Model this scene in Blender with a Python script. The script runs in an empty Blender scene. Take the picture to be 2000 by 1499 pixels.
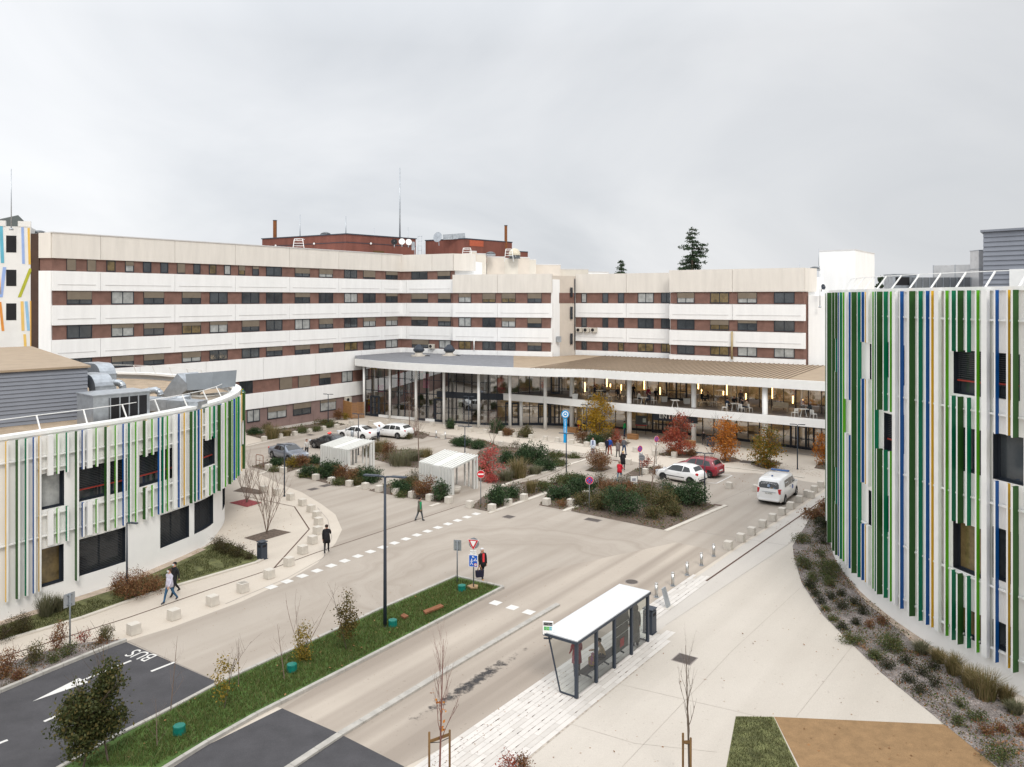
import bpy, bmesh, math, random
import numpy as np
from mathutils import Vector, Matrix
R = math.radians
SC = bpy.context.scene
COL = SC.collection
random.seed(7)
# ---------------------------------------------------------------- camera
F, HZ, H = 1555.6, 583.0, 15.0          # focal length and horizon in photo pixels, eye height in metres
cam_d = bpy.data.cameras.new('camera'); cam = bpy.data.objects.new('camera', cam_d); COL.objects.link(cam)
cam.location = (0, 0, H); cam.rotation_euler = (R(90), 0, 0)
cam_d.sensor_fit = 'HORIZONTAL'; cam_d.sensor_width = 36; cam_d.lens = F / 2000 * 36
cam_d.shift_y = -(749.5 - HZ) / 2000; cam_d.clip_start = 0.5; cam_d.clip_end = 4000
SC.camera = cam
# ---------------------------------------------------------------- world and sun (overcast)
SUN_EL, SUN_AZ = 40, -35
w = bpy.data.worlds.new('World'); SC.world = w; w.use_nodes = True
nt = w.node_tree; nt.nodes.clear()
def N(t, **k):
    n = nt.nodes.new(t)
    for a, b in k.items(): setattr(n, a, b)
    return n
def M_(op, a, b, clamp=False):
    n = N('ShaderNodeMath', operation=op, use_clamp=clamp)
    for i, v in enumerate((a, b)):
        if isinstance(v, (int, float)): n.inputs[i].default_value = v
        else: nt.links.new(v, n.inputs[i])
    return n.outputs[0]
tc = N('ShaderNodeTexCoord'); sep = N('ShaderNodeSeparateXYZ'); nt.links.new(tc.outputs['Generated'], sep.inputs[0])
zc = M_('MAXIMUM', sep.outputs[2], 0.0)
grad = M_('ADD', M_('MULTIPLY', M_('MAXIMUM', M_('SUBTRACT', zc, 0.30), 0.0), 1.9), 0.86)                 # overcast sky: brighter overhead than at the horizon
den = M_('ADD', zc, 0.34)
cmb = N('ShaderNodeCombineXYZ')
nt.links.new(M_('DIVIDE', sep.outputs[0], den), cmb.inputs[0]); nt.links.new(M_('DIVIDE', sep.outputs[1], den), cmb.inputs[1])
mp = N('ShaderNodeMapping'); mp.inputs['Scale'].default_value = (0.9, 1.0, 1); mp.inputs['Rotation'].default_value = (0, 0, R(24)); nt.links.new(cmb.outputs[0], mp.inputs[0])
nz = N('ShaderNodeTexNoise'); nz.inputs['Scale'].default_value = 0.8; nz.inputs['Detail'].default_value = 6; nz.inputs['Roughness'].default_value = 0.52; nz.inputs['Distortion'].default_value = 0.9
nt.links.new(mp.outputs[0], nz.inputs[0])
cl = M_('ADD', M_('MULTIPLY', nz.outputs['Fac'], 0.80), 0.60)
side = M_('SUBTRACT', 0.945, M_('MULTIPLY', sep.outputs[0], 0.22))  # the sun stands behind the cloud on the left
lum = M_('MULTIPLY', M_('MULTIPLY', grad, cl), side)
tint = N('ShaderNodeMix', data_type='RGBA'); tint.inputs['A'].default_value = (0.89, 0.95, 1.03, 1); tint.inputs['B'].default_value = (1.0, 0.985, 0.97, 1)
nt.links.new(nz.outputs['Fac'], tint.inputs['Factor'])
cc = N('ShaderNodeVectorMath', operation='SCALE'); nt.links.new(tint.outputs['Result'], cc.inputs[0]); nt.links.new(lum, cc.inputs['Scale'])
sky = N('ShaderNodeTexSky', sky_type='NISHITA'); sky.sun_disc = False; sky.sun_elevation = R(SUN_EL); sky.sun_rotation = R(SUN_AZ)
sky.air_density = 1.0; sky.dust_density = 3.0
sk = N('ShaderNodeVectorMath', operation='SCALE'); nt.links.new(sky.outputs[0], sk.inputs[0]); sk.inputs['Scale'].default_value = 0.08
mx = N('ShaderNodeMix', data_type='RGBA'); mx.inputs['Factor'].default_value = 0.93
nt.links.new(sk.outputs[0], mx.inputs['A']); nt.links.new(cc.outputs[0], mx.inputs['B'])
bg = N('ShaderNodeBackground'); nt.links.new(mx.outputs['Result'], bg.inputs['Color']); bg.inputs['Strength'].default_value = 1.0
wo = N('ShaderNodeOutputWorld'); nt.links.new(bg.outputs[0], wo.inputs[0])
sd = bpy.data.lights.new('sun', 'SUN'); sd.energy = 1.45; sd.angle = R(18); sd.color = (1, 0.95, 0.88)
so = bpy.data.objects.new('sun', sd); COL.objects.link(so)
sv = Vector((math.sin(R(SUN_AZ)) * math.cos(R(SUN_EL)), math.cos(R(SUN_AZ)) * math.cos(R(SUN_EL)), math.sin(R(SUN_EL))))
sv = Vector((0.22, -0.64, 0.73)).normalized()
so.rotation_euler = sv.to_track_quat('Z', 'Y').to_euler()
sky.sun_elevation = math.asin(sv.z); sky.sun_rotation = math.atan2(sv.x, sv.y)
SC.view_settings.view_transform = 'Standard'; SC.view_settings.look = 'None'
SC.view_settings.exposure = 0.08; SC.view_settings.gamma = 1.0
SC.cycles.max_bounces = 6; SC.cycles.diffuse_bounces = 3; SC.cycles.glossy_bounces = 3; SC.cycles.transmission_bounces = 4; SC.cycles.transparent_max_bounces = 12
# ---------------------------------------------------------------- pixel <-> place
def P(px, py, z=0.0):
    Y = F * (H - z) / (py - HZ); return Vector(((px - 1000) / F * Y, Y, z))
def at(px, py, Y): return Vector(((px - 1000) / F * Y, Y, H + (HZ - py) / F * Y))
def zat(py, Y): return H + (HZ - py) / F * Y
def CR(x0, y0, pts, s=4.0): return [(x0 + a / s, y0 + b / s) for a, b in pts]
D1 = Vector((0.579, 0.815, 0)); D2 = Vector((0.815, -0.579, 0))
A1 = math.atan2(D1.y, D1.x); A2 = math.atan2(D2.y, D2.x)
# ---------------------------------------------------------------- materials
MATS = {}
def mat(name, col, rough=0.65, var=0.10, scale=1.5, detail=4, metal=0.0, spec=0.35, bump=0.0, bscale=60, col2=None, stretch=None, fine=0.0, fscale=90, emit=0, rot=0):
    if name in MATS: return MATS[name]
    m = bpy.data.materials.new(name); m.use_nodes = True; MATS[name] = m
    t = m.node_tree; b = t.nodes['Principled BSDF']; L = t.links.new
    b.inputs['Roughness'].default_value = rough; b.inputs['Metallic'].default_value = metal; b.inputs['Specular IOR Level'].default_value = spec
    tcn = t.nodes.new('ShaderNodeTexCoord'); mpn = t.nodes.new('ShaderNodeMapping'); L(tcn.outputs['Object'], mpn.inputs[0])
    if stretch: mpn.inputs['Scale'].default_value = stretch
    mpn.inputs['Rotation'].default_value = (0, 0, rot)
    n = t.nodes.new('ShaderNodeTexNoise'); n.inputs['Scale'].default_value = scale; n.inputs['Detail'].default_value = detail; n.inputs['Roughness'].default_value = 0.6
    L(mpn.outputs[0], n.inputs[0])
    c1 = [max(0, c * (1 - var)) for c in col]; c2 = list(col2) if col2 else [min(1, c * (1 + var)) for c in col]
    r = t.nodes.new('ShaderNodeValToRGB'); r.color_ramp.elements[0].position = 0.34; r.color_ramp.elements[1].position = 0.66
    r.color_ramp.elements[0].color = (*c1, 1); r.color_ramp.elements[1].color = (*c2, 1)
    L(n.outputs['Fac'], r.inputs[0]); out = r.outputs[0]
    if fine:
        n2 = t.nodes.new('ShaderNodeTexNoise'); n2.inputs['Scale'].default_value = fscale; n2.inputs['Detail'].default_value = 2
        L(tcn.outputs['Object'], n2.inputs[0])
        mr = t.nodes.new('ShaderNodeMapRange'); mr.inputs['From Min'].default_value = 0.3; mr.inputs['From Max'].default_value = 0.7
        mr.inputs['To Min'].default_value = 1 - fine; mr.inputs['To Max'].default_value = 1 + fine; L(n2.outputs['Fac'], mr.inputs[0])
        vm = t.nodes.new('ShaderNodeVectorMath'); vm.operation = 'SCALE'; L(out, vm.inputs[0]); L(mr.outputs[0], vm.inputs['Scale']); out = vm.outputs[0]
    L(out, b.inputs['Base Color'])
    if bump:
        n3 = t.nodes.new('ShaderNodeTexNoise'); n3.inputs['Scale'].default_value = bscale; n3.inputs['Detail'].default_value = 3
        L(tcn.outputs['Object'], n3.inputs[0]); bp = t.nodes.new('ShaderNodeBump'); bp.inputs['Strength'].default_value = bump; bp.inputs['Distance'].default_value = 0.02
        L(n3.outputs['Fac'], bp.inputs['Height']); L(bp.outputs[0], b.inputs['Normal'])
    if emit:
        b.inputs['Emission Color'].default_value = (*col, 1); b.inputs['Emission Strength'].default_value = emit
    return m
def leafmat(name, cols, rough=0.6, trans=0.25):
    if name in MATS: return MATS[name]
    m = bpy.data.materials.new(name); m.use_nodes = True; MATS[name] = m
    t = m.node_tree; b = t.nodes['Principled BSDF']; L = t.links.new; b.inputs['Roughness'].default_value = rough; b.inputs['Specular IOR Level'].default_value = 0.25
    g = t.nodes.new('ShaderNodeNewGeometry'); r = t.nodes.new('ShaderNodeValToRGB'); r.color_ramp.interpolation = 'LINEAR'
    el = r.color_ramp.elements
    while len(el) < len(cols): el.new(0.5)
    for i, c in enumerate(cols): el[i].position = i / (len(cols) - 1); el[i].color = (*c, 1)
    L(g.outputs['Random Per Island'], r.inputs[0]); L(r.outputs[0], b.inputs['Base Color'])
    tr = t.nodes.new('ShaderNodeBsdfTranslucent'); L(r.outputs[0], tr.inputs['Color'])
    mx = t.nodes.new('ShaderNodeMixShader'); mx.inputs[0].default_value = trans
    L(b.outputs[0], mx.inputs[1]); L(tr.outputs[0], mx.inputs[2]); L(mx.outputs[0], t.nodes['Material Output'].inputs[0])
    return m
def glassmat(name, tint, rough=0.02, refl=1.5, base=0.06):
    if name in MATS: return MATS[name]
    m = bpy.data.materials.new(name); m.use_nodes = True; MATS[name] = m
    t = m.node_tree; t.nodes.remove(t.nodes['Principled BSDF']); L = t.links.new
    tr = t.nodes.new('ShaderNodeBsdfTransparent'); tr.inputs['Color'].default_value = (*tint, 1)
    gl = t.nodes.new('ShaderNodeBsdfGlossy'); gl.inputs['Roughness'].default_value = rough; gl.inputs['Color'].default_value = (0.92, 0.94, 0.96, 1)
    fr = t.nodes.new('ShaderNodeFresnel'); fr.inputs['IOR'].default_value = refl
    ad = t.nodes.new('ShaderNodeMath'); ad.operation = 'ADD'; ad.inputs[1].default_value = base; ad.use_clamp = True; L(fr.outputs[0], ad.inputs[0])
    mx = t.nodes.new('ShaderNodeMixShader'); L(ad.outputs[0], mx.inputs[0]); L(tr.outputs[0], mx.inputs[1]); L(gl.outputs[0], mx.inputs[2])
    L(mx.outputs[0], t.nodes['Material Output'].inputs[0]); return m
# ---------------------------------------------------------------- object helpers
def tag(o, label=None, cat=None, group=None, kind=None):
    if label: o['label'] = label
    if cat: o['category'] = cat
    if group: o['group'] = group
    if kind: o['kind'] = kind
    return o
def empty(name, loc, label, cat, group=None, rz=0.0):
    o = bpy.data.objects.new(name, None); COL.objects.link(o); o.location = loc; o.rotation_euler = (0, 0, rz); o.empty_display_size = 0.3
    return tag(o, label, cat, group)
def wm(o):
    m = Matrix.Translation(o.location) @ o.rotation_euler.to_matrix().to_4x4()
    return wm(o.parent) @ m if o.parent else m
def link(name, me, parent=None):
    o = bpy.data.objects.new(name, me); COL.objects.link(o)
    if parent: o.parent = parent
    return o
def copy_tree(o, parent=None):
    c = o.copy(); COL.objects.link(c)
    if parent: c.parent = parent
    for ch in list(o.children): copy_tree(ch, c)
    return c
class MB:
    def __init__(s): s.v = []; s.f = []; s.m = []; s.sm = []
    def face(s, pts, m=0, smooth=False):
        i = len(s.v); s.v += [tuple(p) for p in pts]; s.f.append(tuple(range(i, i + len(pts)))); s.m.append(m); s.sm.append(smooth)
    def hexa(s, c, m=0):     # 8 corners: bottom ring then top ring
        i = len(s.v); s.v += [tuple(p) for p in c]
        for q in ((3, 2, 1, 0), (4, 5, 6, 7), (0, 1, 5, 4), (1, 2, 6, 5), (2, 3, 7, 6), (3, 0, 4, 7)):
            s.f.append(tuple(i + k for k in q)); s.m.append(m); s.sm.append(False)
    def box(s, c, d, m=0, rz=0.0):
        x, y, z = d[0] / 2, d[1] / 2, d[2] / 2; ca, sa = math.cos(rz), math.sin(rz); pts = []
        for k in (-z, z):
            for a, b in ((-x, -y), (x, -y), (x, y), (-x, y)): pts.append((c[0] + a * ca - b * sa, c[1] + a * sa + b * ca, c[2] + k))
        s.hexa(pts, m)
    def bar(s, a, b, wd, ht, m=0):   # square bar from a to b
        a, b = Vector(a), Vector(b); d = (b - a).normalized(); u = d.cross(Vector((0, 0, 1)))
        if u.length < 1e-3: u = Vector((1, 0, 0))
        u.normalize(); n = u.cross(d).normalized(); u *= wd / 2; n *= ht / 2
        s.hexa([a - u - n, a + u - n, a + u + n, a - u + n, b - u - n, b + u - n, b + u + n, b - u + n], m)
    def prism(s, poly, z0, z1, m=0, msides=None, cap=True):
        n = len(poly); i = len(s.v)
        ar = sum(poly[k][0] * poly[(k + 1) % n][1] - poly[(k + 1) % n][0] * poly[k][1] for k in range(n))
        if ar < 0: poly = poly[::-1]
        s.v += [(p[0], p[1], z0) for p in poly] + [(p[0], p[1], z1) for p in poly]
        for k in range(n):
            q = (k + 1) % n; s.f.append((i + k, i + q, i + n + q, i + n + k)); s.m.append(m if msides is None else msides); s.sm.append(False)
        if cap:
            s.f.append(tuple(i + n + k for k in range(n))); s.m.append(m); s.sm.append(False)
            s.f.append(tuple(i + k for k in range(n))[::-1]); s.m.append(m); s.sm.append(False)
    def tube(s, pts, r, n=8, m=0, cap=True, smooth=True):
        pts = [Vector(p) for p in pts]; rs = r if isinstance(r, (list, tuple)) else [r] * len(pts); base = len(s.v); u = None
        for k, p in enumerate(pts):
            d = (pts[min(k + 1, len(pts) - 1)] - pts[max(k - 1, 0)]).normalized()
            if u is None:
                u = d.cross(Vector((0, 0, 1)));
                if u.length < 1e-3: u = Vector((1, 0, 0))
            u = (u - d * u.dot(d)).normalized(); v = d.cross(u)
            for j in range(n):
                a = 2 * math.pi * j / n; s.v.append(tuple(p + (u * math.cos(a) + v * math.sin(a)) * rs[k]))
        for k in range(len(pts) - 1):
            for j in range(n):
                q = (j + 1) % n; s.f.append((base + k * n + j, base + k * n + q, base + (k + 1) * n + q, base + (k + 1) * n + j)); s.m.append(m); s.sm.append(smooth)
        if cap:
            s.f.append(tuple(base + j for j in range(n))[::-1]); s.m.append(m); s.sm.append(False)
            e = base + (len(pts) - 1) * n; s.f.append(tuple(e + j for j in range(n))); s.m.append(m); s.sm.append(False)
    def lathe(s, c, prof, n=16, m=0, smooth=True, sx=1, sy=1):   # prof: (r, z) from bottom to top
        b = len(s.v)
        for r, z in prof:
            for j in range(n):
                a = 2 * math.pi * j / n; s.v.append((c[0] + r * math.cos(a) * sx, c[1] + r * math.sin(a) * sy, c[2] + z))
        for k in range(len(prof) - 1):
            for j in range(n):
                q = (j + 1) % n; s.f.append((b + k * n + j, b + k * n + q, b + (k + 1) * n + q, b + (k + 1) * n + j)); s.m.append(m); s.sm.append(smooth)
        s.f.append(tuple(b + j for j in range(n))[::-1]); s.m.append(m); s.sm.append(False)
        e = b + (len(prof) - 1) * n; s.f.append(tuple(e + j for j in range(n))); s.m.append(m); s.sm.append(False)
    def build(s, name, mats, parent=None, world=False, bevel=0.0):
        v = s.v
        if world and parent:
            im = wm(parent).inverted(); v = [tuple(im @ Vector(p)) for p in v]
        me = bpy.data.meshes.new(name); me.from_pydata(v, [], s.f)
        for mm in (mats if isinstance(mats, (list, tuple)) else [mats]): me.materials.append(mm)
        me.polygons.foreach_set('material_index', s.m); me.polygons.foreach_set('use_smooth', s.sm); me.update()
        if bevel:
            bm = bmesh.new(); bm.from_mesh(me); bmesh.ops.remove_doubles(bm, verts=bm.verts, dist=1e-5)
            bmesh.ops.bevel(bm, geom=bm.edges[:], offset=bevel, segments=2, affect='EDGES', profile=0.6); bm.to_mesh(me); bm.free()
        return link(name, me, parent)
def npmesh(name, V, Fc, m, parent=None):
    me = bpy.data.meshes.new(name); nv, nf, k = len(V), len(Fc), Fc.shape[1]
    me.vertices.add(nv); me.vertices.foreach_set('co', V.astype(np.float32).ravel())
    me.loops.add(nf * k); me.loops.foreach_set('vertex_index', Fc.astype(np.int32).ravel())
    me.polygons.add(nf); me.polygons.foreach_set('loop_start', np.arange(0, nf * k, k, dtype=np.int32))
    me.update(calc_edges=True); me.validate(); me.materials.append(m)
    return link(name, me, parent)
def textmesh(txt, size, m, parent, name='lettering', M4=None, align='CENTER', ext=0.004, spacing=1.0):
    cu = bpy.data.curves.new('tx', 'FONT'); cu.body = txt; cu.size = size; cu.align_x = align; cu.align_y = 'CENTER'; cu.extrude = ext; cu.space_character = spacing
    o = bpy.data.objects.new('tx', cu); me = bpy.data.meshes.new_from_object(o); bpy.data.objects.remove(o)
    me.name = name; me.materials.clear(); me.materials.append(m)
    if M4: me.transform(M4)
    return link(name, me, parent)
def poly_area(p): return sum(p[i][0] * p[(i + 1) % len(p)][1] - p[(i + 1) % len(p)][0] * p[i][1] for i in range(len(p))) / 2
def smooth_path(pts, n=8):
    out = []; q = [Vector(p[:2] + (0,)) if not isinstance(p, Vector) else p for p in pts]
    for i in range(len(q) - 1):
        a, b, c, d = q[max(i - 1, 0)], q[i], q[i + 1], q[min(i + 2, len(q) - 1)]
        for k in range(n):
            t = k / n; out.append(0.5 * ((2 * b) + (c - a) * t + (2 * a - 5 * b + 4 * c - d) * t * t + (3 * b - a - 3 * c + d) * t ** 3))
    out.append(q[-1]); return out
class Path:
    def __init__(s, pts, n=8, smooth=True):
        s.p = smooth_path(pts, n) if smooth else [Vector((a[0], a[1], 0)) for a in pts]
        s.s = [0.0]
        for i in range(1, len(s.p)): s.s.append(s.s[-1] + (s.p[i] - s.p[i - 1]).length)
        s.L = s.s[-1]
    def at(s, t):
        t = min(max(t, 0), s.L - 1e-6); i = max(0, min(len(s.s) - 2, int(np.searchsorted(s.s, t, 'right')) - 1))
        return s.p[i].lerp(s.p[i + 1], (t - s.s[i]) / max(1e-9, s.s[i + 1] - s.s[i]))
    def tan(s, t): return (s.at(min(t + .05, s.L)) - s.at(max(t - .05, 0))).normalized()
    def nor(s, t):
        d = s.tan(t); return Vector((d.y, -d.x, 0))
    def off(s, t, d): return s.at(t) + s.nor(t) * d
    last = False
    def hit(s, px):            # arc length where the view line of a photo column meets the path (visible side)
        k = (px - 1000) / F; res = []; best = None
        for i in range(len(s.p) - 1):
            a, b = s.p[i], s.p[i + 1]; fa, fb = a.x - k * a.y, b.x - k * b.y
            if fa * fb <= 0 and fa != fb: res.append(s.s[i] + (s.s[i + 1] - s.s[i]) * fa / (fa - fb))
            if best is None or abs(fa) / a.y < best[0]: best = (abs(fa) / a.y, s.s[i])
        if not res: return best[1]
        return res[-1] if s.last else res[0]
ORD = ['first', 'second', 'third', 'fourth', 'fifth', 'sixth', 'seventh', 'eighth', 'ninth', 'tenth', 'eleventh', 'twelfth', 'thirteenth', 'fourteenth', 'fifteenth', 'sixteenth', 'seventeenth', 'eighteenth', 'nineteenth', 'twentieth']
# ---------------------------------------------------------------- palette
M = {}
M['white'] = mat('white_render', (0.87, 0.87, 0.86), 0.75, 0.035, 1.6, 5, stretch=(1, 1, .14), fine=0.02, fscale=25)
M['cream'] = mat('cream_panel', (0.74, 0.70, 0.64), 0.75, 0.05, 1.5, 5, stretch=(1, 1, .16), fine=0.02)
M['brick'] = mat('brown_panel', (0.195, 0.108, 0.086), 0.8, 0.16, 1.2, fine=0.08, fscale=60)
M['brownwall'] = mat('brown_wall', (0.24, 0.165, 0.15), 0.8, 0.10, 1.0, fine=0.06)
M['frame'] = mat('dark_frame', (0.022, 0.028, 0.038), 0.45, 0.05)
M['pane'] = mat('window_pane', (0.045, 0.052, 0.058), 0.06, 0.4, 0.5, spec=0.8)
M['blind'] = mat('roller_blind', (0.20, 0.165, 0.125), 0.8, 0.08)
M['joint'] = mat('joint_dark', (0.25, 0.22, 0.20), 0.8, 0.1)
M['metal'] = mat('galvanised', (0.42, 0.45, 0.48), 0.35, 0.14, 3, metal=0.6)
M['steel'] = mat('brushed_steel', (0.55, 0.54, 0.52), 0.3, 0.1, 8, metal=0.9)
M['dark'] = mat('dark_metal', (0.035, 0.045, 0.062), 0.45, 0.06)
M['black'] = mat('black_matt', (0.012, 0.012, 0.014), 0.7, 0.1)
M['wpaint'] = mat('white_paint', (0.82, 0.82, 0.80), 0.45, 0.03)
M['wood'] = mat('wood', (0.30, 0.155, 0.065), 0.7, 0.2, 2, stretch=(1, 1, 8))
M['concrete'] = mat('pale_concrete', (0.56, 0.52, 0.46), 0.85, 0.08, 2.5, fine=0.06, fscale=70, bump=0.2)
M['kerb'] = mat('kerb_stone', (0.39, 0.37, 0.335), 0.85, 0.12, 3, fine=0.08, bump=0.2)
M['red'] = mat('sign_red', (0.55, 0.02, 0.03), 0.4, 0.03); M['blue'] = mat('sign_blue', (0.012, 0.11, 0.50), 0.4, 0.03)
M['cyan'] = mat('totem_blue', (0.0, 0.30, 0.66), 0.4, 0.03); M['grey'] = mat('grey_post', (0.19, 0.205, 0.22), 0.45, 0.06, metal=0.3)
# ================================================================ GROUND
def roadmat(name, c1, c2, c3, tracks=0.5, rings=False):
    m = bpy.data.materials.new(name); m.use_nodes = True; t = m.node_tree; b = t.nodes['Principled BSDF']; L = t.links.new
    b.inputs['Roughness'].default_value = 0.85; b.inputs['Specular IOR Level'].default_value = 0.25
    tcn = t.nodes.new('ShaderNodeTexCoord')
    mp = t.nodes.new('ShaderNodeMapping'); mp.vector_type = 'TEXTURE'; mp.inputs['Rotation'].default_value = (0, 0, A1); mp.inputs['Scale'].default_value = (38, 1, 1); L(tcn.outputs['Object'], mp.inputs[0])
    def noise(vec, sc, det=3, rg=0.55):
        n = t.nodes.new('ShaderNodeTexNoise'); n.inputs['Scale'].default_value = sc; n.inputs['Detail'].default_value = det; n.inputs['Roughness'].default_value = rg; L(vec, n.inputs[0]); return n.outputs['Fac']
    def rng(v, a, b_, c, d):
        n = t.nodes.new('ShaderNodeMapRange'); n.inputs[1].default_value = a; n.inputs[2].default_value = b_; n.inputs[3].default_value = c; n.inputs[4].default_value = d; L(v, n.inputs[0]); return n.outputs[0]
    def mix(f, a, b_, mode='MIX'):
        n = t.nodes.new('ShaderNodeMix'); n.data_type = 'RGBA'; n.blend_type = mode
        if isinstance(f, float): n.inputs['Factor'].default_value = f
        else: L(f, n.inputs['Factor'])
        for k, s in (('A', a), ('B', b_)):
            if isinstance(s, tuple): n.inputs[k].default_value = (*s, 1)
            else: L(s, n.inputs[k])
        return n.outputs['Result']
    base = mix(rng(noise(tcn.outputs['Object'], 0.16, 5), .35, .65, 0, 1), c1, c2)
    tr = rng(noise(mp.outputs[0], 0.85, 2, .4), .42, .64, 0, tracks)
    if rings:
        cpos = t.nodes.new('ShaderNodeCombineXYZ'); c = P(1010, 1128); cpos.inputs[0].default_value = c.x; cpos.inputs[1].default_value = c.y
        sub = t.nodes.new('ShaderNodeVectorMath'); sub.operation = 'DISTANCE'; L(tcn.outputs['Object'], sub.inputs[0]); L(cpos.outputs[0], sub.inputs[1])
        d = sub.outputs['Value']; wob = t.nodes.new('ShaderNodeMath'); wob.operation = 'MULTIPLY_ADD'; L(noise(tcn.outputs['Object'], .22, 2), wob.inputs[0]); wob.inputs[1].default_value = 5.0; L(d, wob.inputs[2]); d = wob.outputs[0]; cx = t.nodes.new('ShaderNodeCombineXYZ'); L(d, cx.inputs[0])
        rn = rng(noise(cx.outputs[0], 1.0, 5, .62), .42, .64, 0.10, .62)
        m1_ = t.nodes.new('ShaderNodeMath'); m1_.operation = 'MULTIPLY'; L(rng(d, 7.0, 9.0, 0, 1), m1_.inputs[0]); L(rng(d, 11.0, 15.5, .85, 0), m1_.inputs[1]); mk = m1_.outputs[0]
        mm = t.nodes.new('ShaderNodeMix'); L(mk, mm.inputs[0]); L(tr, mm.inputs[2]); L(rn, mm.inputs[3]); tr = mm.outputs[0]
    base = mix(tr, base, c3)
    g = noise(tcn.outputs['Object'], 60, 2); sp = rng(g, .3, .7, .90, 1.10)
    vm = t.nodes.new('ShaderNodeVectorMath'); vm.operation = 'SCALE'; L(base, vm.inputs[0]); L(sp, vm.inputs['Scale'])
    spot = rng(noise(tcn.outputs['Object'], 7, 1), .70, .74, 0, .35)
    L(mix(spot, vm.outputs[0], (c3[0] * .75, c3[1] * .72, c3[2] * .7)), b.inputs['Base Color'])
    bp = t.nodes.new('ShaderNodeBump'); bp.inputs['Strength'].default_value = 0.25; bp.inputs['Distance'].default_value = 0.01; L(noise(tcn.outputs['Object'], 45, 3), bp.inputs['Height']); L(bp.outputs[0], b.inputs['Normal'])
    return m
M['road'] = roadmat('road_beige', (0.405, 0.358, 0.307), (0.358, 0.314, 0.267), (0.255, 0.212, 0.172), 0.42, True)
M['lane'] = roadmat('bus_lane_beige', (0.45, 0.392, 0.33), (0.39, 0.338, 0.285), (0.235, 0.195, 0.16), 0.72)
M['plaza'] = roadmat('plaza_cream', (0.52, 0.475, 0.418), (0.48, 0.435, 0.38), (0.41, 0.37, 0.32), 0.30)
M['walk'] = roadmat('walk_beige', (0.56, 0.50, 0.425), (0.52, 0.46, 0.39), (0.42, 0.37, 0.31), 0.2)
M['strip'] = roadmat('walk_grey', (0.52, 0.485, 0.44), (0.48, 0.445, 0.405), (0.40, 0.365, 0.33), 0.25)
M['asphalt'] = mat('asphalt', (0.062, 0.060, 0.064), 0.9, 0.16, 0.8, 5, fine=0.30, fscale=80, bump=0.3, bscale=120)
M['soil'] = mat('bark_mulch', (0.12, 0.09, 0.07), 0.95, 0.35, 6, 6, fine=0.5, fscale=30, bump=0.8, bscale=30)
M['gravel'] = mat('grey_gravel', (0.205, 0.178, 0.165), 0.95, 0.30, 1.6, 6, fine=0.62, fscale=22, bump=1.0, bscale=26)
M['drygrass'] = mat('lawn_soil', (0.12, 0.125, 0.05), 0.95, 0.4, 2.2, 6, fine=0.4, fscale=40, bump=0.5)
M['turf'] = mat('turf_soil', (0.065, 0.115, 0.025), 0.95, 0.3, 2, 6, fine=0.35, fscale=40, bump=0.5)
M['playground'] = mat('ochre_rubber', (0.255, 0.158, 0.078), 0.95, 0.13, 2.2, 6, fine=0.2, fscale=55)
M['redmulch'] = mat('red_mulch', (0.25, 0.055, 0.06), 0.95, 0.4, 8, fine=0.5, fscale=24, bump=0.8, bscale=25)
M['sandstrip'] = mat('sandy_gravel', (0.44, 0.355, 0.28), 0.95, 0.15, 2, 5, fine=0.25, fscale=30, bump=0.4)
M['mark'] = mat('road_paint', (0.62, 0.605, 0.575), 0.7, 0.06, 3, fine=0.06, fscale=40)
M['drain'] = mat('rusty_drain', (0.085, 0.045, 0.03), 0.8, 0.25, 3)
M['iron'] = mat('cast_iron', (0.085, 0.07, 0.062), 0.7, 0.2, 8, fine=0.3, fscale=50)
M['apron'] = mat('paved_apron', (0.40, 0.365, 0.33), 0.85, 0.08, 1.2, 5, fine=0.1)
M['paleedge'] = mat('white_edge_stone', (0.55, 0.505, 0.44), 0.8, 0.06, 2, fine=0.05)

def sheet(name, pts, z, m, px=True, kind='structure'):
    mb = MB(); w_ = [P(a, b) if px else Vector((a, b, 0)) for a, b in pts]
    if poly_area(w_) < 0: w_ = w_[::-1]
    mb.face([(p.x, p.y, z) for p in w_]); o = mb.build(name, m)
    if kind: o['kind'] = kind
    return o
def strips(name, lines, width, z, m, px=True, kind='structure', h=0.0):
    mb = MB()
    for ln in lines:
        q = [P(a, b) if px else Vector((a, b, 0)) for a, b in ln]
        for a, b in zip(q, q[1:]):
            d = (b - a).normalized(); n = Vector((-d.y, d.x, 0)) * width / 2
            if h: mb.hexa([v + Vector((0, 0, e)) for e in (z, z + h) for v in (a + n, a - n, b - n, b + n)])
            else: mb.face([v + Vector((0, 0, z)) for v in (a - n, b - n, b + n, a + n)])
    o = mb.build(name, m)
    if kind: o['kind'] = kind
    return o
sheet('ground', [(-900, -300), (900, -300), (900, 2600), (-900, 2600)], -0.004, M['walk'], px=False)
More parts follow.
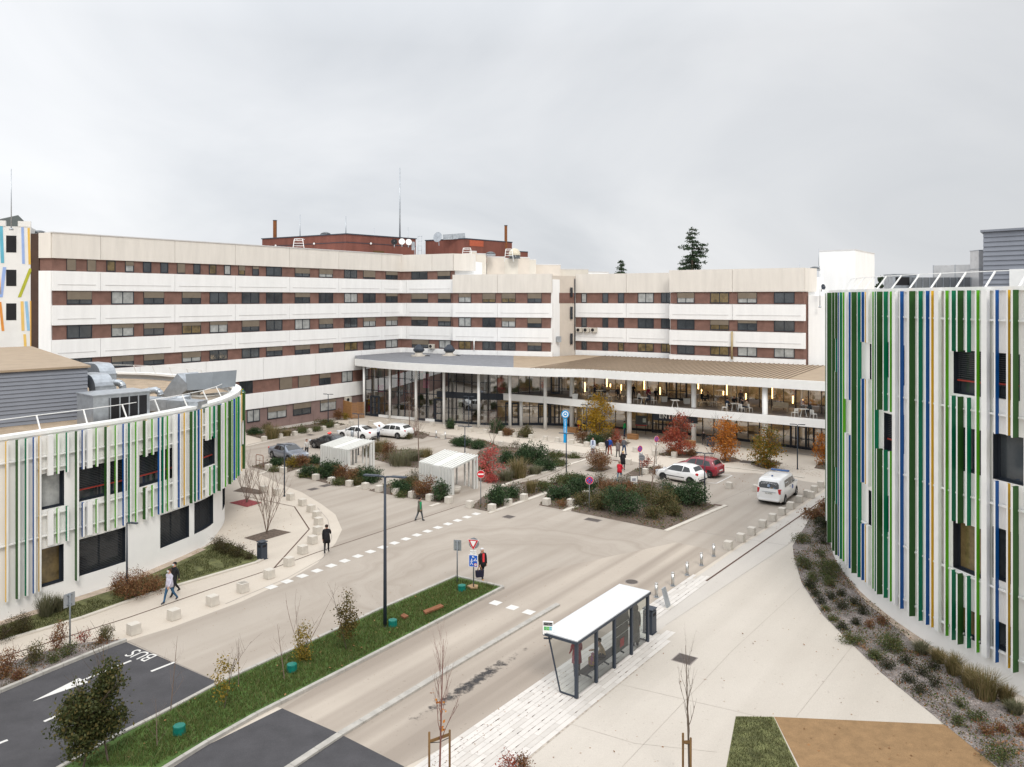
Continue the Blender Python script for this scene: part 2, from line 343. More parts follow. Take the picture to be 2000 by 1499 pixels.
# carriageway
road = [(246, 1253), (335, 1226), (470, 1176), (560, 1135), (620, 1100), (655, 1062), (668, 1035), (655, 1005), (628, 985), (590, 962), (545, 945), (487, 915), (470, 880), (485, 868), (600, 842), (700, 829), (860, 847), (1000, 866), (1200, 894), (1300, 915), (1480, 925), (1600, 945), (1619, 950), (1580, 975), (1420, 1080), (1345, 1130), (1150, 1270), (860, 1463), (790, 1499), (640, 1580), (380, 1580), (500, 1499)]
sheet('road', road + [(560, 1388), (430, 1335)], 0.0, M['road'])
sheet('bus_lane', [(551, 1384), (672, 1311), (985, 1152), (1040, 1120), (1180, 1090), (1320, 1060), (1420, 1080), (1345, 1130), (1150, 1270), (860, 1463), (790, 1499), (660, 1432)], 0.002, M['lane'])
sheet('entrance_apron', [(485, 845), (690, 818), (710, 812), (830, 826), (935, 835), (1120, 838), (1230, 855), (1400, 868), (1700, 905), (1700, 870), (1400, 825), (1100, 800), (700, 790)], 0.002, M['apron'])
sheet('bus_road_asphalt', [(246, 1254), (430, 1335), (335, 1386), (225, 1441), (125, 1499), (0, 1580), (-500, 1800), (-800, 1650), (-400, 1440), (0, 1355), (82, 1320), (160, 1288)], 0.004, M['asphalt'])
sheet('bus_bay_asphalt', [(551, 1384), (660, 1432), (790, 1498), (600, 1600), (200, 1900), (-100, 1800), (180, 1600), (405, 1456)], 0.004, M['asphalt'])
sheet('walkway_strip', [(960, 1560), (1076, 1406), (1150, 1344), (1288, 1240), (1550, 1058), (1619, 1010), (1619, 955), (1440, 1072), (1360, 1128), (1150, 1280), (900, 1440), (760, 1540)], 0.004, M['strip'])
sheet('plaza', [(900, 1600), (960, 1520), (1076, 1406), (1150, 1344), (1300, 1223), (1550, 1058), (1620, 1009), (1660, 1040), (1660, 1250), (1850, 1420), (2000, 1499), (2300, 1700), (1200, 1900)], 0.008, M['plaza'])
sheet('playground', [(1512, 1401), (1846, 1416), (1911, 1470), (1950, 1502), (2060, 1600), (1612, 1600)], 0.012, M['playground'])
sheet('lawn_patch', [(1437, 1400), (1511, 1401), (1558, 1499), (1610, 1600), (1400, 1600)], 0.012, M['drygrass'])
# long white paving tiles along the bus stop
def tileband():
    mb = MB(); a, b = P(790, 1512), P(1358, 1120); d = (b - a).normalized(); n = Vector((d.y, -d.x, 0)); Lt = (b - a).length; rnd = random.Random(3)
    rows = 12
    for r in range(rows):
        t = -1.2 + rnd.random()
        while t < Lt:
            ln = rnd.choice((0.8, 1.0, 1.2)); wd = 0.205
            lim = Lt if r < 5 else Lt * 0.66
            if t + ln > lim: break
            o = r * (wd + 0.016)
            k = 0 if rnd.random() < .7 else 1
            mb.face([a + d * t + n * o + Vector((0, 0, .017)), a + d * t + n * (o + wd) + Vector((0, 0, .017)), a + d * (t + ln - .008) + n * (o + wd) + Vector((0, 0, .017)), a + d * (t + ln - .008) + n * o + Vector((0, 0, .017))], k)
            t += ln
    for q in range(170):
        r = rnd.randrange(1, rows); t = rnd.random() * (Lt * .62 if r > 4 else Lt) - .5; ln = rnd.uniform(.04, .26); o = r * (wd + .016) - .008; e = rnd.uniform(.010, .024)
        mb.face([a + d * t + n * (o - e) + Vector((0, 0, .0195)), a + d * t + n * (o + e) + Vector((0, 0, .0195)), a + d * (t + ln) + n * (o + e * .4) + Vector((0, 0, .0195)), a + d * (t + ln) + n * (o - e * .4) + Vector((0, 0, .0195))], 2)
    o = mb.build('paving_tiles', [mat('white_tile', (0.60, 0.565, 0.525), 0.7, 0.05, 2, fine=0.03), mat('white_tile_grey', (0.54, 0.505, 0.465), 0.7, 0.05, 2, fine=0.03), mat('joint_dirt', (0.09, 0.06, 0.04), .9, .3, 9)]); o['kind'] = 'structure'
    sheet_pts = [a - d * 1.5, a - d * 1.5 + n * 2.75, a + d * (Lt * .66 - 1.3) + n * 2.66, a + d * (Lt * .66 - 1.3) + n * 1.09, a + d * (Lt - 1.25) + n * 1.09, a + d * (Lt - 1.25)]
    m2 = MB(); m2.face([p + Vector((0, 0, .012)) for p in sheet_pts][::-1]); o2 = m2.build('tile_joints', mat('tile_joint', (0.40, 0.35, 0.295), 0.9, 0.3, 6)); o2['kind'] = 'structure'
    return a, b, d, n
TA, TB, TD, TN = tileband()
# markings
def marks():
    mb = MB(); a, b = P(530, 1147), P(930, 1004); n = 18
    def sq(c, s, l):
        mb.face([c - D1 * l / 2 - D2 * -s / 2 + Vector((0, 0, .005)), c - D1 * l / 2 - D2 * s / 2 + Vector((0, 0, .005)), c + D1 * l / 2 - D2 * s / 2 + Vector((0, 0, .005)), c + D1 * l / 2 + D2 * s / 2 + Vector((0, 0, .005))][::-1])
    for i in range(n): sq(a.lerp(b, i / (n - 1)), 0.5, 0.5)
    for q in ((968, 1178), (1001, 1187), (1033, 1196)): sq(P(*q), 0.5, 0.5)
    o = mb.build('crossing_squares', M['mark']); o['kind'] = 'structure'
    mb = MB()
    def ln(p, q, wd):
        p, q = P(*p), P(*q); d = (q - p).normalized(); k = Vector((-d.y, d.x, 0)) * wd / 2; e = Vector((0, 0, .008)); mb.face([p - k + e, q - k + e, q + k + e, p + k + e])
    for p, q in (((295, 1312), (341, 1294)), ((86, 1410), (135, 1388)), ((-60, 1475), (15, 1446)), ((160, 1330), (256, 1291))): ln(p, q, 0.13)
    mb.face([P(*q) + Vector((0, 0, .008)) for q in ((63, 1371), (173, 1333), (154, 1325))])
    for p, q in (((1402, 926), (1430, 929)), ((1430, 929), (1400, 944.5)), ((1400, 944.5), (1380, 943)), ((1310, 949), (1352, 956))): ln(p, q, 0.12)
    for p, q in (((815, 893), (945, 880)), ((780, 930), (860, 918))): pass
    o = mb.build('lane_markings', M['mark']); o['kind'] = 'structure'
    c = P(277, 1280); bd = P(302, 1287.5) - P(254, 1273.5); m4 = Matrix.Translation(c + Vector((0, 0, .009))) @ Matrix.Rotation(math.atan2(bd.y, bd.x) + math.pi, 4, 'Z') @ Matrix.Diagonal((1.0, 1.25, 1, 1))
    t = textmesh('BUS', 0.78, M['mark'], None, 'bus_marking', m4, ext=0.0); t['kind'] = 'structure'
marks()
# joints in the plaza and drains
strips('plaza_joints', [[(1215, 1499), (1432, 1270), (1562, 1150)], [(1555, 1401), (1665, 1262)], [(1075, 1403), (1240, 1453), (1400, 1470)], [(1300, 1222), (1550, 1057)], [(1500, 1030), (1620, 1045)], [(1213, 1338), (1480, 1400)]], 0.016, 0.0125, mat('plaza_joint', (.36, .32, .275), .85, .1))
strips('road_joints', [[(440, 1180), (560, 1130), (632, 1090), (648, 1050), (640, 1015), (620, 992)], [(1050, 990), (1500, 1060), (1700, 1090)], [(1360, 1000), (1480, 948)], [(250, 1253), (430, 1334)]], 0.03, 0.005, M['joint'])
dl = strips('drain_channel', [[(0, 1285), (250, 1207), (400, 1155), (515, 1117), (620, 1079), (887, 992)]], 0.07, 0.006, M['drain'], kind=None)
tag(dl, 'long thin dark drain slot along the left walkway and across the road', 'drain')
dl = strips('drain_channel', [[(880, 994), (965, 968), (1085, 923), (1170, 880)]], 0.06, 0.006, M['drain'], kind=None)
tag(dl, 'thin dark drain slot on the path between the planters', 'drain')
dl = strips('drain_channel', [[(536, 1109), (604, 1034), (575, 990), (475, 969)]], 0.08, 0.006, M['drain'], kind=None)
tag(dl, 'zigzag dark drain slot beside the bare young trees', 'drain')
dl = strips('drain_channel', [[(1275, 1208), (1445, 1090), (1616, 971)]], 0.10, 0.0135, M['drain'], kind=None)
tag(dl, 'long reddish brown drain slot along the right walkway behind the bollards', 'drain')
dl = strips('drain_channel', [[(836, 852), (885, 858)]], 0.35, 0.006, M['drain'], kind=None); tag(dl, 'short rusty drain grate beside two steel bollards', 'drain')
dl = strips('drain_channel', [[(1393, 986), (1421, 989)]], 0.35, 0.006, M['drain'], kind=None); tag(dl, 'short dark drain grate at the corner of the big planting bed', 'drain')
dl = strips('drain_channel', [[(1196, 899), (1222, 903)]], 0.35, 0.006, M['drain'], kind=None); tag(dl, 'short rusty drain grate near the strollers by the entrance', 'drain')
def cover(px, py, wx, wy, label, rot=A2, rnd=False):
    c = P(px, py); e = empty('drain_cover', (c.x, c.y, 0), label, 'drain cover', None, rot); mb = MB()
    zt = 0.017
    if rnd: mb.lathe((0, 0, 0), [(wx / 2, 0.002), (wx / 2, zt)], 20, 0, False)
    else: mb.box((0, 0, zt / 2 + .001), (wx, wy, zt), 0)
    mb.build('plate', M['iron'], e); f = MB()
    if rnd:
        f.lathe((0, 0, 0), [(wx / 2 + .05, 0.001), (wx / 2 + .05, zt - .004)], 20, 0, False)
    else: f.box((0, 0, zt / 2 - .001), (wx + .1, wy + .1, zt - .004))
    f.build('rim', M['joint'], e)
for a in ((1337, 1288, .75, .75, 'square dark drain cover in the cream plaza behind the staked bare tree'), (1158, 1016, 1.0, .55, 'wide brown drain cover in the road before the big dark shrub bed'), (993.5, 1010, .62, .6, 'small brown drain cover in the road before the planter corner'), (636, 949, .6, .8, 'left drain cover of the pair beside the cubes of the front planter'), (611.5, 956, .55, .7, 'drain cover near the tall double lamp, lower of two'), (606, 850, .8, .6, 'brown drain cover behind the silver sedan'), (1461, 903, 1.3, 1.1, 'large brown doormat grating by the glass doors, left one'), (1482, 905, 1.2, 1.1, 'large brown doormat grating by the glass doors, right one')): cover(*a)
cover(1233.5, 1137, .62, .62, 'round iron manhole cover in the road beside the bus shelter', 0, True)
# ---------------- kerbs
def kerb(name, pts, label, wd=0.16, h=0.12, closed=False, z=0.0):
    q = [P(*p) for p in pts]
    mb = MB(); seg = 1.0
    for i in range(len(q) - 1 if not closed else len(q)):
        a, b = q[i], q[(i + 1) % len(q)]; d = (b - a); Ls = d.length; d.normalize(); n = Vector((-d.y, d.x, 0)) * wd / 2; k = max(1, round(Ls / seg))
        for j in range(k):
            u, v = a + d * (Ls * j / k + .006), a + d * (Ls * (j + 1) / k - .006)
            mb.hexa([p + Vector((0, 0, e)) for e in (z - .05, z + h) for p in (u + n, u - n, v - n, v + n)])
    o = mb.build(name, M['kerb'], bevel=0.015); tag(o, kind='structure'); return o
kerb('median_kerb', [(40, 1550), (125, 1499), (225, 1443), (335, 1387), (430, 1336), (500, 1304), (615, 1252), (732, 1197), (890, 1128), (983, 1149), (672, 1311), (500, 1399), (405, 1453), (200, 1580)], '')
kerb('island_kerb', [(1090, 1182), (880, 1306), (664, 1437), (570, 1499), (420, 1600)], '', 0.26, 0.085)
kerb('bed_kerb', [(-300, 1490), (0, 1353), (82, 1318), (160, 1286), (205, 1268), (246, 1253)], '', 0.18, 0.13)
strips('walkway_edge', [[(-200, 1320), (0, 1255), (75, 1233), (160, 1208), (250, 1176), (325, 1151), (500, 1100), (512, 1094)]], 0.22, 0.0, M['paleedge'], h=0.07)
strips('bed_edge', [[(980, 949), (1148, 897)], [(955, 1003), (1073, 962)], [(1300, 1038), (1418, 988)], [(1100, 999), (1170, 975)], [(640, 940), (676, 928)], [(506, 927), (560, 908)], [(695, 953), (720, 945)], [(840, 990), (858, 984)]], 0.30, 0.0, M['paleedge'], h=0.05)
strips('upper_kerb', [[(484, 872), (600, 844), (690, 829)], [(930, 846), (1010, 853), (1070, 863), (1140, 872), (1215, 881)], [(1300, 892), (1400, 911), (1500, 922), (1570, 934)]], 0.25, 0.0, M['paleedge'], h=0.05)
# ---------------- planting beds
BEDS = {}
def bed(name, pts, z, m):
    o = sheet(name, pts, z, m); BEDS.setdefault(name, []).append([P(a, b) for a, b in pts]); return o
median = [(60, 1540), (125, 1498), (225, 1442), (335, 1386), (430, 1335), (500, 1303), (615, 1251), (732, 1196), (890, 1127), (982, 1148), (672, 1309), (500, 1397), (405, 1451), (230, 1560)]
bed('median_soil', median, 0.06, M['turf'])
bed('lawn_soil', [(0, 1252), (75, 1231), (160, 1206), (250, 1174), (325, 1149), (500, 1099), (510, 1092), (478, 1076), (445, 1062), (412, 1064), (320, 1112), (217, 1152), (0, 1221), (-200, 1290), (-200, 1320)], 0.03, M['drygrass'])
bed('planting_bed', [(0, 1351), (82, 1316), (160, 1284), (246, 1252), (240, 1251), (195, 1254), (140, 1261), (82, 1276), (15, 1297), (-60, 1330), (-300, 1450), (-300, 1488)], 0.05, M['gravel'])
for pl in (CR(460, 680, [(120, 930), (280, 970), (400, 975), (560, 920), (650, 930), (640, 870), (380, 860), (200, 900)]),
           CR(460, 680, [(460, 1000), (640, 1040), (760, 1070), (900, 1085), (1000, 1060), (1150, 1030), (1100, 990), (900, 950), (650, 900), (560, 960)]),
           CR(460, 680, [(1040, 1115), (1300, 1165), (1500, 1195), (1620, 1210), (1700, 1180), (1600, 1120), (1430, 1000), (1300, 1030), (1170, 1070)]),
           CR(460, 680, [(1110, 880), (1260, 920), (1430, 940), (1440, 860), (1560, 840), (1400, 790), (1180, 800), (1100, 740), (990, 800), (1000, 850)]),
           CR(920, 680, [(60, 1040), (240, 1075), (420, 1010), (640, 920), (760, 905), (620, 850), (380, 780), (200, 770), (60, 810), (30, 900)]),
           CR(920, 680, [(0, 1250), (140, 1280), (270, 1230), (440, 1170), (600, 1110), (640, 1060), (500, 1030), (300, 1070), (80, 1170)]),
           CR(920, 680, [(530, 1230), (720, 1265), (820, 1200), (980, 1090), (1000, 1040), (860, 990), (740, 1000), (640, 1060), (590, 1150)]),
           CR(920, 680, [(780, 1275), (1520, 1425), (1910, 1235), (1780, 1180), (1500, 1060), (1250, 1020), (1000, 1030), (880, 1130)]),
           CR(920, 680, [(890, 960), (1000, 975), (1110, 940), (1000, 905)]),
           CR(920, 680, [(600, 830), (760, 865), (900, 860), (640, 808)]), CR(920, 680, [(0, 770), (130, 782), (215, 765), (100, 720), (0, 735)]),
           CR(460, 680, [(1660, 740), (1830, 790), (1960, 780), (1760, 700)]),
           CR(460, 680, [(90, 680), (240, 720), (350, 690), (480, 660), (880, 605), (800, 585), (640, 590), (300, 640), (90, 655)]),
           CR(920, 680, [(1180, 1000), (1260, 1010), (1500, 960), (1420, 930), (1300, 940)]),
           CR(920, 680, [(830, 740), (900, 755), (1010, 770), (1200, 765), (1250, 740), (1100, 715), (900, 710)]),
           CR(920, 680, [(1460, 835), (1560, 860), (1740, 860), (1780, 820), (1560, 795)]),
           [(1412, 905), (1450, 901), (1432, 893), (1405, 897)], [(1466, 908), (1500, 917), (1530, 905), (1490, 897)], [(1590, 915), (1640, 922), (1640, 905), (1600, 903)],
           [(790, 852), (826, 858), (840, 850), (815, 842)], [(876, 838), (890, 838), (896, 832), (872, 832)], [(955, 845), (1000, 853), (1006, 842), (960, 836)], [(1008, 855), (1040, 857), (1040, 846), (1010, 846)]):
    bed('planting_bed', pl, 0.012, M['soil'])
bed('tree_pit', CR(400, 950, [(190, 130), (330, 165), (450, 130), (320, 100)]), 0.012, M['redmulch'])
bed('tree_pit', CR(400, 950, [(305, 405), (420, 435), (675, 360), (540, 335)]), 0.012, M['soil'])
bed('tree_pit', CR(400, 950, [(220, 40), (420, 65), (500, 45), (300, 5)]), 0.012, M['soil'])
GB = [(1600, 985), (1548, 1067), (1551, 1092), (1566, 1140), (1607, 1202), (1665, 1260), (1720, 1314), (1846, 1417), (1911, 1470), (1960, 1508), (2080, 1600), (2300, 1500), (2060, 1425), (2000, 1392), (1900, 1330), (1800, 1262), (1700, 1180), (1660, 1125), (1640, 1080), (1626, 1010)]
bed('gravel_bed', GB, 0.016, M['gravel'])
strips('gravel_margin', [[(1628, 1050), (1645, 1095), (1665, 1132), (1702, 1178), (1802, 1260), (1902, 1328), (2002, 1390), (2062, 1424)], ], 0.55, 0.021, M['sandstrip'])
strips('gravel_margin', [[(-100, 1253), (0, 1219), (217, 1151), (312, 1111), (395, 1073)]], 0.6, 0.036, M['sandstrip'])
# dark tyre and oil stain on the bus lane
def stain():
    m = bpy.data.materials.new('oil_stain'); m.use_nodes = True; t = m.node_tree; b = t.nodes['Principled BSDF']; b.inputs['Base Color'].default_value = (0.035, 0.033, 0.035, 1); b.inputs['Roughness'].default_value = 0.8
    tcn = t.nodes.new('ShaderNodeTexCoord'); n = t.nodes.new('ShaderNodeTexNoise'); n.inputs['Scale'].default_value = 2.8; n.inputs['Detail'].default_value = 9; n.inputs['Roughness'].default_value = .72; t.links.new(tcn.outputs['Object'], n.inputs[0])
    r = t.nodes.new('ShaderNodeMapRange'); r.inputs[1].default_value = .44; r.inputs[2].default_value = .60; r.inputs[3].default_value = 0; r.inputs[4].default_value = .8; t.links.new(n.outputs['Fac'], r.inputs[0]); t.links.new(r.outputs[0], b.inputs['Alpha'])
    a_, b_ = P(745, 1448), P(1062, 1244); ang = math.atan2(b_.y - a_.y, b_.x - a_.x); c_ = (a_ + b_) / 2; Ln = (b_ - a_).length / 2
    mp = t.nodes.new('ShaderNodeMapping'); mp.vector_type = 'TEXTURE'; mp.inputs['Location'].default_value = c_; mp.inputs['Rotation'].default_value = (0, 0, ang); mp.inputs['Scale'].default_value = (Ln, .55, 1); t.links.new(tcn.outputs['Object'], mp.inputs[0])
    ln = t.nodes.new('ShaderNodeVectorMath'); ln.operation = 'LENGTH'; t.links.new(mp.outputs[0], ln.inputs[0])
    fo = t.nodes.new('ShaderNodeMapRange'); fo.inputs[1].default_value = .1; fo.inputs[2].default_value = 1.0; fo.inputs[3].default_value = .10; fo.inputs[4].default_value = -.22; t.links.new(ln.outputs['Value'], fo.inputs[0])
    ad = t.nodes.new('ShaderNodeMath'); ad.operation = 'ADD'; t.links.new(n.outputs['Fac'], ad.inputs[0]); t.links.new(fo.outputs[0], ad.inputs[1]); t.links.new(ad.outputs[0], r.inputs[0])
    strips('oil_stain', [[(745, 1448), (1062, 1244)]], 1.2, 0.006, m)
stain()
# ================================================================ MAIN HOSPITAL WINGS
WR = [(18.67, 17.5), (15.7, 14.35), (12.53, 11.19), (9.42, 8.22), (5.74, 4.25), (2.45, 0.95)]
RN = random.Random(11)
LIT = mat('lit_window', (0.16, 0.115, 0.05), 0.15, 0.5, 1.2, spec=0.6)
SKYW = mat('sky_reflection_pane', (0.36, 0.37, 0.36), 0.25, 0.25, 1.5, spec=0.6)  # pale sky reflection put into the base colour of the pane
class Wing:
    def __init__(s, p0, p1, label):
        s.p0, s.p1 = Vector((p0[0], p0[1], 0)), Vector((p1[0], p1[1], 0)); s.u = (s.p1 - s.p0).normalized(); s.n = Vector((s.u.y, -s.u.x, 0)); s.L = (s.p1 - s.p0).length
        s.root = None
    def pt(s, t, d, z): return s.p0 + s.u * t + s.n * d + Vector((0, 0, z))
    def t(s, px):
        k = (px - 1000) / F; a = s.p0.x - k * s.p0.y; b = s.u.x - k * s.u.y; return -a / b
    def bx(s, mb, t0, t1, d0, d1, z0, z1, m=0):
        mb.hexa([s.pt(t, d, z) for z in (z0, z1) for t, d in ((t0, d1), (t1, d1), (t1, d0), (t0, d0))], m)
    def window(s, t0, t1, z0, z1, blind=None, mull=1, kind=0):
        mb = MB(); fw = 0.07
        s.bx(mb, t0, t1, 0.01, 0.07, z0, z0 + fw * 1.4); s.bx(mb, t0, t1, 0.01, 0.07, z1 - fw, z1)
        s.bx(mb, t0, t0 + fw, 0.01, 0.07, z0 + fw * 1.4, z1 - fw); s.bx(mb, t1 - fw, t1, 0.01, 0.07, z0 + fw * 1.4, z1 - fw)
        for k in range(mull):
            tm = t0 + (t1 - t0) * (k + 1) / (mull + 1); s.bx(mb, tm - fw / 2, tm + fw / 2, 0.01, 0.065, z0 + fw * 1.4, z1 - fw)
        wo_ = mb.build('window', M['frame'], s.root, True)
        p = MB(); p.face([s.pt(t0 + fw, .025, z0 + fw), s.pt(t1 - fw, .025, z0 + fw), s.pt(t1 - fw, .025, z1 - fw), s.pt(t0 + fw, .025, z1 - fw)])
        p.build('pane', (M['pane'], LIT, SKYW)[kind], wo_, True)
        if blind:
            b = MB(); s.bx(b, t0 + fw * .5, t1 - fw * .5, 0.03, 0.085, z1 - (z1 - z0) * blind, z1 - .02); b.build('blind', M['blind'], wo_, True)
def band(wg, name, t0, t1, z0, z1, m, joints, d0=-0.25, d1=0.16, lip=True):
    mb = MB(); js = sorted([j for j in joints if t0 + .3 < j < t1 - .3]); ed = [t0] + js + [t1]
    for a, b in zip(ed, ed[1:]):
        g = 0.02
        wg.bx(mb, a + (g if a != t0 else 0), b - (g if b != t1 else 0), d0 + .05, d1, z0, z1, 0)
        if lip: wg.bx(mb, a + .45, b - .45, d1 + .002, d1 + .03, z0 + (z1 - z0) * .30, z0 + (z1 - z0) * .30 + .05, 1)
    wg.bx(mb, t0, t1, d0, d0 + .05, z0 + .01, z1 - .01, 2)
    return mb.build(name, [m, M['lip'], M['joint']], wg.root, True)
M['lip'] = mat('band_groove', (0.62, 0.61, 0.60), 0.8, 0.04)
def wing_rows(wg, rows, joints, t0, t1, seed, btop, bz, blinds=0.62, mm=None):
    rn = random.Random(seed)
    for ri, lst in rows.items():
        zt, zb = WR[ri]
        for q in lst:
            a, b = wg.t(q[0]), wg.t(q[1]); k = rn.random(); bl = None
            if k < blinds: bl = rn.choice((0.3, 0.38, 0.42, 0.5, 0.55, 0.62))
            if len(q) > 2: bl = q[2]
            r = rn.random(); kd = 1 if r < .10 else (2 if r < .42 else 0)
            wg.window(a, b, zb + .06, zt - .03, bl, 1 if (b - a) > 1.3 else 0, kd)
# ---- left wing -------------------------------------------------
A = Wing((-41.8, 72.5), (-15.3, 109.8), 'A')
A.root = empty('hospital_wing', (A.p0.x, A.p0.y, 0), 'long left hospital wing, white bands with brown window strips, cream parapet, nearest the coloured tower', 'building', 'hospital wings of the main block')
jA = [A.t(x) for x in (195, 272, 340, 401, 458, 513, 564, 615, 660, 704, 744)]
mb = MB(); A.bx(mb, 0.05, A.L + 3, -16, -0.26, 0, 20.0); wl = mb.build('wall', M['white'], A.root, True)
mb = MB()
for zt, zb in WR[:4]: A.bx(mb, 0.0, A.L - .0, -.25, 0.0, zb, zt)
A.bx(mb, 0, A.L - 6, -.25, 0.0, WR[4][1], WR[4][0])
mb.build('brick_strip', M['brick'], A.root, True)
mb = MB(); A.bx(mb, 0, A.L - 6, -.25, 0.0, 0, 2.6); 
for q in (497, 515, 540, 566, 590, 612, 640, 660): A.bx(mb, A.t(q) - .03, A.t(q) + .03, 0, .03, 0, .95)
mb.build('ground_floor_wall', M['brownwall'], A.root, True)
band(A, 'spandrel_band', -.1, A.L - .1, 18.67, 20.95, M['cream'], jA[::2], lip=False)
for z0, z1 in ((15.7, 17.5), (12.53, 14.35), (9.42, 11.19)): band(A, 'spandrel_band', -.1, A.L - .1, z0, z1, M['white'], jA[::2])
band(A, 'spandrel_band', -.1, A.L - .1, 5.74, 8.22, M['white'], jA[1::2], lip=False)
band(A, 'spandrel_band', -.1, A.L - 7, 2.5, 4.25, M['white'], jA[1::2], lip=False)
mb = MB(); A.bx(mb, -.2, A.L + .1, -1.2, .22, 20.952, 21.05); mb.build('coping', M['lip'], A.root, True)
std = [(130, 179), (217, 261), (280, 320), (355, 392), (409, 444), (472, 506), (519.5, 551), (575.5, 605), (622.5, 650), (672, 697.5), (709, 733), (753, 776)]
r4 = [(129.5, 148, .97), (169.5, 187, .97), (207.5, 225, None), (244, 261, .4), (279, 295, None), (313, 328, None), (345.5, 361, .9), (377.5, 391, None), (408, 422, None), (437.5, 450, None), (465.5, 478, .5), (492.5, 505, .3), (519.5, 550, None), (575.5, 604.5, .6), (622.5, 649.5, .6), (672, 697, None), (709, 732.5, .8), (753, 776, .45)]
wing_rows(A, {0: r4, 1: std, 2: std, 3: std[0:], 4: [(467, 493, None), (545.5, 570, .98), (582, 606, .98), (623, 645, .4), (667, 688, None)], 5: [(482, 507, None), (522, 559, .4), (572, 607, .45), (625, 656, .25)]}, jA, 0, A.L, 3, 0, 0)
mb = MB(); px_ = at(68, 600, 73); mb.prism([(-43.87, 72.6), (-43.07, 72.5), (-43.07, 80), (-43.87, 80)], 0, 20.9); 
mb.build('brown_end_wall', mat('dark_brown_wall', (0.075, 0.045, 0.033), 0.8, 0.1, fine=.08), A.root, True)
mb = MB(); mb.prism([(-43.05, 72.42), (-41.9, 72.36), (-41.9, 80), (-43.05, 80)], 0, 17.5, 0); mb.prism([(-43.05, 72.42), (-41.9, 72.36), (-41.9, 80), (-43.05, 80)], 18.67, 20.95, 1); mb.prism([(-43.04, 72.6), (-41.9, 72.56), (-41.9, 80), (-43.04, 80)], 17.5, 18.67, 2)
mb.build('end_wall', [M['white'], M['cream'], M['brick']], A.root, True)
# ---- centre wing ------------------------------------------------
B = Wing((-15.3, 109.8), (-7.75, 105.9), 'B'); B2 = Wing((-7.75, 105.2), (5.05, 100.9), 'B2')
B.root = empty('hospital_wing', (-7.75, 108, 0), 'central hospital wing, stepped cream parapets, straight above the grey entrance roof', 'building', 'hospital wings of the main block'); B2.root = B.root
mb = MB(); mb.prism([(-15.2, 110.1), (-7.7, 106.2), (-5.5, 107), (-1, 122), (-14, 124)], 0, 20.0); mb.prism([(-7.7, 105.5), (5.0, 101.2), (8.2, 105), (9, 122), (-5, 122)], 0, 17.4); 
mb.prism([(5.1, 101.6), (6.95, 103.3), (8.35, 104.6), (9.5, 112), (5.1, 112)], 7.2, 17.9, 1)
mb.build('wall', [M['white'], mat('beige_wall', (0.62, 0.555, 0.48), .8, .05, .6)], B.root, True)
mb = MB()
for zt, zb in WR[:4]: B.bx(mb, 0, B.L, -.28, 0, zb, zt)
for zt, zb in WR[1:4]: B2.bx(mb, 0, B2.L - .2, -.3, 0, zb, zt)
mb.prism([(5.0, 101.5), (6.9, 103.22), (8.3, 104.52), (8.3, 106), (5, 106)], 14.35, 15.7)
mb.build('brick_strip', M['brick'], B.root, True)
jB = [B.t(x) for x in (795, 845)]; jB2 = [B2.t(x) for x in (972,)]
band(B, 'spandrel_band', 0.1, B.L + .0, 18.67, 20.95, M['cream'], jB[1:], lip=False)
for z0, z1 in ((15.7, 17.5), (12.53, 14.35), (9.42, 11.19), (7.4, 8.22)): band(B, 'spandrel_band', 0.1, B.L - .05, z0, z1, M['white'], jB[:1], lip=z0 > 8)
band(B2, 'spandrel_band', -.05, B2.L, 15.7, 18.1, M['cream'], jB2, lip=False)
for z0, z1 in ((12.53, 14.35), (9.42, 11.19), (7.3, 8.22)): band(B2, 'spandrel_band', -.05, B2.L + .1, z0, z1, M['white'], jB2, lip=z0 > 8)
wb = [(804, 836), (856, 881)]
wing_rows(B, {0: [(804, 835, None), (855, 880, .6)], 1: [(804, 836, .6), (856, 881, .6)], 2: [(804, 836, .35), (856, 881, .45)], 3: [(805, 838, .6), (858, 881, None)]}, jB, 0, B.L, 5, 0, 0)
w2 = [(896, 920.5), (942.5, 968), (980, 1007), (1030.5, 1058)]
wing_rows(B2, {1: w2, 2: w2, 3: w2}, jB2, 0, B2.L, 9, 0, 0)
mb = MB(); mb.prism([(-7.75, 105.6), (-5.2, 106.6), (-4.9, 107.5), (-7.7, 108)], 18.67, 20.93); mb.build('parapet_return', M['cream'], B.root, True)
mb = MB()
for z0, z1 in ((15.2, 16.4), (12.3, 13.9), (9.0, 10.4)):
    a_, b_ = at(1114, 0, 103.9), at(1118.5, 0, 104.3); mb.hexa([(a_.x, a_.y - .25, z0), (b_.x, b_.y - .25, z0), (b_.x, b_.y + .3, z0), (a_.x, a_.y + .3, z0), (a_.x, a_.y - .25, z1), (b_.x, b_.y - .25, z1), (b_.x, b_.y + .3, z1), (a_.x, a_.y + .3, z1)])
mb.build('slit_window', M['frame'], B.root, True)
mb = MB(); c = at(1091.5, 663, 102.0); mb.box((c.x, c.y - .1, c.z), (.6, .3, .75), rz=A1 - 1.0); mb.build('vent_grille', M['metal'], B.root, True)
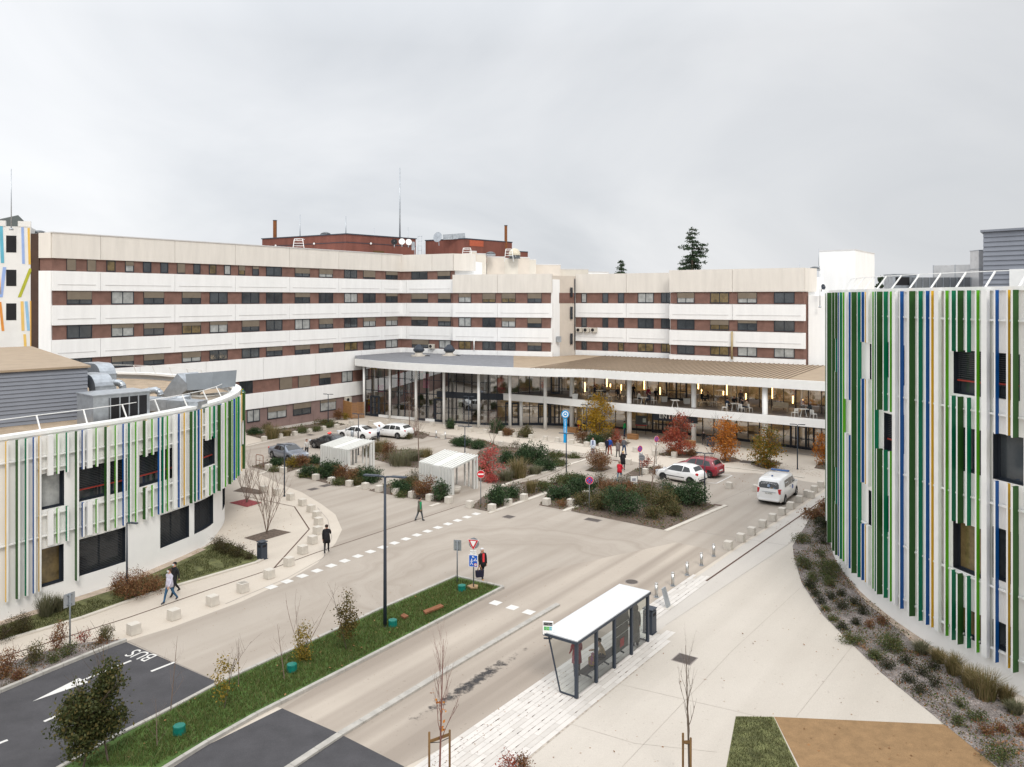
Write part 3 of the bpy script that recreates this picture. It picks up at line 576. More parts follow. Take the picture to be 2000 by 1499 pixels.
# ---- right wing ---------------------------------------------------
Cw = Wing((8.4, 104.6), (19.4, 98.3), 'C'); C2 = Wing((19.2, 97.0), (32.5, 88.5), 'C2')
Cw.root = empty('hospital_wing', (19.3, 98, 0), 'right hospital wing with cream parapet above the ribbed brown entrance roof', 'building', 'hospital wings of the main block'); C2.root = Cw.root
mb = MB(); mb.prism([(8.5, 104.9), (19.5, 98.6), (19.5, 97.4), (32.4, 88.9), (36, 92), (38, 100), (14, 116)], 0, 17.4); mb.build('wall', M['white'], Cw.root, True)
mb = MB()
for zt, zb in WR[1:4]: Cw.bx(mb, 0, Cw.L, -.28, 0, zb, zt); C2.bx(mb, .1, C2.L - .1, -.3, 0, zb, zt)
mb.build('brick_strip', M['brick'], Cw.root, True)
jC = [Cw.t(1224)]; jC2 = [C2.t(1431)]
band(Cw, 'spandrel_band', 0, Cw.L, 15.7, 18.15, M['cream'], jC, lip=False); band(C2, 'spandrel_band', 0, C2.L, 15.75, 18.4, M['cream'], jC2, lip=False)
for z0, z1 in ((12.53, 14.35), (9.42, 11.19), (7.3, 8.22)):
    band(Cw, 'spandrel_band', 0, Cw.L, z0, z1, M['white'], jC, lip=z0 > 8); band(C2, 'spandrel_band', 0, C2.L + .1, z0 - .05, z1 - .05, M['white'], jC2, lip=z0 > 8)
wc = [(1136, 1146, None), (1177, 1188, None), (1207.5, 1219, None), (1246, 1277), (1291.5, 1313)]
w3 = [(1323, 1356.5), (1387.5, 1424), (1441, 1478.5), (1512, 1552)]
wing_rows(Cw, {1: wc, 2: wc, 3: wc}, jC, 0, Cw.L, 21, 0, 0, .2); wing_rows(C2, {1: w3, 2: w3, 3: w3}, jC2, 0, C2.L, 8, 0, 0, .35)
mb = MB(); mb.prism([(32.6, 88.6), (34.6, 90.4), (34.6, 94), (32.6, 94)], 15.75, 18.38, 1); mb.prism([(32.6, 88.9), (33.3, 89.5), (33.3, 94), (32.6, 94)], 7, 15.7, 2); mb.prism([(33.2, 89.2), (44, 88), (44, 96), (33.2, 96)], 0, 15.3, 0)
mb.build('end_wall', [M['white'], M['cream'], M['brick']], Cw.root, True)
# white stair tower behind the right wing
e = empty('stair_tower', (42, 105, 0), 'plain white windowless block rising behind the right wing', 'building'); mb = MB()
p = [at(1600, 0, 104), at(1670, 0, 101), at(1708, 0, 110), at(1640, 0, 113)]; mb.prism([(a.x, a.y) for a in p], 0, zat(490, 102)); mb.build('wall', M['white'], e, True)
mb = MB(); mb.prism([(a.x * 1.0 + (a.x - 43) * .012, a.y + (a.y - 107) * .012) for a in p], zat(490, 102) + .002, zat(490, 102) + .12); mb.build('coping', M['lip'], e, True)
# coloured tower at the far left
e = empty('painted_tower', (-46, 72, 0), 'white tower painted with coloured slanting stripes at the left edge, dark roof on top', 'building')
TW = Wing((-61, 64.9), (-43.88, 72.6), 'T'); TW.root = e; Y0 = 71.6
mb = MB(); TW.bx(mb, 0, TW.L, -9, 0, 0, 21.5); TW.bx(mb, TW.t(0) - .2, TW.t(11), -.4, .05, 21.5, 22.0); TW.bx(mb, TW.t(35), TW.t(60), -.4, .05, 21.5, 22.0); mb.build('wall', mat('tower_white', (0.76, 0.755, 0.73), .8, .05, .6), e, True)
for y0, y1 in ((460, 493), (527, 559), (593, 626)):
    mb = MB(); TW.bx(mb, TW.t(12), TW.t(32), -.1, .02, zat(y1, Y0), zat(y0, Y0)); mb.build('window', M['black'], e, True)
STR = [((2, 442), (5, 514), 5, (0.12, 0.42, 0.55)), ((44, 443), (46, 515), 4, (0.30, 0.42, 0.72)), ((56, 444), (58, 516), 3.5, (0.75, 0.48, 0.10)), ((9, 522), (2, 581), 5, (0.30, 0.42, 0.72)), ((60, 524), (38, 581), 5, (0.42, 0.43, 0.04)), ((-3, 540), (1, 575), 4, (0.8, .55, .15)), ((0, 590), (6, 647), 4, (0.68, 0.27, 0.05)), ((43, 589), (45, 647), 4.5, (0.75, 0.50, 0.15)), ((51, 589), (56, 647), 4.5, (0.28, 0.50, 0.70)), ((60, 588), (60.5, 680), 2.5, (0.70, .4, .08)), ((48, 654), (51, 700), 4, (0.78, .52, .14))]
for i, (a, b, wd, c) in enumerate(STR):
    mb = MB(); t0, t1 = TW.t(a[0]), TW.t(b[0]); wd *= .052
    mb.hexa([TW.pt(t, d, z) for z, tt in ((zat(b[1], Y0), t1), (zat(a[1], Y0), t0)) for t, d in ((tt - wd / 2, .03), (tt + wd / 2, .03), (tt + wd / 2, -.02), (tt - wd / 2, -.02))]); mb.build('painted_stripe', mat('stripe_%d' % i, c, .7, .06), e, True)
mb = MB(); r0 = [TW.pt(TW.t(-40), -.4, 21.5), TW.pt(TW.t(48), -.4, 21.5), TW.pt(TW.t(48), -8, 21.5), TW.pt(TW.t(-40), -8, 21.5)]
ap = TW.pt(TW.t(22), -4, 22.9); ap2 = TW.pt(TW.t(-30), -4, 22.3); mb.face([r0[0], r0[1], ap, ap2]); mb.face([r0[1], r0[2], ap]); mb.face([r0[2], r0[3], ap2, ap]); mb.face([r0[3], r0[0], ap2]); mb.build('roof', mat('green_black_roof', (0.028, 0.036, 0.03), .6, .2, 3), e, True)
def mast(px, y0, y1, Y, r, label, m=None):
    a, b = at(px, y0, Y), at(px, y1, Y); e_ = empty('antenna_mast', b, label, 'antenna'); k = MB(); k.tube([(0, 0, -1.5), (0, 0, (a - b).z)], [r, r * .45], 6); k.build('pole', m or M['metal'], e_)
    g = MB(); g.lathe((0, 0, -1.5), [(r * 3, 0), (r * 3, .12), (r, .2)], 8); g.build('foot', M['metal'], e_); return e_
mast(22, 330, 417, 71, .06, 'thin antenna mast on the painted tower at the left edge')
# ================================================================ ENTRANCE HALL
FR = Path([(-20.1, 101.8), (-14.9, 96.7), (-8.35, 92.8), (-2.3, 89.7), (3.9, 87.4), (8.1, 86.4), (12.3, 83.6), (21.3, 78.8), (29.2, 73.5), (38, 67.6)], 10)
BK = Path([(-20.3, 102.4), (-15.0, 109.3), (-7.8, 105.0), (5.1, 100.6), (8.6, 104.0), (19.4, 97.6), (32.5, 88.3), (44, 82)], smooth=False)
GL = Path([(-19.6, 102.6), (-14.9, 99.8), (-9.2, 96.9), (-3.5, 94.4), (0, 94.1), (3.6, 94.2), (9, 92.9), (13.9, 90.6), (18.5, 88.0), (24, 83.8), (29.9, 78.4), (38, 71.8)], 8)
BA = Path([(-2.0, 94.8), (0, 93.3), (3.9, 91.0), (7.2, 88.4), (12.5, 84.5), (18.5, 80.7), (29.1, 73.4), (38, 67.3)], 8)
EH = empty('entrance_hall', (5, 92, 0), 'low curved glazed entrance hall with white fascia, round white columns and open terrace upstairs', 'building')
M['roofgrey'] = mat('roof_felt', (0.20, 0.205, 0.22), 0.9, 0.1, 1.2, 5, fine=0.12, fscale=40)
M['rooftan'] = mat('roof_tan', (0.34, 0.26, 0.18), 0.7, 0.08, 1.0, 4, fine=0.05)
M['seam'] = mat('roof_seam', (0.17, 0.125, 0.088), 0.7, 0.1)
M['floor'] = mat('terrace_floor', (0.13, 0.11, 0.10), 0.6, 0.15, 2, fine=0.1)
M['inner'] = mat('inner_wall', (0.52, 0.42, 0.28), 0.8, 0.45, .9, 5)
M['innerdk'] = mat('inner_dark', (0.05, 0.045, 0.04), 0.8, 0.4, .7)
M['hallglass'] = glassmat('hall_glass', (0.74, 0.68, 0.58), 0.01, 1.5, 0.30)
M['clear'] = glassmat('clear_glass', (0.86, 0.89, 0.87), 0.01, 1.45, 0.0)
def colsamples(a, b, n): return [a + (b - a) * i / n for i in range(n + 1)]
def ruled(px0, px1, n, m, name):
    mb = MB(); r = []
    for px in colsamples(px0, px1, n):
        a, b = FR.at(FR.hit(px)), BK.at(BK.hit(px)); r.append((Vector((a.x, a.y, 7.24)), Vector((b.x, b.y, 7.62))))
    for (a, b), (c, d) in zip(r, r[1:]): mb.face([a, c, d, b], 0, True)
    for (a, b), (c, d) in zip(r, r[1:]): mb.face([b - Vector((0, 0, .75)), d - Vector((0, 0, .95)), c - Vector((0, 0, .75)), a - Vector((0, 0, .75))], 1)
    return mb.build(name, [m, M['wpaint']], EH, True)
ruled(694, 1003, 16, M['roofgrey'], 'felt_roof'); ruled(1003, 1690, 40, M['rooftan'], 'ribbed_roof')
mb = MB()     # standing seams along the roof
def xsec(path, o, d):
    n = Vector((-d.y, d.x, 0)); q = n.dot(o)
    for i in range(len(path.p) - 1):
        fa, fb = n.dot(path.p[i]) - q, n.dot(path.p[i + 1]) - q
        if fa * fb <= 0 and fa != fb: return path.p[i].lerp(path.p[i + 1], fa / (fa - fb))
for k in range(75):
    o = Vector((2.5, 88.6, 0)) + D2 * (k * 0.52); a, b = xsec(FR, o, D1), xsec(BK, o, D1)
    if a is None or b is None or b.y - a.y < .5 or a.x < 1.5: continue
    if b.x > 34.5: continue
    mb.bar((a.x, a.y, 7.275), (b.x, b.y, 7.655), .05, .05)
mb.build('roof_seam', M['seam'], EH, True)
def ribbon(path, s0, s1, z0, z1, th, m, name, n=60, off=0.0):
    mb = MB(); q = [(path.off(s, off), path.off(s, off - th)) for s in colsamples(s0, s1, n)]
    for (a, b), (c, d) in zip(q, q[1:]):
        U = lambda p, z: Vector((p.x, p.y, z))
        mb.face([U(a, z0), U(c, z0), U(c, z1), U(a, z1)], 0, True); mb.face([U(a, z1), U(c, z1), U(d, z1), U(b, z1)]); mb.face([U(b, z0), U(d, z0), U(c, z0), U(a, z0)]); mb.face([U(b, z1), U(d, z1), U(d, z0), U(b, z0)])
    for (a, b) in (q[0], q[-1]): mb.face([U(a, z0), U(b, z0), U(b, z1), U(a, z1)])
    return mb.build(name, m, EH, True)
ribbon(FR, 0.0, FR.L, 6.40, 7.27, .25, M['wpaint'], 'roof_fascia', 90)
ribbon(BA, 0.0, BA.L, 2.98, 3.76, .25, M['wpaint'], 'balcony_fascia', 70)
mb = MB(); ns = 40
for i in range(ns):
    f = lambda k: (BA.off(BA.L * k / ns, -.25), GL.at(GL.hit(max(962, 1000 + F * BA.at(BA.L * k / ns).x / BA.at(BA.L * k / ns).y)) or GL.L))
    (a, b), (c, d) = f(i), f(i + 1)
    mb.face([(a.x, a.y, 3.72), (c.x, c.y, 3.72), (d.x, d.y, 3.72), (b.x, b.y, 3.72)]); mb.face([(b.x, b.y, 3.1), (d.x, d.y, 3.1), (c.x, c.y, 3.1), (a.x, a.y, 3.1)], 1)
mb.build('terrace_floor', [M['floor'], M['wpaint']], EH, True)
for px, py, r in ((711, 814, .15), (761.5, 819, .15), (812.5, 824.5, .16), (867, 828, .16), (935, 836, .17), (996, 839, .17), (1065, 839, .2), (1117, 838, .26), (1229, 856, .26), (1355, 866, .26), (1494, 884, .27)):
    p = P(px, py); mb = MB(); ext = px < 1050
    mb.tube([(p.x, p.y, 0), (p.x, p.y, 6.5)], r, 14); mb.build('column', M['wpaint'], EH, True)
for px, py in ((1018, 832),):
    p = P(px, py); mb = MB(); mb.tube([(p.x, p.y, 0), (p.x, p.y, 3.1)], .2, 14); mb.build('column', M['wpaint'], EH, True)
# glazing
g0 = GL.hit(714); gL = GL.hit(962); g1 = GL.L
mb = MB(); nn = 80
for i in range(nn):
    a, b = GL.at(g0 + (g1 - g0) * i / nn), GL.at(g0 + (g1 - g0) * (i + 1) / nn); mb.face([(a.x, a.y, .25), (b.x, b.y, .25), (b.x, b.y, 6.5), (a.x, a.y, 6.5)])
mb.build('glazing', M['hallglass'], EH, True)
mb = MB(); s = g0; k = 0
while s < g1:
    c, d = GL.at(s), GL.nor(s); wd = .05 if k % 3 else .08
    mb.bar((c.x + d.x * .04, c.y + d.y * .04, 0), (c.x + d.x * .04, c.y + d.y * .04, 6.5), wd, .12); s += 1.05 if s < gL else 1.28; k += 1
for i in range(60):
    sa, sb = g0 + (g1 - g0) * i / 60, g0 + (g1 - g0) * (i + 1) / 60; a, b = GL.off(sa, .02), GL.off(sb, .02)
    for z, hh in ((.13, .26), (3.36, .75), (6.44, .14)) if sa > gL - 8 else ((.13, .26), (3.3, .08), (6.44, .14)): mb.bar((a.x, a.y, z), (b.x, b.y, z), .1, hh)
    for z in ((2.2,) if sa > gL else (1.75, 5.0)): mb.bar((a.x, a.y, z), (b.x, b.y, z), .05, .06)
mb.build('glazing_frame', M['frame'], EH, True)
# inside
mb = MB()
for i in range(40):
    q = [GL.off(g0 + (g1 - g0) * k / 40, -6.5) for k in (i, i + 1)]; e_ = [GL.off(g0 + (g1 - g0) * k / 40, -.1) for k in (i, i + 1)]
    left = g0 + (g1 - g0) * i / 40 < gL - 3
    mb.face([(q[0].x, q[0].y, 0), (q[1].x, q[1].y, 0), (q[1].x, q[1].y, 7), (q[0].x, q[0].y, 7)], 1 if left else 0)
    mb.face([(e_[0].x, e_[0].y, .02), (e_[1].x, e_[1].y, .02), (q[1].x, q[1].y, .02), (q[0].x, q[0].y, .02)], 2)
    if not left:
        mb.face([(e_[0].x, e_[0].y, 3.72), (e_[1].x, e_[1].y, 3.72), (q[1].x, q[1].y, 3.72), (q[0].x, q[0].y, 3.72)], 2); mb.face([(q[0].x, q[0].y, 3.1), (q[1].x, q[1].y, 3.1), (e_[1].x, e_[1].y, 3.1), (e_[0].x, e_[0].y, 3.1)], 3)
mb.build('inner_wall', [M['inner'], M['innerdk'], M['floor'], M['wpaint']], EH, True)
def inpanel(px0, px1, y0, y1, col, nm, back=.5, em=0):
    s0, s1 = GL.hit(px0), GL.hit(px1); a, b = GL.off(s0, -back), GL.off(s1, -back); n = GL.nor((s0 + s1) / 2) * -.06; mb = MB(); z0, z1 = zat(y1, a.y), zat(y0, a.y)
    mb.hexa([Vector((p.x, p.y, z)) for z in (z0, z1) for p in (a, b, b + n, a + n)]); mb.build('colour_panel', mat(nm, col, .6, .05, emit=em), EH, True)
MG, RD, YL, DR = (0.62, 0.01, 0.27), (0.48, 0.035, 0.02), (0.75, 0.58, 0.02), (0.11, 0.012, 0.015)
for a in ((732, 744, 752, 766, MG, 'magenta'), (770, 782, 726, 755, RD, 'redpanel'), (822, 834, 730, 758, MG, 'magenta'), (717, 731, 715, 722, YL, 'yellowp'), (714, 718, 780, 790, YL, 'yellowp'), (714, 718, 793, 804, MG, 'magenta'), (814, 822, 721, 729, RD, 'redpanel'), (783, 805, 762, 815, DR, 'darkred'), (835, 850, 790, 817, DR, 'darkred'), (719.5, 722, 797, 806, RD, 'redpanel')): inpanel(*a)
for a in ((737, 742, 720, 735, (.5, .6, .6), 'pale_poster'), (747, 750, 785, 790, (.55, .6, .6), 'pale_poster'), (751, 754, 785, 790, (.55, .6, .6), 'pale_poster'), (893, 900, 778, 822, (.55, .62, .58), 'pale_poster')): inpanel(*a, back=.2)
# doors
def hdoor(px0, px1, z0, z1, off=.09, nl=2):
    s0, s1 = GL.hit(px0), GL.hit(px1); mb = MB()
    for i in range(nl + 1):
        c = GL.off(s0 + (s1 - s0) * i / nl, off); mb.bar((c.x, c.y, z0), (c.x, c.y, z1), .17, .1)
    for z, hh in ((z1 - .1, .22), (z0 + .1, .2), (z0 + 1.0, .08)):
        a, b = GL.off(s0, off), GL.off(s1, off); mb.bar((a.x, a.y, z), (b.x, b.y, z), .09, hh)
    mb.build('door', M['frame'], EH, True)
for a in ((1302, 1341, 3.76, 6.2), (1077, 1092, 3.76, 6.1, .09, 1), (725, 741, .1, 2.6), (1052, 1072, 0, 2.6), (1075, 1092, 0, 2.6), (988, 1012, 0, 2.7), (850, 866, 0, 2.8, .09, 1), (1545, 1590, 0, 2.8, .09, 3), (1278, 1338, 0, 2.75, .6, 3)): hdoor(*a)
mb = MB(); s0, s1 = GL.hit(1262), GL.hit(1352); a, b, c, d = GL.off(s0, .75), GL.off(s1, .75), GL.off(s1, .1), GL.off(s0, .1)
mb.hexa([Vector((p.x, p.y, z)) for z in (2.35, 2.98) for p in (a, b, c, d)]); mb.build('porch_panel', M['frame'], EH, True)
sc_ = BA.off(BA.hit(1303), -1.0); ang = math.atan2(BA.tan(BA.hit(1303)).y, BA.tan(BA.hit(1303)).x)
sg = empty('entrance_sign', (sc_.x, sc_.y, zat(815, sc_.y)), 'white capital letters ENTRÉE hung over the glass doors', 'sign')
sg.rotation_euler = (0, 0, ang); textmesh('ENTRÉE', .66, M['wpaint'], sg, 'lettering', Matrix.Rotation(R(90), 4, 'X'), ext=.03, spacing=1.15)
mb = MB(); mb.box((0, .05, -.26), (2.9, .03, .04)); mb.box((0, .05, .2), (2.9, .03, .04)); mb.build('rail', M['frame'], sg); mb = MB(); mb.box((.4, .16, .0), (4.9, .06, .95)); mb.build('backing', M['frame'], sg)
# white band low plinth left
mb = MB()
for q0, q1 in ((741, 760), (762, 812), (832, 850)):
    s0, s1 = GL.hit(q0), GL.hit(q1); a, b = GL.off(s0, .12), GL.off(s1, .12); mb.bar((a.x, a.y, .15), (b.x, b.y, .15), .12, .3)
mb.build('plinth', M['wpaint'], EH, True)
# roof ventilators
for i, (px, py) in enumerate(((818, 690), (877.5, 694))):
    Y = 103.5; p = at(px, py, Y); p.z = 7.45; e = empty('roof_ventilator', p, ('left' if i == 0 else 'right') + ' one of two black roof ventilators on the grey entrance roof', 'ventilator', 'black ventilators on the entrance roof')
    mb = MB(); mb.lathe((0, 0, 0), [(1.0, 0), (1.0, .18), (.55, .22), (.5, .5)], 10, 0, False); mb.build('base', M['concrete'], e)
    mb = MB(); mb.lathe((0, 0, .5), [(.45, 0), (.72, .25), (.72, .45), (.3, .95), (.18, 1.05)], 8, 0, False); mb.build('cowl', M['dark'], e)
    mb = MB(); mb.tube([(.6, -.3, .1), (1.2, -.6, .15), (1.5, -.6, .1)], .05, 6); mb.build('cable', M['black'], e)
# pendant lamps
M['lamp'] = mat('warm_lamp', (1.0, 0.66, 0.30), 0.5, 0.01, emit=9)
for i, (x, ya, yb) in enumerate(((163, 105, 175), (328, 62, 137), (436, 122, 187), (354, 115, 140), (609, 75, 158), (728, 142, 195), (1015, 105, 155), (1040, 157, 213), (1229, 117, 200), (1203, 170, 200), (1372, 187, 233), (1570, 137, 225), (1725, 207, 263), (1797, 230, 265))):
    px = 1100 + x / 3.846; y0, y1 = 720 + ya / 3.846, 720 + yb / 3.846; s = GL.hit(px); back = -1.0 if (yb - ya) > 36 else -2.2; p = GL.off(s, back); k = (px - 1000) / F; p = Vector((k * p.y, p.y, 0))
    za, zb = min(6.25, zat(y0, p.y)), zat(y1, p.y)
    e = empty('pendant_lamp', (p.x, p.y, zb), 'glowing warm tube lamp behind the terrace glass, %s from the left' % ORD[i], 'lamp', 'warm tube lamps over the terrace'); mb = MB(); mb.tube([(0, 0, 0), (0, 0, za - zb)], .065, 8); mb.build('tube', M['lamp'], e)
    mb = MB(); mb.tube([(0, 0, za - zb), (0, 0, 6.5 - zb)], .015, 5); mb.build('cord', M['black'], e); ld = bpy.data.lights.new('lamp_light', 'POINT'); ld.energy = 42; ld.color = (1, .83, .62); ld.shadow_soft_size = .25; lo = bpy.data.objects.new('lamp_light', ld); COL.objects.link(lo); lo.parent = e; lo.location = (0, .25, .3)
M['fill_panel'] = mat('fill_panel_glow', (1.0, .82, .55), .5, .01, emit=5)  # invented panels with point lights, added to brighten the ground floor interior
for i, px in enumerate((880, 935, 1040, 1090, 1150, 1210, 1260, 1320, 1380, 1440, 1500, 1560)):
    p = GL.off(GL.hit(px), -2.4); up = 3.05 if px > 960 else 3.2
    e = empty('hall_fill_light', (p.x, p.y, up), 'added glowing fill panel inside the ground floor hall, %s from the left' % ORD[i], 'lamp', 'added glowing fill panels in the ground floor hall', .3)
    mb = MB(); mb.box((0, 0, 0), (.9, .3, .04)); mb.build('diffuser', M['fill_panel'], e); mb = MB(); mb.box((0, 0, .03), (1.0, .4, .03)); mb.build('housing', M['frame'], e)
    ld = bpy.data.lights.new('fill_point', 'POINT'); ld.energy = 48; ld.color = (1, .86, .66); ld.shadow_soft_size = .3; lo = bpy.data.objects.new('fill_point', ld); COL.objects.link(lo); lo.parent = e; lo.location = (0, 0, -.25)
# wooden bin enclosure at the left end
e = empty('bin_enclosure', P(690, 818), 'wooden slatted screen enclosure at the left end of the entrance hall', 'enclosure'); b_ = e.location
mb = MB(); a, c, d = P(668, 813), P(687, 819), P(711, 817)
for p, q in ((a, c),):
    mb.hexa([Vector((v.x, v.y, z)) for z in (0.05, 2.05) for v in (p, q, q + Vector((.05, .06, 0)), p + Vector((.05, .06, 0)))])
mb.build('panel', mat('wood_plain', (0.42, 0.22, .085), .7, .15, 1.5, stretch=(1, 1, 6)), e, True)
mb = MB()
for k in range(13): mb.bar((c.x, c.y, .15 + k * .15), (d.x, d.y, .15 + k * .15), .03, .10)
for t in (0, .5, 1):
    v = c.lerp(d, t); mb.bar((v.x, v.y, 0), (v.x, v.y, 2.1), .07, .07)
mb.build('slats', M['wood'], e, True)
# ================================================================ STRIPED CURVED BUILDINGS
FC = {'o': (0.70, 0.40, 0.015), 'd': (0.022, 0.082, 0.014), 'g': (0.0, 0.165, 0.074), 'b': (0.003, 0.078, 0.31), 'l': (0.095, 0.37, 0.010), 'w': (0.78, 0.78, 0.76)}
FD = {'o': .13, 'd': .30, 'g': .21, 'b': .18, 'l': .16, 'w': .16}
FN = {'o': 'orange', 'd': 'dark green', 'g': 'emerald green', 'b': 'blue', 'l': 'lime green', 'w': 'white'}
FM = {k: mat('fin_' + FN[k].replace(' ', '_'), c, .45, .04) for k, c in FC.items()}
M['louvre'] = mat('louvre_blind', (0.052, 0.056, 0.062), .5, .1); M['redbar'] = mat('red_bar', (.30, .035, .025), .5, .05)
M['facade'] = mat('facade_white', (0.87, 0.86, 0.835), .7, .03, .5, fine=.015)
def cwall(path, s0, s1, z0, z1, wins, m, root, name='wall', th=.3):
    cuts = set(np.arange(s0, s1, .6).tolist() + [s1]); zc = [z0, z1]
    for a in wins:
        cuts |= {a[0], a[1]}
    cuts = sorted(c for c in cuts if s0 <= c <= s1); mb = MB()
    for a, b in zip(cuts, cuts[1:]):
        if b - a < 1e-4: continue
        c = (a + b) / 2; iv = sorted((w_[2], w_[3]) for w_ in wins if w_[0] <= c <= w_[1]); z = z0; pa, pb = path.at(a), path.at(b)
        for lo, hi in iv + [(z1, z1)]:
            lo = max(lo, z0)
            if lo > z: mb.face([(pa.x, pa.y, z), (pb.x, pb.y, z), (pb.x, pb.y, lo), (pa.x, pa.y, lo)])
            z = max(z, hi)
    return mb.build(name, m, root, True)
def cwin(path, a, b, z0, z1, root, style, red=False):
    pa, pb = path.at(a), path.at(b); u = (pb - pa).normalized(); n = Vector((u.y, -u.x, 0)); L_ = (pb - pa).length; Q = lambda t, d, z: pa + u * t + n * d + Vector((0, 0, z))
    dp = -.32; mb = MB(); o = .015
    mb.face([Q(0, o, z0), Q(0, dp, z0), Q(0, dp, z1), Q(0, o, z1)][::-1]); mb.face([Q(L_, o, z0), Q(L_, dp, z0), Q(L_, dp, z1), Q(L_, o, z1)])
    mb.face([Q(0, o, z0), Q(L_, o, z0), Q(L_, dp, z0), Q(0, dp, z0)]); mb.face([Q(0, o, z1), Q(L_, o, z1), Q(L_, dp, z1), Q(0, dp, z1)][::-1])
    f = .06
    for t0, t1, c0, c1 in ((0, L_, z0, z0 + f), (0, L_, z1 - f, z1), (0, f, z0 + f, z1 - f), (L_ - f, L_, z0 + f, z1 - f)) + (((L_ / 2 - f / 2, L_ / 2 + f / 2, z0 + f, z1 - f),) if L_ > 2.2 else ()):
        mb.hexa([Q(t, d, z) for z in (c0, c1) for t, d in ((t0, dp + .06), (t1, dp + .06), (t1, dp), (t0, dp))])
    wo_ = mb.build('window', M['frame'], root, True)
    p = MB(); p.face([Q(0, dp + .01, z0), Q(L_, dp + .01, z0), Q(L_, dp + .01, z1), Q(0, dp + .01, z1)]); p.build('pane', {'glass': M['pane'], 'pale': SKYW, 'lit': LIT}.get(style, M['pane']), wo_, True)
    if style == 'blind':
        m2 = MB(); zz = z1 - .05; zb = z0 + (.5 if red else .08)
        while zz > zb:
            m2.hexa([Q(t, d, z) for z, dd in ((zz - .055, 0), (zz - .035, 0)) for t, d in ((.05, dp + .17), (L_ - .05, dp + .17), (L_ - .05, dp + .09), (.05, dp + .09))]); zz -= .085
        m2.build('blind', M['louvre'], wo_, True)
        if red:
            m3 = MB(); m3.hexa([Q(t, d, z) for z in (zb + .02, zb + .08) for t, d in ((.05, dp + .2), (L_ - .05, dp + .2), (L_ - .05, dp + .1), (.05, dp + .1))]); m3.build('bottom_bar', M['redbar'], wo_, True)
def fin(path, px, c, zr, root, back=.13):
    s = path.hit(px) if not isinstance(px, tuple) else px[0]
    if s is None: return
    p, d, n = path.at(s), path.tan(s), path.nor(s); dep, th = FD[c] * (.72 if path is LU else 1.0), ((.095 if path is LU else .075) if c != 'w' else .26)
    for z0, z1 in zr:
        mb = MB()
        q = lambda t, o, z: p + d * t + n * o + Vector((0, 0, z))
        mb.hexa([q(t, o, z) for z in (z0, z1) for t, o in ((-th / 2, back + dep), (th / 2, back + dep), (th / 2, back), (-th / 2, back))], 0)
        mb.m[2] = 1
        if c != 'w' and path is not LU:
            for zb in ((14.15, 10.5, 7.0, 3.75, 1.35) if path is not LU else (7.35, 3.5)):
                if z0 < zb < z1:
                    sg_ = 1 if path is not LU else -1; mb.hexa([q(t, o, z) for z in (zb - .035, zb + .035) for t, o in ((th / 2 * sg_ - .03, back + .035), (th / 2 * sg_ + .022, back + .035), (th / 2 * sg_ + .022, back - .03), (th / 2 * sg_ - .03, back - .03))], 1)     # the outer edge is white
        mb.build('fin', [FM[c], FM['w']], root, True)
def rail3(path, s0, s1, z, inset, root, step, zb, lean):
    mb = MB(); k = int((s1 - s0) / step); pr = None
    for i in range(k + 1):
        s = s0 + step * i; a, b = path.off(s, -inset), path.off(s, -inset - lean); mb.bar((a.x, a.y, zb), (b.x, b.y, z), .055, .055)
        if pr: mb.bar((pr.x, pr.y, z), (b.x, b.y, z), .035, .035); 
        pr = b
    return mb.build('guard_rail', M['wpaint'], root, True)
# ---- left building
LU = Path([(-36.5, 8), (-33.6, 15), (-30.4, 22), (-27.0, 29.8), (-23.7, 36.9), (-20.95, 41.6), (-19.55, 45), (-18.6, 48.5), (-18.45, 51.5), (-18.85, 54.8), (-19.75, 57.8), (-21.3, 60.5), (-24.2, 64.2), (-28, 67.0), (-33, 69.4), (-42, 69.8), (-52, 69.5)], 10)
LB = Path([(-36.5, 8), (-33.6, 15), (-30.4, 22), (-27.0, 29.8), (-23.7, 36.9), (-20.95, 41.6), (-19.55, 45), (-18.62, 48.4), (-18.85, 51), (-19.55, 54.2), (-21.2, 57.5), (-24, 61), (-30, 64), (-42, 66), (-52, 66)], 10)
LBR = empty('striped_building', (-24, 48, 0), 'low curved white building on the left with slim vertical coloured fins', 'building', 'curved buildings with coloured fins')
def wz(path, px0, px1, y0, y1):
    a = path.hit(px0); p = path.at(a); return a, path.hit(px1), zat(y1, p.y), zat(y0, p.y)
uw = [(80, 125, 'pale', 0), (153, 247, 'blind', 1), (272, 346, 'blind', 1), (393.5, 419, 'blind', 1), (466, 470, 'glass', 0)]
lw = [(80, 124, 'lit', 0), (153, 245, 'blind', 0), (313, 369, 'blind', 0), (379.5, 416, 'blind', 0), (434.5, 441.5, 'blind', 0)]
UWn = [(LU.hit(a), LU.hit(b), 4.75, 6.48) for a, b, _, _ in uw]; LWn = [(LB.hit(a), LB.hit(b), 1.0, 2.84) for a, b, _, _ in lw]
for s_ in (3.0, 8.5, 14, 19.5): UWn.append((s_, s_ + 3.2, 4.75, 6.48)); LWn.append((s_ + .5, s_ + 2.6, 1.0, 2.84))
uw += [(0, 0, 'blind', 1)] * 4; lw += [(0, 0, 'blind', 0)] * 4
cwall(LU, 0, LU.L, 2.9, 8.5, UWn, M['facade'], LBR); cwall(LB, 0, LB.L, 0, 2.9, LWn, M['facade'], LBR, 'ground_floor_wall')
for q, a in zip(UWn, uw): cwin(LU, *q, LBR, a[2], a[3])
for q, a in zip(LWn, lw): cwin(LB, *q, LBR, a[2], a[3])
mb = MB()
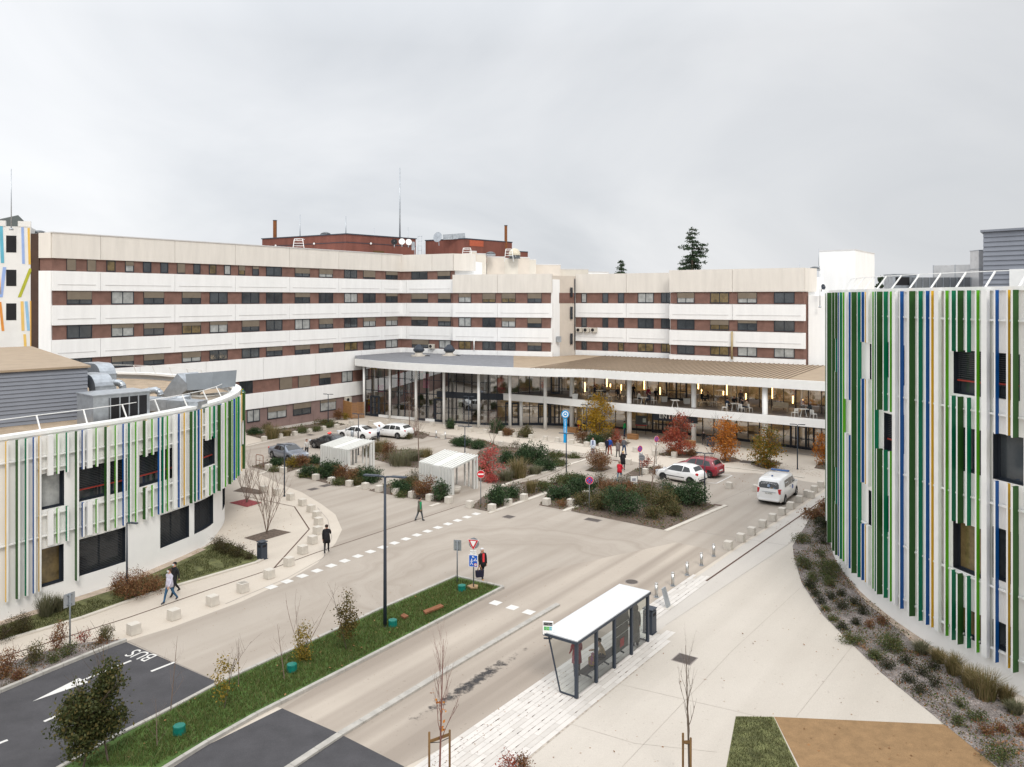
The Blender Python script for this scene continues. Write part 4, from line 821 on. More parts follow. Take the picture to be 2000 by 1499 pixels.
for i in range(110):
    s0, s1 = LU.L * i / 110, LU.L * (i + 1) / 110; a, b, c, d = LU.off(s0, .06), LU.off(s1, .06), LU.off(s1, -.55), LU.off(s0, -.55); mb.hexa([Vector((p.x, p.y, z)) for z in (8.42, 8.58) for p in (a, b, c, d)])
mb.build('parapet', M['wpaint'], LBR, True)
mb = MB(); ring = [LU.off(LU.L * i / 80, -.5) for i in range(81)] + [Vector((-52, 20, 0)), Vector((-46, 8, 0))]
mb.face([(p.x, p.y, 8.05) for p in ring]); ring2 = [LU.off(LU.L * i / 80, -.02) for i in range(81)]; mb.face([(p.x, p.y, 2.9) for p in ring2 + [Vector((-52, 20, 0)), Vector((-46, 8, 0))]][::-1])
mb.build('roof', [mat('roof_gravel', (0.36, 0.28, 0.20), .95, .2, 1.2, 6, fine=.25, fscale=25)], LBR, True)
def rails(path, sm, so_, n_, levels, wins, root, th):
    for z in levels:
        mb = None
        for i in range(n_ + 1):
            sa, sb = sm + (so_ - sm) * i / n_, sm + (so_ - sm) * (i + 1) / n_; c = (sa + sb) / 2
            ok = i < n_ and not any(w_[0] - .05 < c < w_[1] + .05 and w_[2] < z < w_[3] for w_ in wins) and (z not in (6.75, 4.5) or any(w_[0] - .15 < c < w_[1] + .15 for w_ in wins))
            if ok:
                if mb is None: mb = MB()
                a, b = path.off(sa, .1), path.off(sb, .1); mb.bar((a.x, a.y, z), (b.x, b.y, z), .1, th)
            elif mb: mb.build('mounting_rail', M['wpaint'], root, True); mb = None
rails(LU, LU.hit(0) - 12, LU.hit(476), 90, (7.35, 3.5, 6.75, 4.5), UWn, LBR, .07)
full, low, gap = [(3.0, 8.36)], [(.9, 8.36)], [(6.4, 8.36), (3.0, 4.72)]
for px, c, zr in [(9, 'o', low), (29, 'd', low), (47, 'g', low), (62.5, 'b', low), (74, 'o', low), (94, 'w', gap), (109, 'l', gap), (127, 'g', gap), (145, 'd', low), (158, 'b', gap), (170.5, 'w', gap), (185, 'l', gap), (202, 'd', full), (208, 'o', full), (222, 'l', full), (237, 'b', full), (248, 'g', full), (261.5, 'l', full), (276.5, 'd', gap), (281.5, 'o', gap), (293, 'l', gap), (305.6, 'b', full), (313, 'g', full), (323, 'l', full), (336, 'w', full), (345, 'b', full), (356, 'o', full), (367.5, 'd', full), (376, 'g', full), (383.5, 'b', full), (389, 'o', full), (399, 'w', gap), (405, 'l', gap), (413, 'g', gap), (421.5, 'd', full), (425.5, 'b', full), (430, 'w', full), (435, 'l', full), (442, 'd', full), (447.5, 'l', full), (452, 'b', full), (456, 'l', full), (460, 'g', full), (463.5, 'w', full), (466.5, 'o', gap), (468.5, 'd', gap)]: fin(LU, px, c, zr, LBR)
se = LU.hit(468.5)
for i, c in enumerate('wdgblodwgol'): fin(LU, (se + .28 + i * .38,), c, full, LBR)
for i, c in enumerate('godlbwgdol'): fin(LU, (LU.hit(2) - .7 - i * .75,), c, low if i % 3 else full, LBR)
rail3(LU, LU.hit(0) - 12, LU.hit(0) + 44, 9.25, .45, LBR, 2.35, 8.55, .35)
# plant room on the roof
e = empty('plant_room', (-27, 46, 8.05), 'grey ribbed metal plant room with flat tan roof on the left curved building', 'plant room')
def ribbox(root, p0, p1, back, z0, z1, roofm, pitch=.22):
    wg = Wing((p0.x, p0.y), (p1.x, p1.y), ''); wg.root = root; mb = MB(); L_ = wg.L
    z = z0
    while z < z1 - .05:
        for (a, b, d0, d1) in ((0, L_, -.1, 0),):
            mb.hexa([wg.pt(t, d, zz) for zz, dd in ((z, 0.0), (min(z + pitch, z1), -.06)) for t, d in ((0, dd), (L_, dd), (L_, -.1 + dd * 0), (0, -.1))])
        z += pitch
    mb.build('front_cladding', M['clad'], root, True)
    bk = back; mb = MB()
    mb.prism([(wg.pt(0, -.1, 0).x, wg.pt(0, -.1, 0).y), (wg.pt(L_, -.1, 0).x, wg.pt(L_, -.1, 0).y), (p1.x + bk.x, p1.y + bk.y), (p0.x + bk.x, p0.y + bk.y)], z0, z1); mb.build('side_cladding', M['clad'], root, True)
    mb = MB(); e1 = .12; mb.prism([(wg.pt(-.1, e1, 0).x, wg.pt(-.1, e1, 0).y), (wg.pt(L_ + .12, e1, 0).x, wg.pt(L_ + .12, e1, 0).y), (p1.x + bk.x + .1, p1.y + bk.y), (p0.x + bk.x, p0.y + bk.y)], z1 + .003, z1 + .12); mb.build('roof', roofm, root, True)
    return wg
M['clad'] = mat('grey_cladding', (0.235, 0.25, 0.285), .5, .05, 1, metal=.2)
ribbox(e, Vector((-40, 29.5, 0)), Vector((-24.5, 46, 0)), Vector((-14.5, 18.5, 0)), 8.06, 11.0, M['rooftan'])
# ducts
def duct(name, pts, wd, ht, label, root=None, m=None):
    e_ = empty(name, pts[0], label, 'duct'); k = MB(); b0 = Vector(pts[0])
    for a, b in zip(pts, pts[1:]): k.bar(Vector(a) - b0, Vector(b) - b0, wd, ht)
    k.build('casing', m or M['metal'], e_)
    for p, q in zip(pts, pts[1:]):
        d = (Vector(q) - Vector(p)); L_ = d.length; d.normalize(); n_ = max(1, int(L_ / .9))
        for i in range(n_ + 1):
            c = Vector(p) + d * (L_ * i / n_) - b0; f = MB(); f.bar(c - d * .02, c + d * .02, wd + .05, ht + .05); f.build('flange', M['metal'], e_)
    return e_
def elbow(px, y0, yb, Y, wd, label):   # duct leaving the plant room, bending down onto the roof
    c = at(px, y0, Y); e_ = empty('elbow_duct', (c.x, c.y, 8.05), label, 'duct'); k = MB(); f = MB(); r = .9; top = c.z - 8.05
    prof = [(-1.6, top)] + [(-.2 + r * math.sin(t), top - r + r * math.cos(t)) for t in [R(a) for a in range(0, 91, 15)]] + [(-.2 + r, 0)]
    dv, nv = D2.normalized(), D1
    for i in range(len(prof) - 1):
        (x0, z0), (x1, z1) = prof[i], prof[i + 1]; a = Vector((0, 0, 0)) + dv * x0 + Vector((0, 0, z0)); b = dv * x1 + Vector((0, 0, z1)); d = (b - a).normalized(); up = nv.cross(d).normalized()
        th = .75; q = []
        for p, dd in ((a, d), (b, d)):
            t_ = i if p is a else i + 1; ang = min(max(t_ - 1, 0), 6) * R(15); o = Vector((0, 0, -math.cos(ang))) + dv * (-math.sin(ang)); 
            q.append([p - nv * wd / 2, p + nv * wd / 2, p + nv * wd / 2 + o * th, p - nv * wd / 2 + o * th])
        k.hexa(q[0] + q[1])
        if i == 6: f.bar(a - d * .03, a + d * .03, wd + .08, .1)
    k.build('casing', M['metal'], e_); f.build('flange', M['metal'], e_)
elbow(201, 710, 775, 50.5, 1.0, 'rear galvanised elbow duct bending down beside the left plant room'); elbow(193, 731, 775, 47.5, 1.1, 'front galvanised elbow duct bending down beside the left plant room')
c = at(222, 806, 44.2); e = empty('intake_plenum', (c.x, c.y, 8.06), 'galvanised box plenum with open dark louvred face behind the left parapet', 'air handler')
mb = MB(); mb.box((0, 0, .85), (3.0, 2.2, 1.7), rz=A1 - .1); mb.build('casing', M['metal'], e); mb = MB()
ca, sa = math.cos(A1 - .1), math.sin(A1 - .1); rt = lambda x, y, z: (x * ca - y * sa, x * sa + y * ca, z)
mb.box(rt(.35, -1.12, .85), (2.1, .03, 1.4), 0, A1 - .1)
for k in range(5): mb.box(rt(-.65 + k * .5, -1.15, .85), (.06, .06, 1.45), 1, A1 - .1)
mb.build('louvre', [M['black'], M['metal']], e); mb = MB(); mb.box((0, 0, 1.74), (3.1, 2.3, .06), rz=A1 - .1); mb.build('lid', M['metal'], e)
e = empty('air_handler', at(365, 780, 53), 'grey air handling unit with slanted duct standing above the curved left roof', 'air handler'); mb = MB(); Y = 53
q = [at(318, 778, Y), at(340, 778, Y), at(366, 757, Y), at(347, 737, Y)]; q = [at(312, 776, Y), at(346, 776, Y), at(372, 757, Y), at(346, 730, Y)]
bkv = Vector((.9, 1.2, 0)); mb.hexa([q[0], q[1], q[1] + bkv, q[0] + bkv, q[3], q[2], q[2] + bkv, q[3] + bkv]); mb.build('slanted_duct', M['metal'], e, True)
mb = MB(); a, b, c_, d_ = at(366, 763, Y - .2), at(413, 760, Y - .2), at(416, 727, Y - .2), at(362, 731, Y - .2); mb.hexa([a, b, b + bkv * 1.2, a + bkv * 1.2, d_, c_, c_ + bkv * 1.2, d_ + bkv * 1.2]); mb.build('casing', mat('unit_grey', (.26, .29, .32), .5, .06), e, True)
mb = MB()
for x in (352, 383): a = at(x, 764, Y + .6); mb = MB(); mb.box((a.x, a.y, (a.z + 8.05) / 2), (.4, .4, a.z - 8.05)); mb.build('support', M['concrete'], e, True)
def rduct(pts, r, label):
    e_ = empty('round_duct', pts[0], label, 'duct'); k = MB(); b0 = Vector(pts[0]); k.tube([Vector(p) - b0 for p in pts], r, 12); k.build('pipe', M['metal'], e_); f = MB()
    for p, q in zip(pts, pts[1:]): d = (Vector(q) - Vector(p)).normalized() * .04; c = (Vector(p) + Vector(q)) / 2 - b0; f.tube([c - d, c + d], r + .02, 12)
    f.build('collar', M['metal'], e_)
rduct([at(214, 748, 49), at(232, 748, 49), at(238, 751, 49), at(240, 757, 49), at(240, 775, 49)], .2, 'small round pipe bent down beside the elbow ducts')
rduct([at(270, 775, 50), at(278, 766, 50), at(305, 762, 50), at(312, 767, 50), at(315, 776, 50)], .2, 'round pipe arching between plenum and slanted duct'); rduct([at(318, 783, 49), at(372, 775, 49)], .14, 'thin round pipe lying on the roof before the air unit')
duct('flat_duct', [at(275, 787, 48.5), at(395, 795, 48)], 1.1, .7, 'long flat galvanised duct on the left roof behind the railing')
duct('flat_duct', [at(215, 775, 50), at(262, 778, 52)], 1.2, .35, 'low galvanised duct section behind the plenum')
e = empty('roof_hatch', at(415, 778, 53.5), 'pale flat curb box on the gravel roof near the rounded end', 'roof hatch'); mb = MB(); mb.box((0, 0, -.1), (2.6, 1.2, .6), rz=A1); mb.build('box', M['concrete'], e); mb = MB(); mb.box((0, 0, .23), (2.7, 1.3, .05), rz=A1); mb.build('lid', M['kerb'], e)
# ---- right building
cx, cy, rr = 45.8, 39.0, 28.05
RP = Path([(cx - rr * math.cos(R(a)), cy - rr * math.sin(R(a)), 0) for a in range(-62, 53, 2)], 2); RP.last = True
RBR = empty('striped_building', (18, 39, 0), 'tall curved white building on the right with many green, blue and orange vertical fins', 'building', 'curved buildings with coloured fins')
RS = Path([RP.off(RP.L * i / 140, .30) for i in range(141)], smooth=False); RS.last = True     # line of the fins
wr = [(1863, 1930, 683, 768, 'blind', 1), (1940.5, 1992, 689, 777, 'blind', 1), (1863, 1929, 831, 915, 'glass', 0), (1940, 1999, 845, 935, 'glass', 0), (1862, 1928, 1015, 1108, 'lit', 0), (1939, 1990, 1028, 1128, 'glass', 0), (1861, 1928, 1176, 1230, 'lit', 0), (1939, 1990, 1209, 1262, 'glass', 0),
      (1699.5, 1713, 672, 742, 'blind', 0), (1727, 1754, 806, 879, 'blind', 1), (1697, 1711, 957, 1030, 'glass', 0), (1663, 1676, 785, 850, 'blind', 0), (1727, 1754, 668, 736, 'blind', 0), (1727, 1754, 965, 1035, 'glass', 0), (1648, 1653, 663, 728, 'blind', 0), (1648, 1653, 920, 990, 'blind', 0), (1764, 1766.5, 675, 753, 'blind', 0), (1763, 1766, 810, 886, 'blind', 0), (1762.5, 1765, 978, 1062, 'blind', 0)]
RWn = [wz(RP, a, b, c, d) for a, b, c, d, _, _ in wr]
s9 = RP.hit(2003)
for k in range(2):
    for z0, z1 in ((11.15, 12.93), (8.1, 9.85), (4.13, 6.06), (1.57, 2.73)): RWn.append((s9 + 1 + k * 4.5, s9 + 4 + k * 4.5, z0, z1)); wr.append((0, 0, 0, 0, 'glass', 0))
cwall(RP, 0, RP.L, 0, 15.35, RWn, M['facade'], RBR)
for q, a in zip(RWn, wr): cwin(RP, *q, RBR, a[4], a[5])
mb = MB()
for i in range(90):
    s0, s1 = RP.L * i / 90, RP.L * (i + 1) / 90; a, b, c, d = RP.off(s0, .10), RP.off(s1, .10), RP.off(s1, -.5), RP.off(s0, -.5); mb.hexa([Vector((p.x, p.y, z)) for z in (15.30, 15.46) for p in (a, b, c, d)])
mb.build('parapet', M['wpaint'], RBR, True)
mb = MB(); mb.face([(p.x, p.y, 15.0) for p in [RP.off(RP.L * i / 60, -.4) for i in range(61)]][::-1]); mb.build('roof', mat('roof_grey', (.3, .29, .28), .9, .1), RBR, True)
rails(RP, RP.hit(1640), RP.hit(2003) + 12, 50, (14.15, 10.5, 7.0, 3.75, 1.35), RWn, RBR, .08)
def rf(px, c, gaps=(), back=.13):
    s = RS.hit(px)
    if s is None: return
    p = RP.at(s); Y = F * p.x / (px - 1000) if px > 1001 else p.y; Y = RS.at(s).y; zr = [(.92, 15.32)]
    for a, b in gaps:
        z1, z0 = zat(a, Y), zat(b, Y); zr = [r for lo, hi in zr for r in ((lo, min(hi, z0)), (max(lo, z1), hi)) if r[1] - r[0] > .1]
    fin(RP, (RP.hit(px) if abs(RP.hit(px) or 0) and px > 1640 else RP.L * s / RS.L,), c, zr, RBR, back)
rl = [(1620, 'd'), (1625, 'w'), (1629.5, 'd'), (1633, 'g'), (1636.5, 'b'), (1639.5, 'w'), (1644, 'l', [(663, 729), (917, 991)]), (1649.5, 'd', [(664, 731), (922, 996)]), (1655.5, 'g'), (1659.5, 'l'), (1665, 'w', [(784, 852)]), (1672, 'b', [(786, 856)]), (1682, 'd'), (1690.5, 'g'), (1697, 'b', [(670, 743), (949, 1031)]), (1702, 'o', [(671, 744), (952, 1033)]), (1708, 'w', [(671, 744), (956, 1034)]), (1717.5, 'l'), (1724, 'g'), (1732, 'd', [(804, 881)]), (1741.5, 'g', [(806, 884)]), (1751.5, 'l', [(808, 886)]), (1760, 'w'), (1772.6, 'b'), (1786, 'o'), (1795, 'd'), (1809.6, 'g'), (1822.5, 'b'), (1831, 'o'), (1843, 'w'), (1860, 'l'), (1874, 'g', [(687, 775), (1022, 1119)]), (1889, 'd', [(688, 777), (1026, 1126)]), (1903.5, 'g', [(689, 779), (1031, 1131)]), (1920, 'l'), (1936, 'w'), (1957.6, 'b', [(850, 943)]), (1980, 'o', [(853, 948)]), (1996, 'd', [(857, 953)])]
for q in rl: rf(q[0] - (3.0 if q[0] > 1640 else 0), q[1], q[2] if len(q) > 2 else ())
for i, c in enumerate('gwlobdglwd'): fin(RP, (RP.hit(1996) + .75 + i * .72,), c, [(.92, 15.32)], RBR)
s0_ = RP.L * RS.hit(1621) / RS.L
for i, c in enumerate('wgdlwb'): fin(RP, (s0_ - 5 - i * .7,), c, [(.92, 15.32)], RBR)
rail3(RP, RP.hit(1655) - 3, RP.hit(2003) + 8, 16.1, .35, RBR, 1.55, 15.44, .5)
e = empty('plant_room', (28, 45, 15), 'tall grey ribbed metal plant room on top of the right curved building', 'plant room'); p0, p1 = at(1920, 0, 44.5), at(2080, 0, 41.5)
ribbox(e, p0, p1, Vector((5.4, 8, 0)), 15.02, zat(454, 44.5), M['clad'], .26)
mb = MB(); a = Wing((p0.x, p0.y), (p1.x, p1.y), ''); a.root = e; a.bx(mb, a.t(1972), a.t(2012), 0, .05, 15.3, zat(527, 44)); mb.build('door', M['wpaint'], e, True)
# ================================================================ PEOPLE
PEOPLE = []
SKIN = (0.50, 0.28, 0.20)
def cm(c, nm=None): return mat('cloth_%02d_%02d_%02d' % tuple(int(99 * min(1, x)) for x in c), c, .85, .12, 6, fine=.08, fscale=40)
def person(loc, face, label, top, legs, hair=(.03, .02, .015), shoes=(.02, .02, .025), h=1.72, pose='stand', arms=(8, -8), elb=(12, 12), stride=0, coat=None, hood=False, mask=False, group=None, fingers=False, lean=0, skin=SKIN, seat=0.45, scarf=None, sleeve=None):
    e = empty('person', loc, label, 'person', group, face - math.pi / 2); k = h / 1.72
    V, E, Rd, seg = [], [], [], []
    def add(p, r, par=None, m=None):
        V.append(Vector(p) * k); Rd.append(r * k)
        if par is not None: E.append((par, len(V) - 1)); seg.append((par, len(V) - 1, m))
        return len(V) - 1
    sit = pose == 'sit'; pz = (seat / k + .10) if sit else .94 - (0.02 if stride else 0)
    ln = R(lean); up = lambda d: (0, math.sin(ln) * d, pz + math.cos(ln) * d)
    p0 = add((0, 0, pz), .135); w_ = add(up(.15), .128, p0, 1); ch = add(up(.36), .15, w_, 1); nb = add(up(.52), .062, ch, 1)
    hx = up(.62); hd = add((0, hx[1] + .02, hx[2]), .083, nb, 0); ht = add((0, hx[1] + .02, hx[2] + .10), .082, hd, 0); add((0, hx[1] + .125, hx[2] + .04), .014, hd, 0)
    for s in (-1, 1): add((s * .092, hx[1] + .01, hx[2] + .05), .016, hd, 0)
    hands = []
    for i, s in enumerate((-1, 1)):
        b = up(.44); sh = add((s * .185, b[1], b[2]), .068, ch, 1); a = R(arms[i]); q = V[sh] / k
        am = 4 if sleeve else 1; el = add((q.x + s * .035, q.y + math.sin(a) * .28, q.z - math.cos(a) * .28), .047, sh, am); a2 = a + R(elb[i]); q = V[el] / k
        wr_ = add((q.x + s * .0, q.y + math.sin(a2) * .24, q.z - math.cos(a2) * .24), .034, el, am); q = V[wr_] / k
        dv = Vector((0, math.sin(a2), -math.cos(a2))); hn = add(q + dv * .075, .030, wr_, 0); hands.append((q + dv * .09) * k)
        if fingers:
            q = V[hn] / k; sd_ = Vector((0, math.cos(a2), math.sin(a2)))
            for f, (o, l) in enumerate(((-.026, .06), (-.009, .072), (.009, .068), (.026, .052))):
                b1 = add(q + sd_ * o + dv * .02, .0095, hn, 0); add(q + sd_ * o * 1.15 + dv * (.02 + l * .6) + Vector((-s * .006, 0, 0)), .0085, b1, 0)
            tb = add(q + sd_ * .03 + Vector((-s * .02, 0, 0)), .011, wr_, 0); add(q + sd_ * .045 + dv * .03 + Vector((-s * .03, 0, 0)), .009, tb, 0)
    st = R(stride)
    for i, s in enumerate((-1, 1)):
        hp = add((s * .095, 0, pz - .04), .098, p0, 2)
        if sit:
            kn = add((s * .11, .40, pz + .0), .065, hp, 2); an = add((s * .11, .43, .08), .043, kn, 2)
        else:
            a = st * (1 if s > 0 else -1); kb = R(6) if a >= 0 else R(abs(stride) * .9)
            q = V[hp] / k; kn = add((q.x, q.y + math.sin(a) * .42, q.z - math.cos(a) * .42), .064, hp, 2); q = V[kn] / k; a3 = a - kb
            an = add((q.x, q.y + math.sin(a3) * .41, max(.07, q.z - math.cos(a3) * .41)), .042, kn, 2)
        q = V[an] / k; add((q.x + s * .015, q.y - .035, q.z - .035), .038, an, 3); add((q.x + s * .025, q.y + .15, max(.035, q.z - .045)), .034, an, 3)
    me = bpy.data.meshes.new('body'); me.from_pydata([tuple(v) for v in V], E, []); o = link('body', me, e)
    sk = o.modifiers.new('s', 'SKIN'); sk.use_smooth_shade = True; sk.branch_smoothing = .25
    for i, r in enumerate(Rd): me.skin_vertices[0].data[i].radius = (r, r)
    me.skin_vertices[0].data[0].use_root = True
    sb = o.modifiers.new('d', 'SUBSURF'); sb.levels = 1; sb.render_levels = 1
    PEOPLE.append((o, [(V[a], V[b], m) for a, b, m in seg], [mat('skin', skin, .55, .05), cm(top), cm(legs), cm(shoes), cm(sleeve or top)]))
    c = Vector((0, hx[1] + .005, hx[2] + .055)) * k; mb = MB()
    if hood: mb.lathe(c - Vector((0, .02, .14)) * k, [(.10 * k, 0), (.125 * k, .1 * k), (.12 * k, .2 * k), (.08 * k, .27 * k), (.02 * k, .29 * k)], 10)
    else: mb.lathe(c - Vector((0, .022, .035)) * k, [(.085 * k, -.03 * k), (.100 * k, .02 * k), (.098 * k, .07 * k), (.07 * k, .105 * k), (.02 * k, .12 * k)], 12)
    mb.build('hood' if hood else 'hair', cm(top if hood else hair), e)
    if mask:
        mb = MB(); mb.box(c + Vector((0, .088, -.035)) * k, (.11 * k, .03 * k, .07 * k)); mb.build('face_mask', cm((.55, .72, .80)), e, bevel=.008)
    if coat:
        mb = MB(); zt = (pz + .30) * k; zb = coat * k; mb.lathe((0, .0, zb), [(.215 * k, 0), (.20 * k, (zt - zb) * .4), (.178 * k, (zt - zb) * .75), (.165 * k, zt - zb)], 14, sy=.78); mb.build('coat', cm(top), e)
    if scarf:
        mb = MB(); mb.box((0, .142 * k, (pz + .28) * k), (.11 * k, .05, .44 * k)); mb.build('shirt_front', cm(scarf), e, bevel=.015)
    e['_h'] = 0; del e['_h']
    return e, hands
def bake_people():
    bpy.context.view_layer.update(); dg = bpy.context.evaluated_depsgraph_get()
    for o, seg, ms in PEOPLE:
        me = bpy.data.meshes.new_from_object(o.evaluated_get(dg)); o.modifiers.clear(); o.data = me; me.materials.clear()
        for m in ms: me.materials.append(m)
        idx = []
        for f in me.polygons:
            c = f.center; best = (9, 0)
            for a, b, m in seg:
                ab = b - a; t = max(0, min(1, (c - a).dot(ab) / max(1e-9, ab.length_squared))); d = (c - a - ab * t).length
                if d < best[0]: best = (d, m)
            idx.append(best[1])
        me.polygons.foreach_set('material_index', idx); me.polygons.foreach_set('use_smooth', [True] * len(idx)); me.update()
def bagobj(loc, w_, d, hh, col, label, rz=0, handles=True, nm='bag'):
    e = empty(nm, loc, label, 'bag', None, rz); mb = MB(); mb.hexa([(-w_ / 2 * .85, -d / 2, 0), (w_ / 2 * .85, -d / 2, 0), (w_ / 2 * .85, d / 2, 0), (-w_ / 2 * .85, d / 2, 0), (-w_ / 2, -d / 2 * .7, hh), (w_ / 2, -d / 2 * .7, hh), (w_ / 2, d / 2 * .7, hh), (-w_ / 2, d / 2 * .7, hh)]); mb.build('body', cm(col), e, bevel=.03)
    if handles:
        mb = MB()
        for y in (-d * .3, d * .3): mb.tube([(-w_ * .22, y, hh * .95), (-w_ * .15, y * .3, hh + .16), (w_ * .15, y * .3, hh + .16), (w_ * .22, y, hh * .95)], .014, 6)
        mb.build('handles', cm((.35, .17, .07)), e)
    return e
DN = (.02, .028, .05); BK_ = (.012, .012, .014)
a_of = lambda v: math.atan2(v.y, v.x)
FWD = A1           # towards the entrance
e, hd = person(P(942, 1133), R(-62), 'grey haired man in black jacket and red shirt beside the give way sign', BK_, (.02, .022, .03), (.55, .55, .55), (.45, .22, .06), 1.74, arms=(4, 10), elb=(8, 14), stride=20, fingers=True, scarf=(.75, .05, .06), coat=.72)
hw = wm(e) @ hd[1]; bagobj((hw.x - .02, hw.y, hw.z - .54), .48, .2, .36, (.012, .012, .03), 'dark navy tote bag carried by the man at the give way sign', R(20))
person(P(331, 1178), R(-118), 'woman in lilac jumper, blue jeans and face mask walking along the left path', (.50, .48, .56), (.03, .09, .17), (.05, .028, .018), (.03, .035, .05), 1.74, arms=(18, -16), elb=(14, 14), stride=20, mask=True, fingers=True, coat=.80)
person(P(341, 1163), R(-118), 'person in black with cream scarf walking beside the woman in lilac', BK_, BK_, (.01, .01, .012), BK_, 1.72, arms=(-14, 12), elb=(10, 10), stride=-20, mask=True)
person(P(638, 1081), R(100), 'person in black coat and black trousers walking away past the curved row of cubes', (.010, .010, .013), (.012, .012, .016), (.03, .018, .013), BK_, 1.74, arms=(-10, 25), elb=(10, 75), stride=18, coat=.62, fingers=True)
person(P(820, 1018), R(35), 'woman in khaki gilet with green sleeves crossing the road near the planter', (.115, .11, .085), (.07, .08, .09), (.012, .01, .01), (.02, .02, .02), 1.66, arms=(10, -12), elb=(10, 16), stride=16, coat=.68, sleeve=(.01, .26, .10))
person(P(1210, 941), R(60), 'person in bright red jacket and blue jeans walking away in the middle path', (.55, .015, .03), (.10, .22, .33), (.25, .2, .15), (.05, .05, .06), 1.72, arms=(20, 20), elb=(60, 60), stride=18, coat=.75)
person(P(1217, 919), R(80), 'blond person in long black coat standing just behind the red jacket', (.012, .012, .015), (.02, .02, .025), (.6, .42, .2), BK_, 1.72, arms=(5, 12), elb=(10, 70), coat=.55)
person(P(1158, 889), R(-95), 'person in open white coat over blue clothes coming along the entrance road', (.62, .68, .76), (.01, .03, .12), (.06, .03, .02), BK_, 1.72, arms=(10, -10), stride=16, coat=.6, scarf=(.01, .03, .16))
person(P(1186, 889), R(50), 'person in dark navy jacket beside the one in cobalt blue', (.018, .018, .03), (.012, .018, .03), (.02, .015, .012), (.5, .5, .5), 1.66, stride=8)
person(P(1191, 889.5), R(50), 'man in cobalt blue jacket and rust trousers walking to the entrance', (.012, .07, .34), (.24, .04, .02), (.3, .24, .2), (.6, .58, .55), 1.76, arms=(-8, 10), stride=10)
person(P(1207, 893.5), R(60), 'woman in speckled brown coat and black leggings walking to the entrance', (.17, .14, .135), BK_, (.22, .13, .06), BK_, 1.68, stride=10, coat=.62)
person(P(1219, 889.5), R(45), 'man in grey jumper and navy jeans walking to the entrance', (.13, .13, .14), (.012, .04, .10), (.03, .025, .02), (.05, .06, .09), 1.76, arms=(-10, 14), stride=14)
person(P(1112, 836), R(80), 'person in dark jacket with red front standing by the white column', (.05, .012, .016), (.02, .03, .06), h=1.72, scarf=(.4, .02, .03))
person(P(1131, 843), R(-100), 'person in yellow top and red trousers beside the wooden planter under the canopy', (.70, .42, .03), (.40, .03, .02), (.25, .15, .07), (.3, .05, .03), 1.5)
person(P(1220, 853), R(-30), 'person in bright green jacket standing by the red shrub and column', (.02, .34, .09), (.02, .06, .12), h=1.7)
person(P(1374, 867), R(-100), 'person in black with a face mask sitting under the balcony beside the bin', BK_, (.02, .025, .035), h=1.72, pose='sit', mask=True)
person(P(599, 894), R(-60), 'person in pale grey jacket standing between silver and black cars', (.50, .48, .45), (.03, .03, .035), (.05, .03, .02), h=1.76, arms=(10, 20), elb=(20, 60))
person(P(739, 862), R(60), 'person in white shirt and dark trousers leaning into the white estate car', (.62, .65, .70), (.015, .02, .035), (.25, .1, .05), h=1.74, arms=(50, 40), elb=(30, 30), lean=12)
# bus stop
SH0 = P(1126, 1365); SU, SV = D1, Vector((-.815, .579, 0))
def SP(u, v, z=0): return SH0 + SU * u + SV * v + Vector((0, 0, z))
person(SP(1.45, .85), A1 + R(50), 'person in hooded burgundy coat and white shoes at the near shelter end', (.20, .010, .028), (.03, .03, .034), h=1.66, hood=True, arms=(14, 14), elb=(30, 40), coat=.62, shoes=(.7, .7, .72))
e, hd = person(SP(2.8, .36), A1 + R(135), 'person in beige jumper sitting on the bus shelter bench', (.34, .26, .17), (.035, .038, .055), h=1.7, pose='sit', arms=(32, 26), elb=(62, 60), lean=22, seat=.42)
person(SP(5.35, .25), A1 + R(60), 'tall person in long olive grey coat at the far end of the bus shelter', (.105, .10, .085), (.02, .02, .02), h=1.78, hood=True, coat=.22)
b_ = empty('handbag', SP(1.95, .42, .44), 'bright yellow and purple bag on the near end of the bus bench', 'bag', None, A1); mb = MB(); mb.box((0, 0, .17), (.36, .22, .34)); mb.build('body', mat('bag_yellow', (.55, .50, .03), .7, .3, 9, col2=(.30, .06, .30)), b_, bevel=.05); mb = MB(); mb.tube([(-.1, 0, .33), (-.06, 0, .46), (.06, 0, .46), (.1, 0, .33)], .012, 6); mb.build('handles', cm((.3, .05, .3)), b_)
